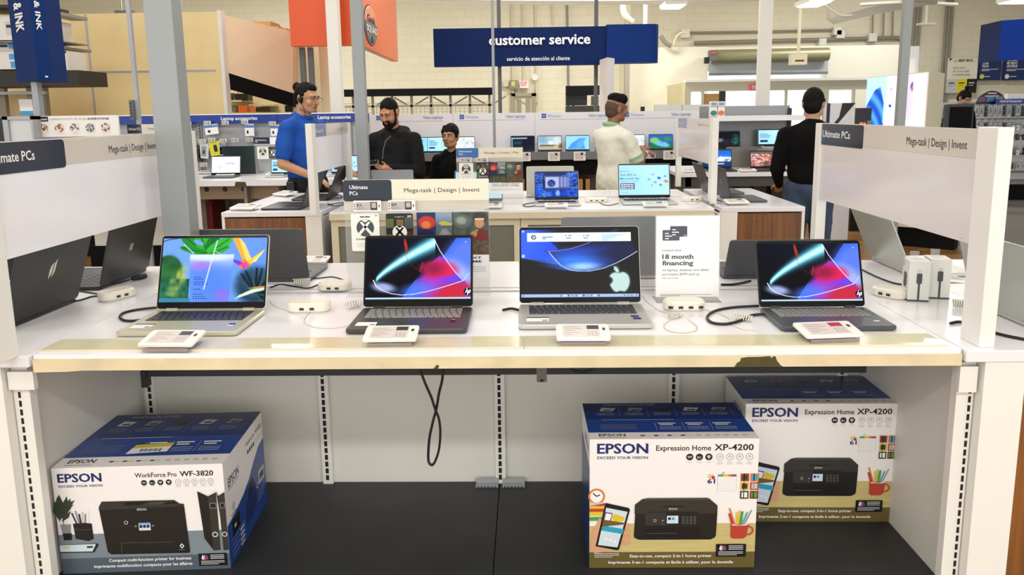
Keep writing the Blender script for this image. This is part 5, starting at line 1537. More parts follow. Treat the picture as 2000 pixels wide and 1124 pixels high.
# ================================================================== accessory wall on the left
t = thing('accessory_display', 'grey pegboard wall with blue Laptop accessories header and a white table in front', 'display wall', (-3.2, 8.2, 0))
A = at((-3.2, 8.2, 0))
PEG = mat('pegboard_grey', '#9c9fa2', .4, metal=.15)
HBLUE = mat('header_blue', '#0f3590', .35)
B(A).box(-4.6, 8.2, .9, -1.74, 8.25, 1.45).build('pegboard', PEG, t)
B(A).box(-4.6, 8.2, 0, -1.74, 8.25, .9).build('lower_back', mat('lower_beige', '#a59c8c', .5), t)
for (u0, u1) in ((228, 346), (346, 543), (543, 722)):
    a, b = onY(u0, 230, 8.18).x, onY(u1, 230, 8.18).x
    q = B(A).box(a, 8.16, 1.443, b - .008, 8.2, 1.535, 0).box(a, 8.155, 1.535, b - .008, 8.2, 1.545, 1)
    q.text('Power' if u0 == 228 else 'Laptop accessories', a + (b - a) * (.62 if u0 == 228 else .44), 1.478, .038, (b - a) * (.3 if u0 == 228 else .36), .001, 1, .025, 'l', frame((0, 8.159, 0), (1, 0, 0), (0, 0, 1)))
    q.build('header', [HBLUE, PAPER], t)
for x_ in (-3.62, -2.5, -1.95):
    q = B(A).box(x_ - .02, 8.185, .9, x_ + .02, 8.2, 1.44, 0)
    for k in range(16): q.box(x_ - .006, 8.183, .93 + k * .032, x_ + .006, 8.1855, .95 + k * .032, 1)
    q.build('upright', [mat('upright_grey', '#85888a', .4, .2), BLACK], t)
B(A).box(-4.4, 7.14, .845, -1.62, 8.2, .9).build('worktop', WHITE, t)
for (u0, u1) in ((372, 385), (457, 480)):
    a, b = onY(u0, 350, 7.13).x, onY(u1, 350, 7.13).x
    B(A).prism([(a, .845), (b, .845), (b - .01, .885), (a + .012, .887)], 7.134, 7.1405, 0, Matrix(((1, 0, 0, 0), (0, 0, 1, 0), (0, 1, 0, 0), (0, 0, 0, 1)))).build('torn_patch', OLIVE, t)
q = B(A).box(-3.36, 7.3, .70, -2.45, 7.32, .845, 0)
Mh = frame((0, 7.299, 0), (1, 0, 0), (0, 0, 1))
for u in (403, 439, 475, 549):
    p = onY(u, 362, 7.3); q.poly(circ(.026, 18, p.x, .80), 0, 1, Mh)
q.build('cable_fascia', [mat('fascia_tan', '#a58f72', .5), BLACK], t)
a = onY(478, 400, 7.2).x
B(A).box(a, 7.2, 0, a + .03, 8.2, .845).build('divider', mat('divider_grey', '#8f8c84', .5), t)
B(A).box(-3.4, 7.2, 0, -3.36, 8.2, .845).build('divider', SATIN, t)
B(A).box(-3.36, 7.2, .05, -1.7, 8.2, .12).build('lower_deck', DECK, t)
p = onY(416, 400, 8.1)
q = B(A).box(p.x - .02, 8.17, .12, p.x + .02, 8.2, .72, 0)
for k in range(18): q.box(p.x - .006, 8.168, .14 + k * .031, p.x + .006, 8.1705, .157 + k * .031, 1)
q.build('upright', [SATIN, BLACK], t)
x0, z0, x1, z1 = pxr(376, 394, 413, 470, 7.6)
tt = thing('red_carton', 'tall dark red carton with white flaps under the accessory table', 'carton', ((x0 + x1) / 2, 7.6, .12))
Aq = at(((x0 + x1) / 2, 7.6, .12))
B(Aq).box(x0, 7.6, .12, x1, 7.95, z1, 0).build('carton', mat('deep_red', '#7d1f1c', .5), tt)
for (v0, v1) in ((396, 426), (430, 456)):
    a0, b0, a1, b1 = pxr(382, v1, 394, v0, 7.598)
    B(Aq).box(a0, 7.592, min(b0, b1), a1, 7.6, max(b0, b1)).build('white_flap', PAPER, tt)
x0, z0, x1, z1 = pxr(492, 381, 570, 440, 7.45)
tt = thing('printer_carton', 'white printer carton under the accessory table, left of the man in blue', 'carton', ((x0 + x1) / 2, 7.45, .12))
Aq = at(((x0 + x1) / 2, 7.45, .12)); Mq = frame((0, 7.449, 0), (1, 0, 0), (0, 0, 1))
q = B(Aq).box(x0, 7.45, .12, x1, 7.8, z1, 0).text('EPSON', x0 + .02, z1 - .05, .03, .115, 0, 1, .045, 'l', Mq).rect(x0 + .03, z1 - .2, x1 - .06, z1 - .09, 0, 2, Mq)
q.build('carton', [CW, EBLUE, PR1], tt)
AL = 'laptops on the accessory table'
p = onY(443, 338, 7.65); laptop('laptop with a white notes screen in front of the pegboard', (p.x, 7.62, TABLE), 0, .31, .22, .20, 12, DARKL, KEYB, screen=scr_notes, res=(40, 24), group=AL)
p = onY(476, 335, 7.9); laptop('dark green laptop seen from the back, behind the white notes laptop', (p.x - .02, 7.93, TABLE), math.pi + .12, .36, .22, .30, 16, BLKS, lid=LPGREEN, group=AL)
p = onY(374, 338, 7.5); laptop('laptop with pink and blue screen beside the thick pole', (p.x - .10, 7.5, TABLE), 0, .3, .22, .19, 8, SILV, KEYD, screen=scr_pinkblue, res=(20, 12), group=AL)
p = onY(548, 338, 7.6); laptop('laptop with blue text screen half hidden behind the man in blue', (p.x, 7.6, TABLE), 0, .2, .2, .165, 8, SILV, KEYD, screen=scr_save_far, res=(20, 12), group=AL)
p = onY(676, 348, 7.6); laptop('laptop with pale blue screen seen under the small sign board', (p.x, 7.6, TABLE), 0, .3, .2, .19, 8, SILV, KEYD, screen=scr_save_far, res=(20, 12), group=AL)
price_tag('white price tag in front of the notes laptop', onZ(438, 346, .9), 0, 8, .19, .12)
price_tag('white price tag in front of the blue text laptop', onZ(535, 345, .9), 0, 8, .19, .12)
price_tag('white price tag on the accessory table, left of the notes laptop', onZ(402, 341, .9), .1, 8, .19, .12)
HK = 'packets hanging on the pegboard'
PKB = mat('packet_blue', '#5b84bc', .4)


def packet(label, u0, v0, u1, v1, Y, kind, grp=HK, tilt=0.0):
    x0, z0, x1, z1 = pxr(u0, v0, u1, v1, Y); w = x1 - x0; h = z1 - z0
    L = ((x0 + x1) / 2, Y, z1)
    t = thing('hanging_packet', label, 'packet', L, 0, grp)
    M = Matrix.Rotation(tilt, 4, 'Y') @ frame((0, 0, 0), (1, 0, 0), (0, 0, 1))
    c0 = {'w': PAPER, 'k': BLACK, 'y': mat('packet_yellow', '#d6cf2a', .35), 'g': mat('packet_clear', '#c4c7c8', .2), 'b': PKB}[kind]
    q = B(M).box(-w / 2, -h, -.012, w / 2, 0, 0, 0)
    if kind == 'w': q.rect(-w / 2, -h * .32, w / 2, -h * .08, .001, 1); q.rect(-w * .3, -h * .8, -w * .1, -h * .55, .001, 2)
    if kind == 'k': q.poly(circ(w * .28, 14, -w * .05, -h * .5), .001, 2); q.rect(w * .05, -h * .22, w * .3, -h * .1, .001, 3); q.ring(w * .2, w * .28, -w * .05, -h * .5, .0015, 4, 14)
    if kind == 'y': q.prism(rrect(w * .28, h * .5, w * .1, 3, 0, -h * .5), 0, .004, 2)
    if kind == 'g': q.rect(-w * .25, -h * .85, w * .25, -h * .2, .001, 4); q.rect(-w * .1, -h * .7, w * .1, -h * .45, .0015, 2)
    q.build('packet', [c0, PKB, BLACK, mat('packet_yellow', '#d6cf2a', .35), MGREY], t)
    B().tube([(0, .1 if Y > 8 else .06, .006), (0, -.01, .006)], .003, 6).build('peg', STEEL, t)
    return t


for (lab, r, k, tl) in (('white and blue packet beside the thick pole', (350, 243, 373, 268), 'w', 0), ('white and blue packets in the top row, left of centre', (400, 243, 424, 263), 'w', -.1), ('white and blue packet in the top row, right of centre', (479, 242, 495, 266), 'w', 0),
                        ('white packet in the top row by the shoulder of the man in blue', (529, 244, 545, 266), 'w', 0), ('black boxed device packet, lower row by the pole', (363, 284, 390, 316), 'k', 0), ('long white packet in the lower row', (392, 280, 408, 310), 'g', .12),
                        ('yellow packet with a black device', (408, 276, 430, 304), 'y', -.15), ('narrow white packet right of the yellow one', (430, 280, 440, 303), 'w', 0)):
    packet(lab, *r, 8.12, k, HK, tl)
for (u, v, lab) in ((348, 240, 'by the thick pole'), (366, 241, 'above the packet beside the pole'), (404, 240, 'above the packets left of centre'), (439, 240, 'at the centre of the top row'), (477, 238, 'above the packet right of centre'), (531, 241, 'beside the man in blue'),
                    (369, 281, 'above the black packet'), (394, 276, 'above the long white packet'), (413, 273, 'above the yellow packet'), (435, 275, 'right of the yellow packet'), (458, 274, 'above the dark green laptop'), (486, 273, 'at the right end of the lower row'), (397, 322, 'low down, left of the notes laptop'), (499, 317, 'low down, right of the dark green laptop')):
    shelf_label('small white shelf label ' + lab, *pxr(u - 6, v - 3.6, u + 7, v + 3.6, 8.1), 8.1, '$19', 'shelf labels on the pegboard')
# small stand with cards in front of the pegboard
x0, z0, x1, z1 = pxr(499, 268, 546, 326, 7.85)
tt = thing('card_stand', 'small clear card stand beside the man in blue, navy High Performance tab', 'sign', ((x0 + x1) / 2, 7.85, .9)); Aq = at(((x0 + x1) / 2, 7.85, .9))
B(Aq).box(x0, 7.85, .9, x1, 7.855, z1).build('clear_back', ACRY, tt)
q = B(Aq).box(x0, 7.845, z1 - .075, x1, 7.85, z1, 1).box(x0, 7.843, z1 - .07, x0 + (x1 - x0) * .62, 7.846, z1, 0)
for k_, s_ in enumerate(('High Performance', 'PCs')): q.text(s_, x0 + .018, z1 - .035 - .02 * k_, .012, None if k_ else .12, 0, 1, .03, 'l', frame((0, 7.842, 0), (1, 0, 0), (0, 0, 1)))
q.build('header', [NAVY, PAPER], tt)
gift_card('white gift card on the small stand beside the man in blue', *pxr(503, 287, 524, 311, 7.82), 7.82, False, GC)
gift_card('dark gift card on the small stand beside the man in blue', *pxr(525, 287, 544, 309, 7.82), 7.82, True, GC)

# creativity board and what stands beside it
x0, z0, x1, z1 = pxr(61, 225, 229, 268, 5.6)
tt = thing('creativity_board', 'white board reading CREATIVITY IS FOR EVERYONE with five round pictures', 'sign', ((x0 + x1) / 2, 5.6, 0)); Aq = at(((x0 + x1) / 2, 5.6, 0)); M = Aq @ frame((0, 5.598, 0), (1, 0, 0), (0, 0, 1)); w = x1 - x0; h = z1 - z0
B(Aq).box(x0, 5.6, z0, x1, 5.62, z1).build('board', PAPER, tt)
q = B(M).rect(x0 + w * .07, z0 + h * .74, x0 + w * .215, z0 + h * .97, .0, 0).text('wacom', x0 + w * .143, z0 + h * .80, h * .11, w * .12, .001, 1, .04, 'c')
q.text('CREATIVITY IS FOR', x0 + w * .24, z0 + h * .80, h * .09, w * .41, .001, 2).text('EVERYONE', x0 + w * .665, z0 + h * .80, h * .09, w * .24, .001, 3, .02)
q.build('lettering', [INK, PAPER, MGREY, INK], tt)
for k in range(5):
    cx, cz, r_ = x0 + w * (.155 + .175 * k), z0 + h * .42, h * .215
    nn = 24
    def rnd(U, V, k=k):
        n = vnoise(U, V, 7, 30 + k); n2 = vnoise(U, V, 11, 60 + k); im = base(U, '#efe9e4'); im = over(im, n > .45, ('#6a3f2c', '#8a5a46', '#1f2426', '#4a4f54', '#5a3a26')[k]); return over(im, n2 > .62, ('#d8b49a', '#c89a80', '#e8e8e8', '#9fa6aa', '#d0a070')[k]) * (mell(U, V, .5, .5, .5, .5, 0, .04)[..., None]) + (1 - mell(U, V, .5, .5, .5, .5, 0, .04))[..., None] * H('#f0efee')
    pic('round_picture', M, cx - r_, cz - r_, cx + r_, cz + r_, nn, nn, rnd, PRINT, tt, z=.001)
B(Aq).box(x0 + .05, 5.62, 0, x0 + .09, 5.64, z1).build('post', STEEL, tt)
B(Aq).box(x1 - .09, 5.62, 0, x1 - .05, 5.64, z1).build('post', STEEL, tt)
x0, z0, x1, z1 = pxr(9, 227, 62, 275, 5.5)
tt = thing('display_case', 'grey framed display case with a pale panel, left of the white creativity board', 'case', ((x0 + x1) / 2, 5.5, 0)); Aq = at(((x0 + x1) / 2, 5.5, 0))
q = B(Aq)
q.box(x0, 5.5, 0, x0 + .04, 5.9, z1, 0).box(x0, 5.5, z1 - .025, x1, 5.9, z1, 0).box(x1 - .015, 5.5, 0, x1, 5.9, z1, 0)
q.build('case_frame', STEEL, tt); B(Aq).box(x0 + .04, 5.52, .2, x1 - .015, 5.54, z1 - .025).build('panel', mat('pale_panel', '#d7dde0', .3), tt)
B(Aq).box(x0 - .3, 5.5, 0, x0, 5.9, z1 - .01).build('dark_side', BLACK, tt)
# plain small notice between the creativity board and the thick pole
x0, z0, x1, z1 = pxr(232, 243, 300, 262, 5.62)
tt = thing('ultimate_sign', 'small far sign with a navy tab between the creativity board and the thick pole', 'sign', ((x0 + x1) / 2, 5.75, 0)); Aq = at(((x0 + x1) / 2, 5.75, 0)); Mq = Aq @ frame((0, 5.748, 0), (1, 0, 0), (0, 0, 1))
B(Aq).box(x0, 5.75, z0 - .2, x1, 5.77, z1).build('board', PANELB, tt)
B(Mq).rect(x0, z0, x0 + (x1 - x0) * .4, z1, 0, 0).text('Ultimate PCs', x0 + .01, z0 + .025, .02, (x1 - x0) * .34, .001, 1).text('Mega-task', x1 - .01, z0 + .028, .018, None, .001, 2, al='r').build('printed_header', [HEADD, PAPER, GREYINK], tt)
B(Aq).box(x0 + .02, 5.77, 0, x0 + .05, 5.79, z1 - .02).build('post', STEEL, tt)

# ================================================================== people
def remesh(b, name, m, parent, voxel, it=3, fold=0.0):
    me = bpy.data.meshes.new(name); me.from_pydata(b.v, [], b.f); me.update()
    o = bpy.data.objects.new(name, me); COL.objects.link(o)
    r = o.modifiers.new('Remesh', 'REMESH'); r.mode = 'VOXEL'; r.voxel_size = voxel
    s = o.modifiers.new('Smooth', 'SMOOTH'); s.iterations = it; s.factor = 0.5
    if fold:
        tx = bpy.data.textures.get('folds') or bpy.data.textures.new('folds', 'CLOUDS'); tx.noise_scale = .16; tx.noise_depth = 2
        d = o.modifiers.new('Folds', 'DISPLACE'); d.texture = tx; d.strength = fold; d.mid_level = .45; d.texture_coords = 'LOCAL'
    dg = bpy.context.evaluated_depsgraph_get()
    nm = bpy.data.meshes.new_from_object(o.evaluated_get(dg)); nm.name = name
    bpy.data.objects.remove(o); bpy.data.meshes.remove(me)
    nm.materials.clear(); nm.materials.append(m)
    nm.polygons.foreach_set('use_smooth', [True] * len(nm.polygons)); nm.update()
    o = bpy.data.objects.new(name, nm); COL.objects.link(o); o.parent = parent
    return o


def hand(b, w, d, palm, side, curl=.6, s=1.0):
    """wrist point, pointing direction, palm direction; side +1 puts the thumb on (d x palm)"""
    d = Vector(d).normalized(); p = Vector(palm); p = (p - d * p.dot(d)).normalized(); t = d.cross(p) * side; w = Vector(w)
    b.cap(w - d * .02, w + d * .03, .025 * s, .028 * s)
    for k in range(-1, 2): b.cap(w + d * .025 + t * .018 * k * s, w + d * .082 * s + t * .022 * k * s, .016 * s, .0135 * s)
    for k, (L, o) in enumerate(((.036, .030), (.041, .010), (.038, -.010), (.030, -.029))):
        a = w + d * .085 * s + t * o * s; c1 = curl * .6; c2 = curl * 1.5
        m = a + (d * math.cos(c1) + p * math.sin(c1)) * L * s
        e = m + (d * math.cos(c2) + p * math.sin(c2)) * L * .85 * s
        b.cap(a, m, .0095 * s, .0085 * s); b.cap(m, e, .0085 * s, .0072 * s)
    a = w + d * .03 * s + t * .03 * s; m = a + (t * .7 + d * .6 + p * .3).normalized() * .035 * s; e = m + (d * .8 + p * .5 + t * .1).normalized() * .032 * s
    b.cap(a, m, .0125 * s, .0105 * s); b.cap(m, e, .0105 * s, .008 * s)


SKINM = {}


def skin(hexc): return mat('skin_' + hexc[1:], hexc, .5, noise=.08, scale=12)


def human(label, loc, rz, Ht, skinc, hairc, top, toph, sleeve, trousers, armR, armL, head=(0, 0), wide=1.0, hair='short', beard=False, glasses=False,
          collar=None, hood=False, voxel=.0085, belly=0.0, hands=(None, None), child=False, lean=0.0, trim=None):
    t = thing('person', label, 'person', loc, rz, 'people in the shop')
    s = Ht / 1.75; W = wide
    P = lambda x, y, z: Vector((x * s, y * s, z * s))
    S_ = lambda *q: tuple(a * s for a in q)
    hp, hy = head
    piv = P(0, -.02 + lean * .3, 1.525)
    HM = Matrix.Translation(piv) @ Matrix.Rotation(hy, 4, 'Z') @ Matrix.Rotation(hp, 4, 'X') @ Matrix.Scale(s * (1.06 if child else 1.0), 4)
    sh = {1: P(.185 * W, .01, 1.375), -1: P(-.185 * W, .01, 1.375)}

    def torso(b, g=0.0):
        b.ell(P(0, 0, .95), S_(.165 * W + g, .115 * W + g, .12 + g)); b.ell(P(0, -.012 - belly * .4, 1.09), S_(.152 * W + g + belly * .3, .112 * W + g + belly, .16 + g))
        b.ell(P(0, .0, 1.25), S_(.172 * W + g, .118 * W + g, .17 + g)); b.cap(P(-.13 * W, .012, 1.375), P(.13 * W, .012, 1.375), (.068 + g) * s, (.068 + g) * s)
        b.cap(P(-.11 * W, .015, 1.40), P(0, .02, 1.455), (.05 + g) * s, (.055 + g) * s); b.cap(P(.11 * W, .015, 1.40), P(0, .02, 1.455), (.05 + g) * s, (.055 + g) * s)

    def legs(b, g=0.0):
        for q in (-1, 1):
            b.cap(P(q * .088 * W, 0, .92), P(q * .1, -.012, .5), (.09 * W + g) * s, (.062 + g) * s); b.cap(P(q * .1, -.012, .5), P(q * .1, .025, .09), (.06 + g) * s, (.043 + g * 1.3) * s)

    # body: one surface
    b = B(); torso(b, -.022); legs(b)
    for q in (-1, 1): b.ell(P(q * .1, -.05, .045), S_(.045, .125, .045))
    b.cap(P(0, .018, 1.42), piv + Vector((0, .012, .03)) * s, .060 * s * (.85 if child else W ** .5), .054 * s * (.85 if child else W ** .5))
    for q, arm in ((-1, armR), (1, armL)):
        e, w, hd, hpalm = [Vector(v) * s for v in arm[:2]] + [arm[2], arm[3]]
        b.cap(sh[q], e, .052 * s * W, .042 * s); b.cap(e, w, .041 * s * W ** .5, .028 * s)
        hand(b, w, hd, hpalm, arm[4] if len(arm) > 4 else q, arm[5] if len(arm) > 5 else .5, s)
    b.M = HM
    b.ell((0, .012, .115), (.076, .096, .098)); b.ell((0, -.028, .06), (.062, .066, .078)); b.ell((0, -.062, .008), (.03, .028, .026)); b.cap((-.045, -.01, .02), (-.02, -.055, .008), .03, .026); b.cap((.045, -.01, .02), (.02, -.055, .008), .03, .026)
    b.cap((0, -.094, .10), (0, -.116, .070), .0085, .0135); b.ell((-.012, -.102, .066), (.01, .01, .009)); b.ell((.012, -.102, .066), (.01, .01, .009))
    b.cap((-.036, -.078, .118), (.036, -.078, .118), .016, .016); b.ell((-.04, -.066, .062), (.024, .022, .024)); b.ell((.04, -.066, .062), (.024, .022, .024))
    b.ell((0, -.088, .037), (.024, .012, .010))
    for q in (-1, 1): b.ell((q * .077, .012, .088), (.011, .021, .031), (0, 0, q * .35)); b.ell((q * .072, .008, .062), (.008, .012, .014))
    b.M = I4
    remesh(b, 'body', skin(skinc), t, voxel, 2)
    # clothing
    b = B()
    b.cap(P(0, -belly * .3, toph + .14), P(0, -.01 - belly * .5, max(1.10, toph + .17)), (.172 * W + belly * .6) * s, (.164 * W + belly * .7) * s, 20, 0, .74); b.cap(P(0, -.01 - belly * .5, 1.10), P(0, .012, 1.30), (.166 * W + belly * .6) * s, .18 * s * W, 20, 0, .72)
    b.cap(P(-.135 * W, .014, 1.37), P(.135 * W, .014, 1.37), .078 * s, .078 * s); b.cap(P(-.11 * W, .017, 1.405), P(0, .02, 1.45), .058 * s, .06 * s); b.cap(P(.11 * W, .017, 1.405), P(0, .02, 1.45), .058 * s, .06 * s)
    for q, arm in ((-1, armR), (1, armL)):
        e, w = Vector(arm[0]) * s, Vector(arm[1]) * s
        if sleeve == 'short':
            m = sh[q].lerp(e, .72); b.cap(sh[q], m, .068 * s * W, .066 * s * W)
        else:
            b.cap(sh[q], e, .07 * s * W, .058 * s); b.cap(e, e.lerp(w, .93), .058 * s, .042 * s)
    if hood:
        b.cap(P(-.085, .07, 1.44), P(.085, .07, 1.44), .05 * s, .05 * s); b.cap(P(-.09, .05, 1.45), P(-.07, -.06, 1.42), .035 * s, .03 * s); b.cap(P(.09, .05, 1.45), P(.07, -.06, 1.42), .035 * s, .03 * s); b.ell(P(0, .10, 1.40), S_(.1, .05, .08))
    cl = remesh(b, 'jacket' if hood and not child else 'shirt', top, t, .012 * s, 6, .034)
    if collar:
        q = B()
        ring = [P(.070 * math.cos(a), .018 + .070 * math.sin(a), 1.472 + .018 * math.sin(a)) for a in [2 * math.pi * k / 20 - math.pi / 2 for k in range(21)]]
        q.tube(ring, .019 * s, 8); q.build('collar', collar, cl, smooth=1.2)
    if trim:
        for sd, arm in ((-1, armR), (1, armL)):
            m = sh[sd].lerp(Vector(arm[0]) * s, .74); d = (Vector(arm[0]) * s - sh[sd]).normalized()
            B().tube([m - d * .012, m + d * .012], .071 * s * W, 16).build('sleeve_band', trim, cl, smooth=.6)
    b = B(); legs(b, .016); b.ell(P(0, .004, .93), S_(.175 * W, .126 * W, .12)); remesh(b, 'trousers', trousers, t, .014 * s, 3, .02)
    for q in (-1, 1):
        k = B(); k.ell(P(q * .1, -.05, .05), S_(.052, .135, .052)); k.build('shoe', BLACK, t, smooth=2)
    # hair
    hm = mat('hair_' + hairc[1:], hairc, .65, noise=.6, scale=60, stretch=(1, 1, .2), spec=.12)
    b = B(HM)
    if hair == 'bun':
        b.ell((0, .020, .125), (.080, .094, .094)); b.ell((0, .06, .09), (.066, .06, .075)); b.ell((0, -.035, .175), (.05, .04, .035)); b.ell((0, .112, .160), (.036, .036, .040)); b.cap((0, .08, .15), (0, .105, .16), .034, .03)
        for q in (-1, 1): b.cap((q * .074, .0, .12), (q * .073, -.008, .055), .014, .010)
    elif hair == 'topbun':
        b.ell((0, .016, .125), (.082, .1, .1)); b.ell((0, .05, .245), (.032, .032, .03)); b.ell((0, .05, .08), (.075, .07, .08))
    elif hair == 'fade':
        b.ell((0, .002, .165), (.074, .09, .068)); b.cap((-.026, -.036, .180), (.026, -.034, .184), .052, .052); b.ell((0, .02, .19), (.068, .075, .048))
    elif hair == 'buzz':
        b.ell((0, .017, .137), (.0785, .093, .088)); b.ell((0, .06, .085), (.062, .052, .06))
        for q in (-1, 1): b.cap((q * .071, -.018, .12), (q * .0675, -.022, .07), .010, .008)
    elif hair == 'boy':
        b.ell((0, .020, .135), (.082, .094, .098)); b.ell((0, .05, .085), (.07, .06, .07))
        for k in range(-3, 4): b.cap((k * .017, -.03, .192), (k * .022, -.082 + abs(k) * .006, .138 + .014 * (k % 2) + .004 * k), .020, .007)
        for q in (-1, 1): b.cap((q * .076, -.02, .15), (q * .076, -.015, .085), .02, .012)
    else:
        b.ell((0, .02, .128), (.083, .098, .096)); b.ell((0, .06, .075), (.072, .055, .075)); b.ell((0, .05, .04), (.06, .045, .04))
        for q in (-1, 1): b.cap((q * .074, .0, .12), (q * .074, .0, .07), .016, .012)
    remesh(b, 'hair', hm, t, .008, 1)
    if hair == 'fade':
        q = B(HM).ell((0, .018, .105), (.0775, .0965, .088)); q.ell((0, .045, .06), (.062, .062, .06)); q.build('shaved_hair', mat('shaved_hair', '#4a3326', .7), t, smooth=3)
    if beard:
        b = B(HM); b.ell((0, -.045, .005), (.056, .052, .038)); b.ell((0, -.075, -.012), (.036, .030, .034)); b.cap((-.060, -.018, .05), (-.046, -.036, .012), .014, .022); b.cap((.060, -.018, .05), (.046, -.036, .012), .014, .022); b.cap((-.026, -.092, .051), (.026, -.092, .051), .009, .009)
        for q in (-1, 1): b.cap((q * .026, -.092, .051), (q * .032, -.082, .02), .009, .014)
        remesh(b, 'beard', hm, t, .007, 1)
    # face
    e = B(HM)
    for q in (-1, 1):
        e.ell((q * .031, -.0855, .100), (.0145, .008, .0046), None, 10, 6, 0); e.ell((q * .031, -.0915, .0995), (.0062, .0045, .0046), None, 10, 6, 1)
        e.cap((q * .016, -.0925, .1050), (q * .046, -.083, .1045), .0026, .0022, 8, 1)
    e.build('eyes', [mat('eye_white', '#d8cfc8', .3), mat('eye_dark', '#1a1210', .3)], t, smooth=2)
    e = B(HM)
    for q in (-1, 1): e.cap((q * .016, -.096, .1205), (q * .05, -.083, .1195), .0040, .0028, 8)
    e.build('eyebrows', hm, t, smooth=2)
    e = B(HM); e.ell((0, -.0985, .0385), (.021, .0045, .0042), None, 12, 6); e.ell((0, -.0985, .0315), (.018, .0055, .0050), None, 12, 6); e.build('lips', mat('lips_' + skinc[1:], '#8a4a40', .45), t, smooth=2)
    if glasses:
        g = B(HM)
        for q in (-1, 1):
            g.tube([(q * .034 + .023 * math.cos(a), -.108, .098 + .018 * math.sin(a)) for a in [2 * math.pi * k / 16 for k in range(17)]], .0016, 6)
            g.tube([(q * .057, -.107, .104), (q * .078, -.05, .105), (q * .082, .012, .1)], .0016, 6)
        g.tube([(-.011, -.109, .101), (.011, -.109, .101)], .0016, 6); g.build('glasses', mat('glasses_metal', '#8a7a58' if hair == 'bun' else '#2a2a2c', .3, .6), t)
    return t, HM


CLB = mat('polo_blue', '#1d4fa6', .75, noise=.16, scale=9, bump=.35, spec=.2)
CLK = mat('cloth_black', '#0c0d0f', .8, noise=.3, scale=10, bump=.5, spec=.25)
CLK2 = mat('knit_black', '#0a0a0b', .9, noise=.2, scale=9, bump=.4, spec=.15)
CLW = mat('polo_cream', '#e3e2d2', .8, noise=.07, scale=7, bump=.55, spec=.2)
CLG = mat('collar_green', '#8fb890', .7)
TRK = mat('trousers_black', '#101114', .8, bump=.3)
TRC = mat('trousers_cream', '#d0cdbd', .8, noise=.06, bump=.4)
JEAN = mat('denim_blue', '#34465e', .8, noise=.3, scale=7, bump=.3)
DOWN = (0, 0, -1)

p1, hm1 = human('person in a bright blue polo shirt, hair in a bun, glasses, looking down', (-1.855, 6.2, 0), math.radians(66), 1.80, '#b98a68', '#141212', CLB, .9, 'short', TRK,
                ((-.262, .02, 1.10), (-.17, -.20, 1.00), (.25, -1, -.45), (0, 0, -1), -1, .35), ((.25, -.02, 1.10), (.16, -.25, 1.04), (-.2, -1, -.3), (0, 0, -1), 1, .35), head=(.20, .0), hair='bun', glasses=True, collar=CLB, wide=1.06, belly=.02)
q = B(hm1).ell((-.089, -.004, .082), (.012, .016, .02)); q.tube([(-.09, -.01, .07), (-.07, -.05, .0), (-.04, -.04, -.06)], .0025, 6); q.build('earpiece', BLACK, p1, smooth=2)
q = B(); q.prism(rrect(.055, .022, .004, 3), 0, .002, 0, frame((-.075, -.146, 1.31), (1, -.25, 0), (0, .1, 1))); q.build('name_badge', PAPER, p1)
q = B(); q.box(-.235, -.05, .86, -.18, .03, .98); q.build('belt_pouch', BLACK, p1, bevel=.01)

p2, hm2 = human('bearded person in a black hooded jacket looking down at a phone', (-1.14, 6.33, 0), math.radians(-12), 1.665, '#b07a58', '#17110e', CLK, .85, 'long', TRK,
                ((-.275, .0, 1.09), (-.245, -.13, .90), (.15, -.4, -1), (1, 0, 0), -1, .6), ((.258, -.04, 1.08), (.06, -.275, 1.135), (-1, -.12, .12), (0, -.35, 1), 1, 1.0), head=(.42, -.14), hair='buzz', beard=True, hood=True, wide=1.0, belly=.02, voxel=.0075)
q = B(); q.tube([(.045, -.165, 1.34), (.005, -.18, 1.30), (-.02, -.185, 1.22), (-.028, -.185, 1.15)], .004, 6); q.build('zip', mat('zip_grey', '#6a6a68', .4, .4), p2)
ph = thing('phone', 'phone with a pale back held by the bearded person in black', 'phone', (0, 0, 0))
hw = Matrix.Translation(p2.location) @ Matrix.Rotation(math.radians(-12), 4, 'Z') @ Matrix.Translation((-.085, -.318, 1.125)) @ Matrix.Rotation(math.radians(28), 4, 'X') @ Matrix.Rotation(math.radians(12), 4, 'Z')
ph.matrix_world = hw
B().prism(rrect(.145, .075, .01, 4), -.004, .004, 0, cham=.001).build('body', mat('phone_silver', '#8f8d96', .3, .3), ph, smooth=.6)
B().prism(rrect(.135, .066, .007, 4), .0041, .0046, 0).build('screen', BEZ, ph)

p3, hm3 = human('young person in a black hooded sweatshirt with short dark hair, facing the viewer', (-.675, 6.62, 0), math.radians(-14), 1.42, '#a87a58', '#131010', CLK2, .85, 'long', TRK,
                ((-.235, .01, 1.09), (-.235, -.06, .84), DOWN, (1, 0, 0), -1), ((.235, .01, 1.09), (.235, -.06, .84), DOWN, (-1, 0, 0), 1), head=(.02, -.1), hair='boy', hood=True, wide=.9, child=True)

p4, hm4 = human('person in a cream polo shirt with green collar, seen from behind, arms bent', (.745, 6.42, 0), math.radians(122), 1.665, '#8a5c42', '#0f0d0d', CLW, .85, 'short', TRC,
                ((-.245, -.10, 1.13), (-.135, -.25, 1.235), (.75, -.4, .5), (0, -.2, -1), -1, 1.2), ((.30, -.17, 1.15), (.04, -.36, 1.2), (-.8, -.4, .2), (0, -.2, -1), 1, 1.2), head=(.08, -.12), hair='fade', collar=CLG, wide=1.0, belly=.035, trim=CLG, voxel=.0078)
q = B(); q.tube([(-.148, -.218, 1.150), (-.140, -.230, 1.158)], .034, 12); q.build('wristband', CABLEW, p4)

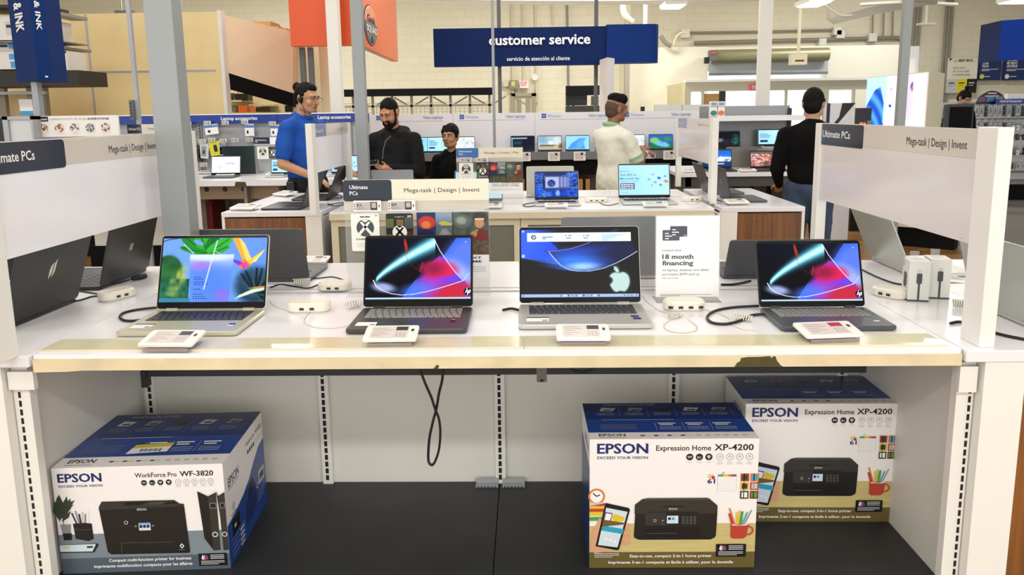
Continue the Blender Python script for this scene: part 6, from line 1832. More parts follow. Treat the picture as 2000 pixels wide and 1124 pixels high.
p5, hm5 = human('person in a black long sleeved top and blue jeans, seen from behind', (2.20, 5.8, 0), math.radians(163), 1.685, '#b58e74', '#121011', CLK2, .95, 'long', JEAN,
                ((-.25, .0, 1.09), (-.2, -.17, .97), (.2, -1, -.2), (0, 0, -1), -1), ((.258, .02, 1.10), (.225, -.16, .95), (0, -1, -.3), (0, 0, -1), 1), head=(.12, -.18), hair='short', glasses=True, wide=1.02, voxel=.01)

p6, hm6 = human('person with dark hair in a top bun, mostly hidden behind the black monitor', (onY(1877, 195, 12.0).x, 12.0, 0), math.radians(10), 1.80, '#a98270', '#141112', CLK2, .95, 'long', TRK,
                ((-.235, .01, 1.09), (-.235, -.06, .84), DOWN, (1, 0, 0), -1), ((.235, .01, 1.09), (.235, -.06, .84), DOWN, (-1, 0, 0), 1), head=(.5, .1), hair='topbun', voxel=.012)

# ================================================================== upper part of the shop
def quad_slab(b, pts, dy, m=0):
    """front quad (4 points, counter clockwise seen from the front) pushed back by the vector dy"""
    d = Vector(dy); q = [Vector(p) for p in pts]
    return b.hexa([tuple(v) for v in (q[0], q[1], q[1] + d, q[0] + d, q[3], q[2], q[2] + d, q[3] + d)], m)


def simple(name, label, cat, b, m, group=None, bevel=0.0, smooth=None):
    return tag(b.build(name, m, None, smooth, bevel), label, cat, group)


# customer service sign
SB = mat('service_blue', '#0a2458', .5, spec=.12)
SB2 = mat('service_blue_light', '#0d2f72', .5, spec=.12)
x0, z0, x1, z1 = pxr(848, 131, 1187, 51, 12.0)
xr = onY(1288, 80, 12.0).x
L = (x0, 12.0, z0); A = at(L)
t = thing('hanging_sign', 'long blue customer service sign with a rounded right end', 'sign', L)
B(A).box(x0, 12.0, z0, x1, 12.12, z1).build('left_board', SB, t)
n = 10; pts = [(x1 - .02, 11.96)] + [(xr - .16 + .16 * math.sin(a), 12.12 - .16 * math.cos(a)) for a in [math.pi * k / n for k in range(n + 1)]] + [(x1 - .02, 12.28)]
B(A).prism(pts, z0 + .02, z1 + .02).build('right_board', SB2, t, smooth=.5)
q = B(A @ frame((0, 11.955, 0), (1, 0, 0), (0, 0, 1)))
a = onY(955, 88, 11.95); b_ = onY(1153, 85, 11.95); q.text('customer service', a.x, a.z, .155, b_.x - a.x, 0, 0, .03)
a = onY(990, 119, 11.95); b_ = onY(1113, 118, 11.95); q.text('servicio de atención al cliente', a.x, a.z, .062, b_.x - a.x, 0, 0, .01)
q.build('lettering', mat('sign_letter_white', '#f4f6fa', .4), t)
for (u, w) in ((976, .06), (1164, .06)):
    p = onY(u, 150, 12.2); B(A).box(p.x - w / 2, 12.18, 0, p.x + w / 2, 12.24, 5.2).build('pole', mat('pole_dark', '#5a5c5c', .4, .3), t)
# white wedge column in front of the sign
p = onY(1186, 150, 11.2); a = onY(1171, 150, 11.75); c = onY(1200, 150, 11.45)
zt = onY(1186, 112, 11.2).z
pts = [(a.x, a.y), (p.x, p.y), (c.x, c.y), (c.x, 11.9)]
simple('white_post', 'white panel post standing in front of the customer service sign', 'post', B().prism(pts, 0, zt), mat('post_white', '#efecee', .4))

# orange sign
OR = mat('sign_orange', '#e4571f', .4)
OR_LIT = mat('sign_orange_lit', '#ea6a36', .35)  # paler orange: the light on the side board is put into its colour
A9 = onY(568, 88, 9.0); B9 = onY(707, 94, 9.0); zb = 2.335; C12 = onY(778, 128, 11.9)
L = (A9.x, 9.0, zb); A = at(L)
t = thing('hanging_sign', 'large orange hanging sign with a round black and white emblem', 'sign', L)
q = B(A).box(A9.x, 9.0, zb, B9.x - .05, 9.12, 3.5, 0)
B_ = Vector((B9.x, 9.05)); C_ = Vector((C12.x, 11.9)); d = (C_ - B_).normalized(); nn = Vector((d.y, -d.x))
q.box(B9.x - .075, 9.02, zb, B9.x, 9.14, 3.5, 0)
q.build('front_board', [OR], t)
q = B(A).prism([tuple(B_), tuple(C_), tuple(C_ - nn * .1), tuple(B_ - nn * .1)], zb, 3.5, 0)
q.build('side_board', [OR_LIT], t)
M = A @ frame((B_.x, B_.y, 0), (d.x, d.y, 0), (0, 0, 1))
def side_uv(u, v):
    r = ray(u, v); r2 = Vector((r.x, r.y)); k = (B_.dot(nn)) / r2.dot(nn); P3 = Vector((0, 0, EYE)) + r * k
    return (Vector((P3.x, P3.y)) - B_).dot(d), P3.z
c0 = side_uv(710, 48)[0]; c1 = side_uv(735.5, 50)[0]; ct = side_uv(722, 10)[1]; cb = side_uv(722, 88)[1]
cx, cz, rx, rz_ = (c0 + c1) / 2, (ct + cb) / 2, (c1 - c0) / 2, (ct - cb) / 2
q = B(M)
def oval(k, z, m): q.poly([(cx + k * rx * math.cos(2 * math.pi * i / 36), cz + k * rz_ * math.sin(2 * math.pi * i / 36)) for i in range(36)], z, m)
oval(1.0, .004, 0); oval(.94, .008, 1); oval(.9, .012, 2)
low = [(cx + .9 * rx * math.cos(a), cz + .9 * rz_ * math.sin(a)) for a in [math.radians(172 + k * 196 / 24) for k in range(25)]]
q.poly(low, .016, 3)
q.text('Geek', cx - rx * .6, cz + rz_ * .12, rz_ * .36, rx * 1.2, .02, 0, .03)
q.text('SQUAD', cx - rx * .8, cz - rz_ * .36, rz_ * .30, rx * 1.6, .022, 1, .05)
q.poly([(cx - rx * .18, cz - rz_ * .88), (cx + rx * .18, cz - rz_ * .88), (cx + rx * .1, cz - rz_ * .6), (cx, cz - rz_ * .5), (cx - rx * .1, cz - rz_ * .6)], .022, 0)
q.build('emblem', [INK, PAPER, mat('emblem_orange', '#e98d62', .4), mat('emblem_grey', '#6c6a66', .5)], t)
for u in (592, 608):
    p = onY(u, 130, 9.2); B(A).box(p.x - .03, 9.17, 0, p.x + .03, 9.23, zb).build('pole', mat('pole_dark', '#7a7b78', .4, .3), t)

# yellow partition and the peach bulkhead
YEL_ = mat('partition_yellow', '#f0d9a0', .55, noise=.05, scale=3)
x0 = onY(95, 28, 9.5).x - .7; x1 = onY(425, 25, 9.5).x
L = (x0, 9.5, 0); A = at(L)
t = thing('partition', 'tall pale yellow partition wall with grey joint strips', 'partition', L)
B(A).box(x0, 9.5, 0, x1, 9.6, 2.815).build('panel', YEL_, t)
B(A).box(x1, 9.48, 0, x1 + .045, 9.62, 2.83).build('corner_trim', SATIN, t)
p = onY(175, 120, 9.49); B(A).box(p.x - .012, 9.494, 0, p.x + .012, 9.5, 2.81).build('joint', STEEL, t)
za = onY(250, 140, 9.49).z; B(A).box(x0, 9.494, za - .012, p.x + 1.6, 9.5, za + .012).build('joint', STEEL, t)
for (u, dx) in ((231, .07), (251, .13)):
    p = onY(u, 24, 9.55); simple('junction_box', 'small grey box on top of the yellow partition, ' + ('left of the thin pole' if u == 231 else 'right of the thin pole'), 'box', B().box(p.x - dx / 2, 9.52, 2.815, p.x + dx / 2, 9.58, 2.855), mat('dull_steel', '#6b6d6c', .5, .3))

PEACH = mat('bulkhead_peach', '#f3dfbd', .6)
tl, tr, br, bl = onY(427, 27, 9.55), onY(572, 62, 10.4), onY(572, 182, 10.4), onY(438, 140, 9.55)
b2, b3 = onY(438, 172, 9.56), onY(572, 209, 10.41)
t = thing('bulkhead', 'peach coloured bulkhead with a black band along its lower edge', 'bulkhead', (tl.x, tl.y, 0)); A = at((tl.x, tl.y, 0))
def sh_(p): return A @ p
quad_slab(B(), [sh_(bl), sh_(br), sh_(tr), sh_(tl)], (-.05, .9, 0)).build('panel', PEACH, t)
quad_slab(B(), [sh_(b2), sh_(b3), sh_(br), sh_(bl)], (-.05, .6, 0)).build('black_band', MATTE, t)
# cream pier to the right of the bulkhead
x0, z0, x1, z1 = pxr(573, 225, 622, 90, 10.6); simple('pier', 'cream wall pier behind the poles of the orange sign', 'pier', B().box(x0, 10.6, 0, x1, 11.6, 2.5), mat('pier_cream', '#e6d8b0', .6))
for k, (u0, u1, v0, v1) in enumerate(((505, 538, 45, 60), (538, 553, 54, 68), (553, 568, 58, 72))):
    x0, z0, x1, z1 = pxr(u0, v1, u1, v0, 10.8)
    simple('stored_carton', ('long kraft carton', 'small kraft carton with dark print', 'kraft carton')[k] + ' lying on top of the bulkhead' + ('', ', middle one', ', beside the orange sign')[k], 'carton', B().box(x0, 10.6, z0 - .2, x1, 11.0, z1), KRAFT, 'cartons on top of the bulkhead')
# repair counter seen under the bulkhead
t = thing('back_counter', 'cream repair counter recess with shelves under the bulkhead', 'shelving', (-3.5, 12.0, 0)); A = at((-3.5, 12.0, 0))
CRM = mat('recess_cream', '#eedfae', .6)
x0 = onY(430, 200, 12).x; x1 = onY(575, 200, 12).x
B(A).box(x0, 12.0, 0, x1, 12.1, 2.2).build('back_panel', CRM, t)
B(A).box(x0, 11.28, 0, x1, 12.0, 1.57).build('counter', CRM, t)
for (u0, v0, u1, v1) in ((441, 196, 485, 200), (500, 204, 535, 208)):
    a0, b0, a1, b1 = pxr(u0, v1, u1, v0, 11.8); B(A).box(a0, 11.5, b0, a1, 12.0, b1).build('shelf', mat('shelf_cream', '#ddd2ac', .5), t)
for (ua, ub) in ((442, 452), (460, 466), (476, 487)):
    a0 = onY(ua, 172 if ua != 460 else 197, 11.7); b0 = onY(ub, 197 if ua != 460 else 172, 11.7); B(A).tube([a0, b0], .018, 6).build('brace', SATIN, t)
for k, (u0, v0, u1, v1, mm, lab) in enumerate(((439, 182, 452, 197, BLACK, 'dark device on the recess shelf, left'), (462, 183, 486, 197, BLACK, 'dark device on the recess shelf, right'), (442, 206, 462, 219, PANELG, 'grey box behind the blue header'),
                                             (502, 209, 530, 219, mat('brown_dark', '#4b3a24', .6), 'brown box under the small shelf'))):
    a0, b0, a1, b1 = pxr(u0, v1, u1, v0, 11.6); simple('device', lab + ' under the bulkhead', 'device', B().box(a0, 11.55, b0, a1, 11.75, b1), mm)
for k, (u0, u1) in enumerate(((466, 473), (474, 482), (489, 496))):
    a0, b0, a1, b1 = pxr(u0, 220, u1, 206, 11.4); simple('orange_card', 'orange ' + ('first', 'second', 'third')[k] + ' card from the left hanging under the bulkhead', 'card', B().box(a0, 11.4, b0, a1, 11.41, b1).rect(a0 + .01, b0 + .03, a1 - .01, b0 + .05, .001, 1, frame((0, 11.398, 0), (1, 0, 0), (0, 0, 1))) if 0 else B().box(a0, 11.4, b0, a1, 11.41, b1), mat('card_orange', '#e0622c', .5), 'orange cards under the bulkhead')
a0, b0, a1, b1 = pxr(553, 215, 585, 186, 11.3); b0 = 1.57
q = B().box(a0, 11.3, b0, a1, 11.32, b1, 0); M = frame((0, 11.298, 0), (1, 0, 0), (0, 0, 1)); hh = b1 - b0
q.rect(a0, b0 + hh * .5, a1, b1 - .01, 0, 1, M).rect(a0 + .03, b0, a1, b0 + hh * .4, 0, 2, M).text('GET IT', a0 + .015, b0 + hh * .62, .06, .17, .001, 0, .04, 'l', M)
simple('orange_poster', 'orange topped poster behind the head of the person in blue', 'poster', q, [PAPER, OR, BLACK])

# printer shelving, top left
t = thing('shelving', 'dark edged shelving with printer cartons, top left corner', 'shelving', (-5.6, 8.2, 0)); A = at((-5.6, 8.2, 0))
DK = mat('shelf_dark', '#1e1b18', .5)
for (u0, v0, u1, v1, Y, dep, nm) in ((-60, 137, 152, 170, 8.0, .55, 'valance'), (-60, 79, 118, 84, 8.0, .5, 'shelf'), (-60, 8, 78, 16, 8.0, .5, 'shelf'), (85, 23, 118, 30, 8.2, .5, 'shelf'), (93, 91, 127, 96, 8.2, .5, 'shelf')):
    a0, b0, a1, b1 = pxr(u0, v1, u1, v0, Y); B(A).box(a0, Y, b0, a1, Y + dep, b1).build(nm, DK if nm == 'valance' or v0 == 8 else mat('shelf_steel', '#8a8680', .4, .3), t)
for (u, w) in ((62, .05), (84, .04), (4, .04)):
    p = onY(u, 190, 8.45); B(A).box(p.x - w, 8.44, 0, p.x + w, 8.5, 2.9).build('upright', mat('upright_tan', '#8d8672', .5, .2), t)
a0, b0, a1, b1 = pxr(-60, 225, 62, 178, 8.6); B(A).box(a0, 8.6, 0, a1, 8.65, b1).build('back_panel', YEL_, t)
a0, b0, a1, b1 = pxr(-60, 186, 88, 178, 8.3); B(A).box(a0, 8.3, b0, a1, 8.34, b1).build('cross_bar', STEEL, t)
PC_ = 'cartons on the printer shelving'
for (u0, v0, u1, v1, Y, kind, lab) in ((-30, 30, 25, 79, 8.1, 'grey', 'grey white printer carton on the upper shelf, left edge of the picture'), (-30, 85, 31, 136, 8.1, 'blue', 'white and blue printer carton just above the dark valance, left edge'),
                                       (82, 39, 101, 92, 8.3, 'plain', 'tall white carton right of the blue hanging sign, upper shelf'), (90, 99, 129, 143, 8.1, 'ink', 'white carton with navy top band right of the blue hanging sign, lower shelf')):
    a0, b0, a1, b1 = pxr(u0, v1, u1, v0, Y); L = ((a0 + a1) / 2, Y, b0); tt = thing('boxed_printer', lab, 'carton', L, 0, PC_); q = B(at(L)).box(a0, Y, b0, a1, Y + .35, b1, 0); M = frame((0, Y - .002, 0), (1, 0, 0), (0, 0, 1)); w = a1 - a0; h = b1 - b0
    if kind == 'grey': q.rect(a0 + w * .72, b0 + h * .2, a1 - .02, b0 + h * .75, 0, 3, M).rect(a0 + w * .75, b0 + h * .5, a1 - .02, b0 + h * .62, .001, 2, M)
    if kind == 'blue': q.rect(a0 + w * .78, b0 + h * .05, a1 - .015, b0 + h * .3, 0, 4, M).rect(a0 + w * .76, b0 + h * .38, a1 - .015, b0 + h * .6, 0, 4, M).rect(a0, b0 + h * .86, a1 - w * .25, b0 + h * .96, 0, 1, M).rect(a0 + w * .78, b0 + h * .8, a1 - .03, b0 + h, 0, 4, M)
    if kind == 'ink':
        q.rect(a0, b0 + h * .88, a1, b0 + h * .99, 0, 1, M)
        for k in range(3): q.rect(a0 + .03, b0 + h * (.7 - .17 * k), a0 + w * .36, b0 + h * (.73 - .17 * k), 0, 2, M)
        for k in range(4): q.poly(circ(.013, 8, a1 - .03, b0 + h * (.2 + .16 * k)), 0, 5, M)
        q.rect(a0 + w * .42, b0 + h * .15, a0 + w * .7, b0 + h * .75, 0, 3, M)
    if kind == 'plain': q.rect(a0 + .03, b0 + h * .9, a1 - .01, b0 + h * .93, 0, 2, M); q.poly(circ(.012, 8, a1 - .03, b0 + h * .8), 0, 5, M)
    q.build('carton', [mat('carton_offwhite', '#dedad2', .4), NAVY, BLACK, mat('print_pale', '#c4c4c0', .5), mat('print_sky', '#3f95d8', .4), MGREY], tt)
a0, b0, a1, b1 = pxr(40, 225, 62, 194, 8.2)
simple('shelf_notice', 'small white notice with blue foot by the printer shelving', 'notice', B().box(a0, 8.2, b0, a1, 8.22, b1, 0).rect(a0, b0, a1, b0 + (b1 - b0) * .26, 0, 1, frame((0, 8.198, 0), (1, 0, 0), (0, 0, 1))), [PAPER, mat('print_sky', '#3f95d8', .4)])

# blue three sided hanging sign
BS = mat('sign_deep_blue', '#0a2e68', .5, spec=.12); BS2 = mat('sign_deep_blue_side', '#124a90', .35)
a = onY(33, 157, 6.15); b_ = onY(75, 158, 5.9); c = onY(102, 156, 6.02); zb = onY(75, 158, 5.9).z
t = thing('hanging_sign', 'blue vertical sign reading PRINTERS & INK on a grey post, top left', 'sign', (b_.x, b_.y, zb)); A = at((b_.x, b_.y, zb))
q = B(A).prism([(a.x, a.y), (b_.x, b_.y), (c.x, c.y), (b_.x + .02, 6.25)], zb, 2.9)
q.build('board', BS, t)
for (p, r, hh, off, top_) in ((a, b_, .052, .36, 2.06), (b_, c, .044, .40, 2.05)):
    d = Vector((r.x - p.x, r.y - p.y, 0)); w = d.length
    o = Vector((p.x, p.y, 2.83)) + d * .28
    M = A @ frame(o, (0, 0, -1), d)
    q = B(M).text('PRINTERS & INK', 0, 0, w * .36, 2.72 - 2.13 - (.0 if p is a else -.0) + .03, .004, 0, .03)
    q.build('lettering', PAPER, t)
d = Vector((c.x - b_.x, c.y - b_.y, 0)); M = A @ frame((b_.x, b_.y, zb), d, (0, 0, 1)); B(M).rect(d.length * .5, .03, d.length * .7, .042, .003, 0).build('small_print', PAPER, t)
p = onY(72, 190, 6.1); B(A).box(p.x - .025, 6.08, 0, p.x + .025, 6.14, zb).build('post', STEEL, t)
# thin poles on the left
for (u, v, Y, w, lab, z0) in ((268, 200, 7.0, .035, 'thin grey pole in front of the yellow partition', 0.0), (354, 10, 9.7, .03, 'short grey pole above the yellow partition, behind the thick pole', 2.2), (236, 5, 15, .02, 'thin pale rod hanging above the yellow partition', 3.2)):
    p = onY(u, v, Y); o = B().box(-w / 2, -w / 2, z0, w / 2, w / 2, 5.2).build('pole', STEEL); o.location = (p.x, Y, 0); tag(o, lab, 'pole')
p = onY(268, 207, 6.98)
q = B().box(p.x - .05, 6.93, 1.5, p.x - .02, 6.98, 1.68, 0)
for k in range(5): q.box(p.x - .042, 6.928, 1.52 + k * .03, p.x - .03, 6.931, 1.535 + k * .03, 1)
pl_ = [o for o in bpy.data.objects if o.get('label', '').startswith('thin grey pole in front')][0]
q.M = I4; k_ = q.build('slotted_bracket', [mat('dull_steel', '#6b6d6c', .5, .3), BLACK], pl_); k_.location = (-pl_.location.x, -pl_.location.y, 0)
# wood cabinet seen low on the left, behind the black laptops
t = thing('end_cabinet', 'walnut cabinet on a black base, seen between the black laptops on the left', 'cabinet', (-4.75, 8.0, 0)); A = at((-4.75, 8.0, 0))
B(A).box(-5.05, 8.0, .28, -4.64, 8.5, .9).build('wood_panel', WALNUT, t); B(A).box(-5.0, 7.98, 0, -4.64, 8.5, .28).build('plinth', MATTE, t)
t = thing('stock_carton', 'white stock carton seen between the thick pole and the black gaming laptop', 'carton', (-4.2, 7.5, 0)); A = at((-4.2, 7.5, 0))
B(A).box(-4.45, 7.4, .22, -3.55, 7.8, .55).build('carton', mat('carton_offwhite', '#dedad2', .4), t); B(A).box(-4.5, 7.38, 0, -3.5, 7.9, .22).build('dark_base', MATTE, t)

# ------------------------------------------------------------------ back of the hall
CRW = mat('pipe_cream', '#d8cfb2', .5); PGY = mat('pipe_grey', '#8f8b7c', .5)
x0, z0, x1, z1 = pxr(600, 190, 961, 171, 18.5)
simple('black_beam', 'long black band beam below the cream block wall', 'beam', B().box(x0 - 2.5, 18.5, z0, x1, 18.7, z1), MATTE)
t = thing('wire_fence', 'steel fence with diagonal braces and mesh under the black beam', 'fence', (x0, 18.7, 0)); A = at((x0, 18.7, 0))
zt = onY(800, 190, 18.7).z; zm = onY(800, 207, 18.7).z
for k in range(9):
    u = 690 + k * 38; p = onY(u, 200, 18.7); q_ = onY(u + 30, 200, 18.7)
    if u < 960: B(A).box(p.x - .03, 18.68, 0, p.x + .03, 18.72, zt + .05).build('post', mat('fence_grey', '#8b8778', .5, .2), t)
    q = B(A).tube([(p.x + .05, 18.7, zm if k % 2 else zt), (p.x + .42, 18.7, zt if k % 2 else zm)], .018, 5).build('brace', mat('fence_grey', '#8b8778', .5, .2), t)
B(A).box(x0 - 1, 18.68, zm - .03, x1, 18.72, zm + .03).build('rail', mat('fence_grey', '#8b8778', .5, .2), t)
q = B(A)
for k in range(46): q.box(x0 - .2 + k * .11, 18.69, 0, x0 - .19 + k * .11, 18.7, zm)
for k in range(24): q.box(x0 - .2, 18.69, .06 + k * .075, x1, 18.7, .068 + k * .075)
q.build('wire_mesh', mat('fence_grey', '#8b8778', .5, .2), t)


def pipe(label, px, Y, r, m=CRW, name='pipe', group='pipes on the block wall'):
    P = [onY(u, v, Y) for (u, v) in px]
    return simple(name, label, 'pipe', B().tube(P if len(P) < 3 else smooth_path(P, 4), r, 8), m, group, smooth=1.0)


pipe('long pale pipe running across the top of the picture', [(560, -4), (900, 3), (1250, 4), (1510, -3)], 15.0, .05, mat('pipe_white', '#e4dfd0', .4))
for (u, v1, lab) in ((1002, 218, 'left of the EXIT sign'), (1023, 157, 'above the EXIT sign'), (1048, 200, 'right of the EXIT sign'), (1110, 168, 'right of the small speaker box'), (1080, 48, 'above the customer service sign')):
    pipe('thin vertical conduit on the block wall, ' + lab, [(u - 3, -10), (u, v1)], 19.9, .03, CRW if u != 1110 else PGY)
pipe('bent grey pipe above the right end of the customer service sign', [(1218, 6), (1219, 24), (1226, 36), (1236, 44)], 16.0, .07, CRW)
pipe('short white pipe above the right end of the customer service sign', [(1262, 4), (1262, 48)], 16.0, .06, mat('pipe_white', '#e4dfd0', .4))
pipe('curved cable conduit beside the roller shutter', [(1290, 70), (1300, 84), (1311, 90)], 17.8, .05, PGY)
pipe('arched conduit running to the white junction box', [(1316, 89), (1321, 72), (1332, 64), (1340, 64)], 17.8, .03, CRW)
pipe('long horizontal conduit on the block wall behind the white column', [(1340, 64), (1480, 62), (1640, 58)], 19.9, .03, PGY)
pipe('second long horizontal pipe on the block wall, above the roller shutter', [(1356, 84), (1500, 80), (1700, 75), (1755, 74), (1762, 80)], 19.9, .05, PGY)
for k, (u, lab) in enumerate(((1706, 'left'), (1727, 'middle'), (1745, 'right'))): pipe('thin drop conduit under the duct, %s of three' % lab, [(u, -5), (u - 2, 78)], 19.85, .02, PGY)
for k, u in enumerate((1784, 1790, 1796)): pipe('vertical pipe right of the grey pole, %s of three' % ('left', 'middle', 'right')[k], [(u + 5, -5), (u - 3, 95)], 19.85, .03, PGY)
for k, u in enumerate((1842, 1848, 1854)): pipe('tall vertical pipe left of the membership poster, %s of three' % ('left', 'middle', 'right')[k], [(u + 8, -5), (u - 6, 200)], 19.85, .03, PGY)
for (u, v, s_, lab) in ((1339, 65, .11, 'white junction box on the conduit near the roller shutter'), (1636, 60, .10, 'white junction box high on the wall, upper one'), (1642, 67, .10, 'white junction box high on the wall, lower one'), (1607, 82, .09, 'white junction box on the long pipe'), (1705, 73, .1, 'pale junction box under the duct conduits')):
    p = onY(u, v, 19.8); simple('junction_box', lab, 'box', B().box(p.x - s_, 19.78, p.z - s_, p.x + s_, 19.95, p.z + s_), SATIN, 'junction boxes on the block wall')
# emergency exit, boxes and door
a0, b0, a1, b1 = pxr(1015, 172, 1032, 158, 19.8)
q = B().box(a0, 19.8, b0, a1, 19.9, b1, 0).text('EXIT', (a0 + a1) / 2, b0 + .05, .11, .17, 0, 1, .03, 'c', frame((0, 19.795, 0), (1, 0, 0), (0, 0, 1)))
simple('exit_sign', 'white EXIT sign with red letters above the back door', 'sign', q, [PAPER, mat('exit_red', '#d83a3a', .4, emit=.5)])
a0, b0, a1, b1 = pxr(995, 174, 1012, 157, 19.85)
simple('electric_box', 'grey green electrical box left of the EXIT sign', 'box', B().box(a0, 19.75, b0, a1, 19.95, b1, 0).box(a0 + .06, 19.74, b0 + .07, a1 - .08, 19.75, b1 - .03, 1), [mat('box_green', '#8a8a70', .5), mat('box_yellow', '#d8c870', .5)])
p = onY(988, 163, 19.9); simple('alarm_box', 'small cream alarm box left of the electrical box', 'box', B().box(p.x - .07, 19.8, p.z - .08, p.x + .07, 19.95, p.z + .08), CRW)
p = onY(1045, 151, 19.9); simple('alarm_horn', 'small round alarm horn right of the EXIT sign', 'alarm', B().prism(circ(.09, 12), 0, .12, 0, frame((p.x, 19.95, p.z), (1, 0, 0), (0, 0, 1))), SATIN)
a0, b0, a1, b1 = pxr(998, 218, 1047, 182, 19.9)
q = B().box(a0, 19.85, 0, a0 + .12, 20, b1, 0).box(a1 - .12, 19.85, 0, a1, 20, b1, 0).box(a0, 19.85, b1 - .08, a1, 20, b1, 0).box(a0 + .12, 19.93, 0, a1 - .12, 19.97, b1 - .08, 1).box(a0 + .16, 19.92, 0, a0 + .28, 19.93, b1 - .14, 0).box(a1 - .28, 19.92, 0, a1 - .16, 19.93, b1 - .14, 0)
struct(q.build('door_1', [mat('door_frame', '#a39c86', .5), mat('door_cream', '#e2dac0', .5)]))
a0, b0, a1, b1 = pxr(1106, 216, 1171, 167, 17.0)
t = thing('dark_shelving', 'black shelving with a dark screen, below the customer service sign', 'shelving', (a0, 17, 0)); A = at((a0, 17, 0))
zz = lambda v: onY(1130, v, 17.0).z
B(A).box(a0, 17.0, zz(186), a1, 17.3, b1).build('header', MATTE, t); B(A).box(a0, 17.05, zz(206), onY(1147, 200, 17).x, 17.35, zz(186)).build('screen', BLACK, t)
B(A).box(a0, 17.0, 0, a1, 17.4, zz(207)).build('base_unit', mat('base_dark', '#26241f', .6), t); B(A).box(onY(1157, 200, 17).x, 17.2, zz(206), a1, 17.4, zz(188)).build('grey_box', PANELG, t)
for (u, lab) in ((1111, 'left'), (1121, 'right')):
    p = onY(u, 211, 16.9); simple('camera_dome', 'small shiny dome on the black shelving, ' + lab, 'dome', B().ell((p.x, 17.1, p.z), (.05, .05, .06)), SILV, 'small domes on the black shelving', smooth=2)
x0, z0, x1, z1 = pxr(1219, 215, 1229, 120, 17.5); struct(B().box(x0, 17.4, 0, x1, 17.6, 5.2).build('column', mat('column_grey', '#9a9382', .5)))
# pale office block with the roller shutter
OFW = mat('office_cream', '#eee8d2', .6)
x0 = onY(1230, 100, 18).x; x1 = onY(1762, 90, 18).x; zt = onY(1400, 91, 18).z
xm0 = onY(1383, 120, 18).x; xm1 = onY(1617, 120, 18).x
struct(B().box(x0, 18.0, 0, xm0, 20, zt).build('wall_office', OFW))
struct(B().box(xm1, 18.0, 0, x1, 20, zt - .02).build('wall_office', mat('office_grey', '#d6d2c2', .6)))
struct(B().box(xm0, 18.0, onY(1500, 100, 18).z, xm1, 20, zt - .02).build('wall_office', OFW))
t = thing('roller_shutter', 'steel roller shutter drum with motor, curtain partly lowered', 'shutter', (xm0, 17.8, 2.2)); A = at((xm0, 17.8, 2.2))
pr_ = [onY(1392, 110, 17.6), onY(1622, 108, 17.6)]
B(A).tube([(pr_[0].x, 17.75, pr_[0].z), (pr_[1].x, 17.75, pr_[0].z + .02)], .155, 20).build('drum', mat('drum_olive', '#8f8a6a', .4, .3), t, smooth=.6)
a0, b0, a1, b1 = pxr(1385, 143, 1617, 122, 17.9); B(A).box(a0, 17.88, b0, a1, 17.93, b1 + .1).build('curtain', mat('curtain_grey', '#a7a9a8', .45, .2), t); B(A).box(a0, 17.86, b0 - .06, a1, 17.95, b0).build('bottom_bar', mat('bar_grey', '#6f7478', .4, .3), t)
a0, b0, a1, b1 = pxr(1385, 124, 1400, 98, 17.5); q = B(A).box(a0, 17.45, b0 + .06, a1, 17.65, b1, 0).box(a0 + .02, 17.44, b0 + .2, a1 - .02, 17.45, b0 + .27, 1).box(a0 - .1, 17.5, b0, a0, 17.6, b0 + .14, 2); q.build('motor', [mat('dull_steel', '#6b6d6c', .5, .3), mat('motor_red', '#b05a4a', .5), BLACK], t)
a0, b0, a1, b1 = pxr(1385, 163, 1615, 143, 17.95)
q = B().box(a0, 18.4, b0 - .6, a1, 18.45, b1 + .1); struct(q.build('window_1', mat('daylight_white', '#f6f8fa', .5, emit=1.1)))
# low office with windows
OG = mat('office_frame_grey', '#bdb8a4', .5)
a0, b0, a1, b1 = pxr(1303, 220, 1346, 162, 16.5)
xe = onY(1700, 180, 16.0).x; xs_ = onY(1338, 180, 16.0).x; zt = onY(1340, 161, 16.0).z; zw = onY(1340, 179, 16.0).z
t = thing('low_office', 'low grey framed office with lit windows, behind the white column', 'office', (xs_, 16, 0)); A = at((xs_, 16, 0))
B(A).hexa([(onY(1303, 180, 17.9).x, 17.9, 0), (xs_, 16.0, 0), (xs_ + .05, 16.05, 0), (onY(1303, 180, 17.9).x + .05, 17.95, 0), (onY(1303, 180, 17.9).x, 17.9, zt), (xs_, 16.0, zt), (xs_ + .05, 16.05, zt), (onY(1303, 180, 17.9).x + .05, 17.95, zt)]).build('side_panel', mat('office_tan', '#c9bb92', .5), t)
B(A).box(xs_, 16.0, zw, xe, 16.1, zt).build('fascia', OG, t); B(A).box(xs_, 15.97, zt, xe, 16.1, zt + .05).build('cap_rail', SATIN, t)
edges = [1338, 1349, 1407, 1532, 1568, 1602, 1660, 1664]
for u in (1338, 1370, 1533, 1607, 1665): p = onY(u, 200, 16.0); B(A).box(p.x, 16.0, 0, p.x + (.12 if u in (1338, 1607) else .05), 16.08, zw).build('mullion', OG, t)
WIN = mat('lit_window', '#e8f0f4', .4, emit=.55)
for (u0, u1) in ((1349, 1370), (1409, 1533), (1538, 1607), (1616, 1662)):
    p, r_ = onY(u0, 200, 16.05), onY(u1, 200, 16.05); B(A).box(p.x, 16.05, .9, r_.x, 16.07, zw - .02).build('window_pane', WIN, t)
p, r_ = onY(1373, 200, 16.04), onY(1404, 200, 16.04); B(A).box(p.x, 16.02, .9, r_.x, 16.05, zw - .05).build('brown_blind', KRAFT, t)
p, r_ = onY(1404, 200, 16.03), onY(1416, 200, 16.03); B(A).box(p.x, 16.0, .9, r_.x, 16.05, zw).build('dark_panel', BLACK, t)
a0, b0, a1, b1 = pxr(1464, 176, 1480, 164, 15.95)
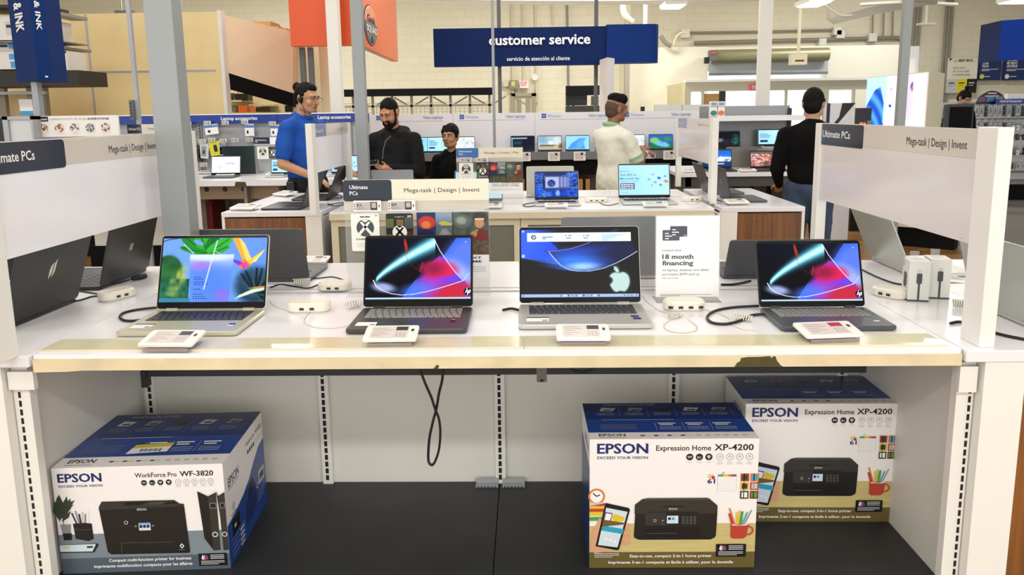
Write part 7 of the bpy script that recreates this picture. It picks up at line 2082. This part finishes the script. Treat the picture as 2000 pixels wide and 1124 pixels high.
q = B().box(a0, 15.9, b0, a1, 16.0, b1, 0).text('EXIT', a0 + .03, b0 + .025, .07, .13, 0, 1, .02, 'l', frame((0, 15.895, 0), (1, 0, 0), (0, 0, 1)))
simple('exit_sign', 'red EXIT sign beside the white column', 'sign', q, [mat('exit_back', '#d84a52', .4), mat('exit_letter', '#f4e4e4', .4)])
for (u0, u1, lab) in ((1278, 1332, 'left'), (1333, 1385, 'right')):
    a0, b0, a1, b1 = pxr(u0, 216, u1, 204, 11.4); simple('low_divider', 'pale framed divider top above the Value Laptops panels, ' + lab, 'divider', B().box(a0, 11.4, 0, a1, 11.45, b1), mat('divider_pale', '#d5d6cf', .4))
p = onY(1254, 212, 11.0); simple('small_speaker', 'small black and white device on top of the Value Laptops panels', 'device', B().box(p.x - .045, 10.81, 1.515, p.x + .01, 10.86, 1.58, 0).box(p.x + .01, 10.81, 1.515, p.x + .04, 10.86, 1.57, 1), [BLACK, PAPER])
# building columns
struct(B().box(onY(1478, 200, 9.0).x, 9.0, 0, onY(1503, 200, 9.0).x, 9.06, 5.2).build('column', mat('column_white', '#e9e7de', .5)))
struct(B().box(onY(645, 200, 8.7).x, 8.7, 0, onY(667, 200, 8.7).x, 8.84, 5.2).build('column', mat('column_white', '#e9e7de', .5)))
# hanging rod with a bracket, T rod, ceiling lights, duct
p = onY(1562, 60, 12.0)
t = thing('ceiling_rod', 'thin pale rod with a square plate hanging in front of the roller shutter', 'rod', (p.x, 12, onY(1560, 127, 12).z)); A = at(t.location)
a0, b0, a1, b1 = pxr(1544, 127, 1575, 105, 12.0)
B(A).box(p.x - .02, 12.0, b1, p.x + .02, 12.04, 5.2).build('rod', CRW, t)
q = B(A).box(a0, 11.95, b0, a1, 12.1, b1, 0).box(a0 + .05, 11.945, b0 + .05, a1 - .05, 11.95, b0 + .075, 1); q.build('plate', [CRW, mat('brown_dark', '#4b3a24', .6)], t)
p = onY(1811, 20, 13.0); zb = onY(1811, 45, 13).z
simple('ceiling_rod', 'thin white rod with a flat foot hanging left of the blue sign', 'rod', B().box(p.x - .015, 13, zb, p.x + .015, 13.03, 5.2).box(p.x - .13, 12.95, zb - .03, p.x + .13, 13.08, zb), SATIN)
LAMP = mat('lamp_glow', '#fffdf4', .4, emit=3.0)
for (u, v, w, Y, lab) in ((1316, 12, .2, 14.0, 'white ceiling light right of the customer service sign'), (1592, 7, .18, 11.5, 'white ceiling light near the duct, right of the white column'), (2000, 1, .25, 13.0, 'ceiling light at the top right corner')):
    p = onY(u, v, Y); L = (p.x, Y, p.z); t = thing('ceiling_light', lab, 'light', L, 0, 'ceiling lights'); A = at(L)
    B(A).box(p.x - w, Y - .25, p.z, p.x + w, Y + .35, p.z + .06).build('housing', SATIN, t); B(A).box(p.x - w + .03, Y - .22, p.z - .015, p.x + w - .03, Y + .32, p.z).build('diffuser', LAMP, t)
    B(A).tube([(p.x, Y + .1, p.z + .06), (p.x, Y + .1, 5.2)], .012, 6).build('rod', STEEL, t)
DUC = mat('duct_grey', '#cfcabb', .45, .15)
P0 = onY(1614, 38, 15.0); P1 = onY(1700, 14, 12.0); P2 = onY(1830, -12, 10.0)
q = B()
V = [P0, P1, P2]
for a_, b__ in ((0, 1), (1, 2)):
    A_, C_ = V[a_], V[b__]; q.hexa([tuple(A_), tuple(C_), tuple(C_ + Vector((.5, .9, 0))), tuple(A_ + Vector((.5, .9, 0))), tuple(A_ + Vector((0, 0, .7))), tuple(C_ + Vector((0, 0, .7))), tuple(C_ + Vector((.5, .9, .7))), tuple(A_ + Vector((.5, .9, .7)))])
simple('air_duct', 'large slanting pale air duct under the ceiling, top right', 'duct', q, DUC)
pipe('white pipe crossing below the air duct', [(1680, 9), (1770, 5), (1870, 9)], 11.0, .025, mat('pipe_white', '#e4dfd0', .4))
pipe('white brace rod running from the ceiling light to the duct', [(1608, 8), (1640, 29), (1664, 30)], 12.5, .025, mat('pipe_white', '#e4dfd0', .4))

# ------------------------------------------------------------------ tall lit display on the right
def scr_ribbon(U, V):
    img = base(U, '#bfe6f4'); img = over(img, sst(.2, .9, U), '#c9f0f2')
    r = np.hypot((U - .05) * 1.0, (V - .1) * 1.3); body = mpoly(U, V, [(0, 0), (.66, 0), (.7, .35), (.62, .38), (.6, .7), (.48, .88), (.3, .84), (0, .62)])
    c = .5 + .5 * np.sin(22 * r + 5 * U)
    col = H('#1450c8') * (1 - c)[..., None] + H('#5aaef0') * c[..., None]
    img = over(img, body, col); img = over(img, mell(U, V, .6, .2, .16, .2, .3, .3) * .7, '#1238a0')
    img = over(img, U > .68, '#f2f6fa'); img = over(img, mell(U, V, .82, .84, .02, .025), '#9fb0d0'); img = over(img, mell(U, V, .82, .64, .045, .02), '#2458a0'); img = over(img, (np.abs(U - .82) < .05) & (np.abs(V - .36) < .004), '#d0d8e0')
    return img


def scr_pink(U, V):
    img = base(U, '#f4f1f8'); img = over(img, (V > .48) * sst(.75, .0, U) * .8, '#f4b4cc'); img = over(img, (V > .48) * mell(U, V, .3, .7, .3, .25, 0, .9) * .4, '#d8c0f0')
    img = over(img, mell(U, V, .5, .87, .05, .03, .6, .3), '#4a58c8'); img = over(img, mell(U, V, .52, .83, .03, .03, .4, .4), '#d8506a')
    for (x0, x1, y) in ((.1, .75, .4), (.1, .6, .33)): img = over(img, (U > x0) & (U < x1) & (np.abs(V - y) < .012) & ((U * 60) % 5 > 1.2), '#b4bce0')
    return img


pa = onY(1692, 200, 9.9); pm_ = onY(1756, 200, 9.2); pb = onY(1811, 200, 8.55); pc = onY(1841, 200, 9.0); zt = onY(1811, 140, 8.55).z
t = thing('display_tower', 'tall lit display tower with a blue ribbon screen and a pink and white screen', 'display', (pa.x, pa.y, 0)); A = at((pa.x, pa.y, 0))
B(A).prism([(pa.x, pa.y), (pb.x, pb.y), (pc.x, pc.y), (pa.x + .5, pa.y + .5)], 0, zt).build('body', mat('tower_cream', '#ded8be', .5), t)
d = Vector((pb.x - pa.x, pb.y - pa.y, 0)); Wd = d.length; M = A @ frame((pa.x, pa.y, 0), d, (0, 0, 1)); k_ = .545
pic('screen', M, .01, .9, Wd * k_ - .006, zt - .01, 60, 80, scr_ribbon, SCREEN, t, z=.012)
pic('screen', M, Wd * k_ + .006, .9, Wd - .01, zt - .01, 50, 60, scr_pink, SCREEN, t, z=.012)
a0, b0, a1, b1 = pxr(1771, 146, 1796, 90, 9.6)
q = B().box(a0, 9.6, 0, a1, 9.64, b1, 0).box(a0 + .03, 9.595, b0 + .02, a1 - .04, 9.6, b1 - .15, 1)
simple('white_board', 'narrow white board rising above the display tower, beside the grey pole', 'board', q, [mat('board_grey_white', '#dcdbe0', .4), PAPER])
a0, b0, a1, b1 = pxr(1757, 147, 1773, 124, 9.7); simple('pole_cover', 'cream cover around the foot of the grey pole above the display tower', 'cover', B().box(a0, 9.66, 0, a1, 9.72, b1), CRW)
# chevron board and small dark monitor left of the tower
a0, b0, a1, b1 = pxr(1612, 262, 1671, 201, 8.6); w = a1 - a0; h = b1 - b0
q = B().box(a0, 8.6, 0, a1, 8.68, b1, 0); M = frame((0, 8.598, 0), (1, 0, 0), (0, 0, 1))
q.poly([(a0 + w * .54, b1), (a1, b1), (a0 + w * .3, b0 + h * .2), (a0 + w * .16, b0 + h * .2), (a0 + w * .45, b0 + h * .55)], 0, 1, M).rect(a0, b0, a0 + w * .12, b1, 0, 2, M)
simple('chevron_board', 'white board with a black slanted shape, right of the man in black', 'board', q, [mat('board_grey_white', '#dcdbe0', .4), BLACK, NAVY])
a0, b0, a1, b1 = pxr(1672, 236, 1695, 211, 9.4)
q = B().box(a0, 9.4, b0, a1 + .05, 9.45, b1, 0).box(a0 - .01, 9.39, 0, a1 + .05, 9.46, b0, 1)
simple('dark_monitor', 'small dark monitor left of the lit display tower', 'monitor', q, [BLACK, PANELG])
a0, b0, a1, b1 = pxr(1671, 262, 1694, 236, 9.2)
q = B().box(a0, 9.2, 0, a1, 9.25, b1, 0).rect(a0 + .04, b0 + .05, a0 + .085, b1 - .02, 0, 1, frame((0, 9.198, 0), (1, 0, 0), (0, 0, 1))).rect(a0 + .095, b0 + .05, a1 - .02, b1 - .02, 0, 1, frame((0, 9.198, 0), (1, 0, 0), (0, 0, 1)))
simple('orange_display', 'small black display with two orange lit squares below the dark monitor', 'display', q, [BLACK, mat('orange_glow', '#f0632c', .4, emit=.8)])
# white counter with black foot, low on the right, and the black stand
t = thing('counter_block', 'cream counter block on a black foot, seen below the right sign board', 'counter', (4.3, 8.0, 0)); A = at((4.3, 8.0, 0))
ang = math.radians(-38)
Mr = Matrix.Rotation(ang, 4, 'Z')
B(Mr).box(-.42, 0, .22, .34, .34, .88).build('block', mat('tower_cream', '#ded8be', .5), t); B(Mr).box(-.36, .05, 0, .28, .30, .22).build('foot', MATTE, t)
p = onZ(1640, 428, 0.0); simple('black_plinth', 'black plinth standing on the plank floor beside the right sign post', 'plinth', B().box(p.x - .6, p.y, 0, p.x + .12, p.y + .5, .5), MATTE)

# ------------------------------------------------------------------ accessory wall on the right
Y_ = 12.5
x0 = onY(1832, 250, Y_).x; x1 = onY(2080, 250, Y_).x; zt = onY(1900, 200, Y_).z
t = thing('accessory_display', 'steel pegboard wall full of hanging packets, right edge of the picture', 'display wall', (x0, Y_, 0)); A = at((x0, Y_, 0))
B(A).box(x0, Y_ + .12, .25, x1, Y_ + .2, zt).build('pegboard', mat('peg_silver', '#b8babb', .35, .3), t); B(A).box(x0, Y_ - .3, 0, x1, Y_ + .2, .25).build('base', MATTE, t)
for zz_ in (.42, .72, 1.02, 1.3): B(A).box(x0, Y_ + .06, zz_, x1, Y_ + .12, zz_ + .02).build('rail', mat('dull_steel', '#6b6d6c', .5, .3), t)
B(A).box(x0, Y_ - .25, .25, x1, Y_ + .12, .30).build('lower_shelf', mat('shelf_steel', '#8a8680', .4, .3), t)
rs = random.Random(4); n_ = 0
cols = ['1870', '1917', '1926', '1935', '1944', '1956', '1965', '1974', '1983', '1992', '2001']
rowv = [(207, 229), (240, 256), (262, 276), (288, 304), (318, 332)]
rown = ['top row', 'second row', 'third row', 'fourth row', 'lowest row']
ORD = 'first second third fourth fifth sixth seventh eighth ninth tenth eleventh twelfth thirteenth fourteenth'.split()
for r_, (va, vb) in enumerate(rowv):
    us = [1838, 1846] + list(range(1908, 2010, 9)) if r_ < 2 else list(range(1952, 2010, 12))
    for k, u in enumerate(us):
        kd = rs.choice(['g', 'g', 'k', 'w', 'g', 'k']); h_ = rs.uniform(.8, 1.0)
        kn = {'g': 'clear', 'k': 'black', 'w': 'white and blue'}[kd]
        lab = '%s packet between tower and monitor, %s, %s' % (kn, 'left' if u == 1838 else 'right', rown[r_]) if u < 1850 else '%s packet, %s from the left, %s of the right wall' % (kn, ORD[k - 2 if r_ < 2 else k], rown[r_])
        packet(lab, u - 3.6, va, u + 3.6, va + (vb - va) * h_, Y_, kd, 'packets on the right accessory wall')
for r_, (v, us) in enumerate(((204, range(1912, 2008, 13)), (236, range(1912, 2008, 13)), (284, range(1958, 2008, 14)))):
    for k, u in enumerate(us):
        shelf_label('small white label, %s from the left, %s label row of the right wall' % (ORD[k], ('top', 'middle', 'lower')[r_]), *pxr(u - 4, v - 2.4, u + 4, v + 2.6, Y_ - .06), Y_ - .06, '$9', 'labels on the right accessory wall')
a0, b0, a1, b1 = pxr(1908, 204, 1966, 177, 12.3); cx = (a0 + a1) / 2; r_ = (a1 - a0) / 2
q = B(frame((0, 12.3, 0), (1, 0, 0), (0, 0, 1))).prism([(cx + r_ * math.cos(math.pi * k / 20), b0 + (b1 - b0) * math.sin(math.pi * k / 20)) for k in range(21)], -.03, 0, 0)
q.rect(cx - .07, b0 + (b1 - b0) * .78, cx + .07, b0 + (b1 - b0) * .85, .002, 1).rect(cx - .11, b0 + (b1 - b0) * .58, cx + .11, b0 + (b1 - b0) * .64, .002, 1)
for k, mm in enumerate((2, 3, 4)): q.rect(cx - .22 + k * .14, b0 + .04, cx - .10 + k * .14, b0 + .12, .002, mm)
simple('round_header', 'black half round header sign above the right accessory wall', 'sign', q, [BLACK, PAPER, mat('tile_mauve', '#6a4a6a', .4), mat('tile_blue', '#4a7ab0', .4), MGREY])
a0, b0, a1, b1 = pxr(1945, 204, 2060, 192, 12.2)
simple('blue_header', 'blue header strip reading Android Accessories on the right wall', 'sign', B().box(a0, 12.2, b0, a1, 12.23, b1, 0).text('Android Accessories', a0 + .06, b0 + .03, .042, .34, 0, 1, .015, 'l', frame((0, 12.197, 0), (1, 0, 0), (0, 0, 1))), [mat('header_deep_blue', '#1c3f98', .4), PAPER])
for k, u in enumerate((1974, 1986, 1998)):
    a0, b0, a1, b1 = pxr(u - 5, 192, u + 5, 183, 12.4); simple('small_carton', 'small white carton on top of the right wall, %s of three' % ('left', 'middle', 'right')[k], 'carton', B().box(a0, 12.4, b0 - .1, a1, 12.5, b1), PAPER, 'small cartons on top of the right wall')
# black monitor
a0, b0, a1, b1 = pxr(1845, 262, 1904, 203, 11.0); L = ((a0 + a1) / 2, 11.0, 0); A = at(L)
t = thing('black_monitor', 'black framed monitor in front of the packet wall', 'monitor', L)
B(A).box(a0, 11.0, 1.0, a1, 11.08, b1).build('frame', mat('monitor_slate', '#2c3136', .4), t, bevel=.01); B(A).box(a0 + .05, 10.992, 1.03, a1 - .03, 11.0, b1 - .04).build('screen', MATTE, t)
B(A).box((a0 + a1) / 2 - .1, 11.02, 0, (a0 + a1) / 2 + .1, 11.06, 1.0).build('stand', BLACK, t)
# wall posters
a0, b0, a1, b1 = pxr(1847, 182, 1911, 113, 19.8); w = a1 - a0; h = b1 - b0; M = frame((0, 19.78, 0), (1, 0, 0), (0, 0, 1))
q = B().box(a0, 19.8, b0, a1, 19.86, b1, 0)
q.text('my', a0 + w * .18, b0 + h * .90, h * .06, w * .12, .004, 5, 0, 'l', M).text('BEST BUY', a0 + w * .34, b0 + h * .90, h * .065, w * .46, .004, 1, .04, 'l', M).poly([(a0 + w * .03, b0 + h * .99), (a0 + w * .13, b0 + h * .99), (a0 + w * .03, b0 + h * .92)], .004, 1, M)
for k, s_ in enumerate(('Save more,', 'do more with', 'a membership.')): q.text(s_, a0 + w * .17, b0 + h * (.70 - .1 * k), h * .065, w * (.42, .55, .6)[k], .004, 5, 0, 'l', M)
for k in range(3): q.rect(a0 + w * k / 3, b0, a0 + w * (k + 1) / 3, b0 + h * .40, .003, (4, 2, 1)[k], M); q.rect(a0 + w * (k / 3 + .06), b0 + h * .27, a0 + w * (k / 3 + .25), b0 + h * .30, .006, (1, 1, 0)[k], M); q.rect(a0 + w * (k / 3 + .06), b0 + h * .21, a0 + w * (k / 3 + .22), b0 + h * .225, .006, (5, 5, 0)[k], M)
q.rect(a0 + w * .8, b0 + h * .88, a0 + w * .84, b0 + h * .92, .004, 2, M)
simple('membership_poster', 'white membership poster with grey, yellow and black panels on the back wall', 'poster', q, [mat('poster_cream', '#eee8d4', .5), INK, mat('poster_yellow', '#ecd81e', .5), PAPER, mat('poster_lilac', '#cfcbd0', .5), MGREY])
for (u0, u1, l1, l2, l3, lab) in ((1911, 1957, '', 'YOUR', 'TECH', 'navy poster reading YOUR TECH on the back wall'), (1959, 2012, "WE WON'T", 'BE BEAT', 'ON PRICE', 'navy poster reading ON PRICE at the right edge of the back wall')):
    a0, b0, a1, b1 = pxr(u0, 157, u1, 113, 19.8); w = a1 - a0; h = b1 - b0
    q = B().box(a0, 19.8, b0, a1, 19.86, b1, 0)
    for k, s_ in enumerate((l1, l2, l3)):
        if s_: q.text(s_, a0 + w * .08, b0 + h * (.86 - .14 * k), h * .11, w * (.3 if u0 == 1911 else .42), .004, 1, .05, 'l', M)
    for k in range(2): q.rect(a0 + w * .08, b0 + h * (.48 - .06 * k), a0 + w * (.85 - .4 * k), b0 + h * (.505 - .06 * k), .004, 1, M)
    q.poly(circ(.06, 14, a0 + w * .12, b0 + h * .17), .004, 2 if u0 == 1911 else 1, M).rect(a0 + w * .25, b0 + h * .15, a0 + w * .5, b0 + h * .18, .004, 1, M)
    simple('wall_poster', lab, 'poster', q, [mat('poster_navy', '#13306a', .5), PAPER, mat('poster_yellow', '#ecd81e', .5)], 'navy posters on the back wall')
# blue hanging sign, top right
a = onY(1910, 120, 11.6); b_ = onY(1950, 118, 11.0); c = onY(2080, 116, 10.6); zb = onY(1950, 118, 11.0).z; zt = onY(1950, 40, 11.0).z
t = thing('hanging_sign', 'plain blue two sided hanging sign, top right corner', 'sign', (a.x, a.y, zb)); A = at((a.x, a.y, zb))
B(A).prism([(a.x, a.y), (b_.x, b_.y), (b_.x + .05, b_.y + .1), (a.x + .1, a.y + .05)], zb, zt).build('left_board', mat('sign_blue_darker', '#0a2356', .5, spec=.12), t)  # one blue sign, its left face coloured darker and its right face brighter
B(A).prism([(b_.x, b_.y), (c.x, c.y), (c.x, c.y + .1), (b_.x + .05, b_.y + .1)], zb, zt).build('right_board', mat('sign_blue_brighter', '#0b3088', .5, spec=.12), t)
B(A).tube([(b_.x + .4, 11.0, zt - .05), (b_.x + .4, 11.0, 5.2)], .015, 6).build('rod', STEEL, t)

# lit fruit shaped sign high behind the viewer: it shows as a mirror image on the glossy screen of the wide laptop

lt_ = Matrix.Translation((.164, 2.292, TABLE)); tl_ = math.radians(18)
n_ = Vector((0, -math.cos(tl_), math.sin(tl_))); o_ = Vector((.164, 2.292, TABLE + .018))
r_ = ray(1210, 549).normalized(); e_ = Vector((0, 0, EYE))
hit = e_ + r_ * ((o_ - e_).dot(n_) / r_.dot(n_)); ref = r_ - n_ * (2 * r_.dot(n_))
D_ = 6.5; c_ = hit + ref * D_; sc_ = ((hit - e_).length + D_) / 1444 * 22
M = frame(c_, Vector((0, 0, 1)).cross(-ref), Vector((0, 0, 1)))
body = [(0, .62), (.18, .70), (.42, .72), (.66, .62), (.80, .46), (.66, .36), (.56, .18), (.56, -.02), (.64, -.22), (.82, -.36), (.70, -.66), (.52, -.92), (.34, -1.02), (.14, -.96), (0, -.92), (-.16, -.96), (-.36, -1.02), (-.56, -.88), (-.76, -.56), (-.86, -.2), (-.86, .12), (-.76, .42), (-.58, .62), (-.36, .72), (-.16, .69)]
leaf = [(.02, .82), (.04, 1.02), (.18, 1.24), (.40, 1.34), (.40, 1.14), (.28, .94), (.12, .83)]
t = thing('lit_sign', 'white lit fruit shaped sign behind the viewer, mirrored in the wide laptop screen', 'sign', c_)
Ml = at(c_) @ M
GL = mat('sign_glow', '#d8f4ee', .4, emit=22.0)
B(Ml).prism([(p[0] * sc_, p[1] * sc_) for p in body], 0, .03).build('fruit', GL, t); B(Ml).prism([(p[0] * sc_, p[1] * sc_) for p in leaf], 0, .03).build('leaf', GL, t)
B(at(c_)).box(c_.x - .01, c_.y - .06, c_.z - .1, c_.x + .01, c_.y - .04, 5.2).build('rod', STEEL, t)
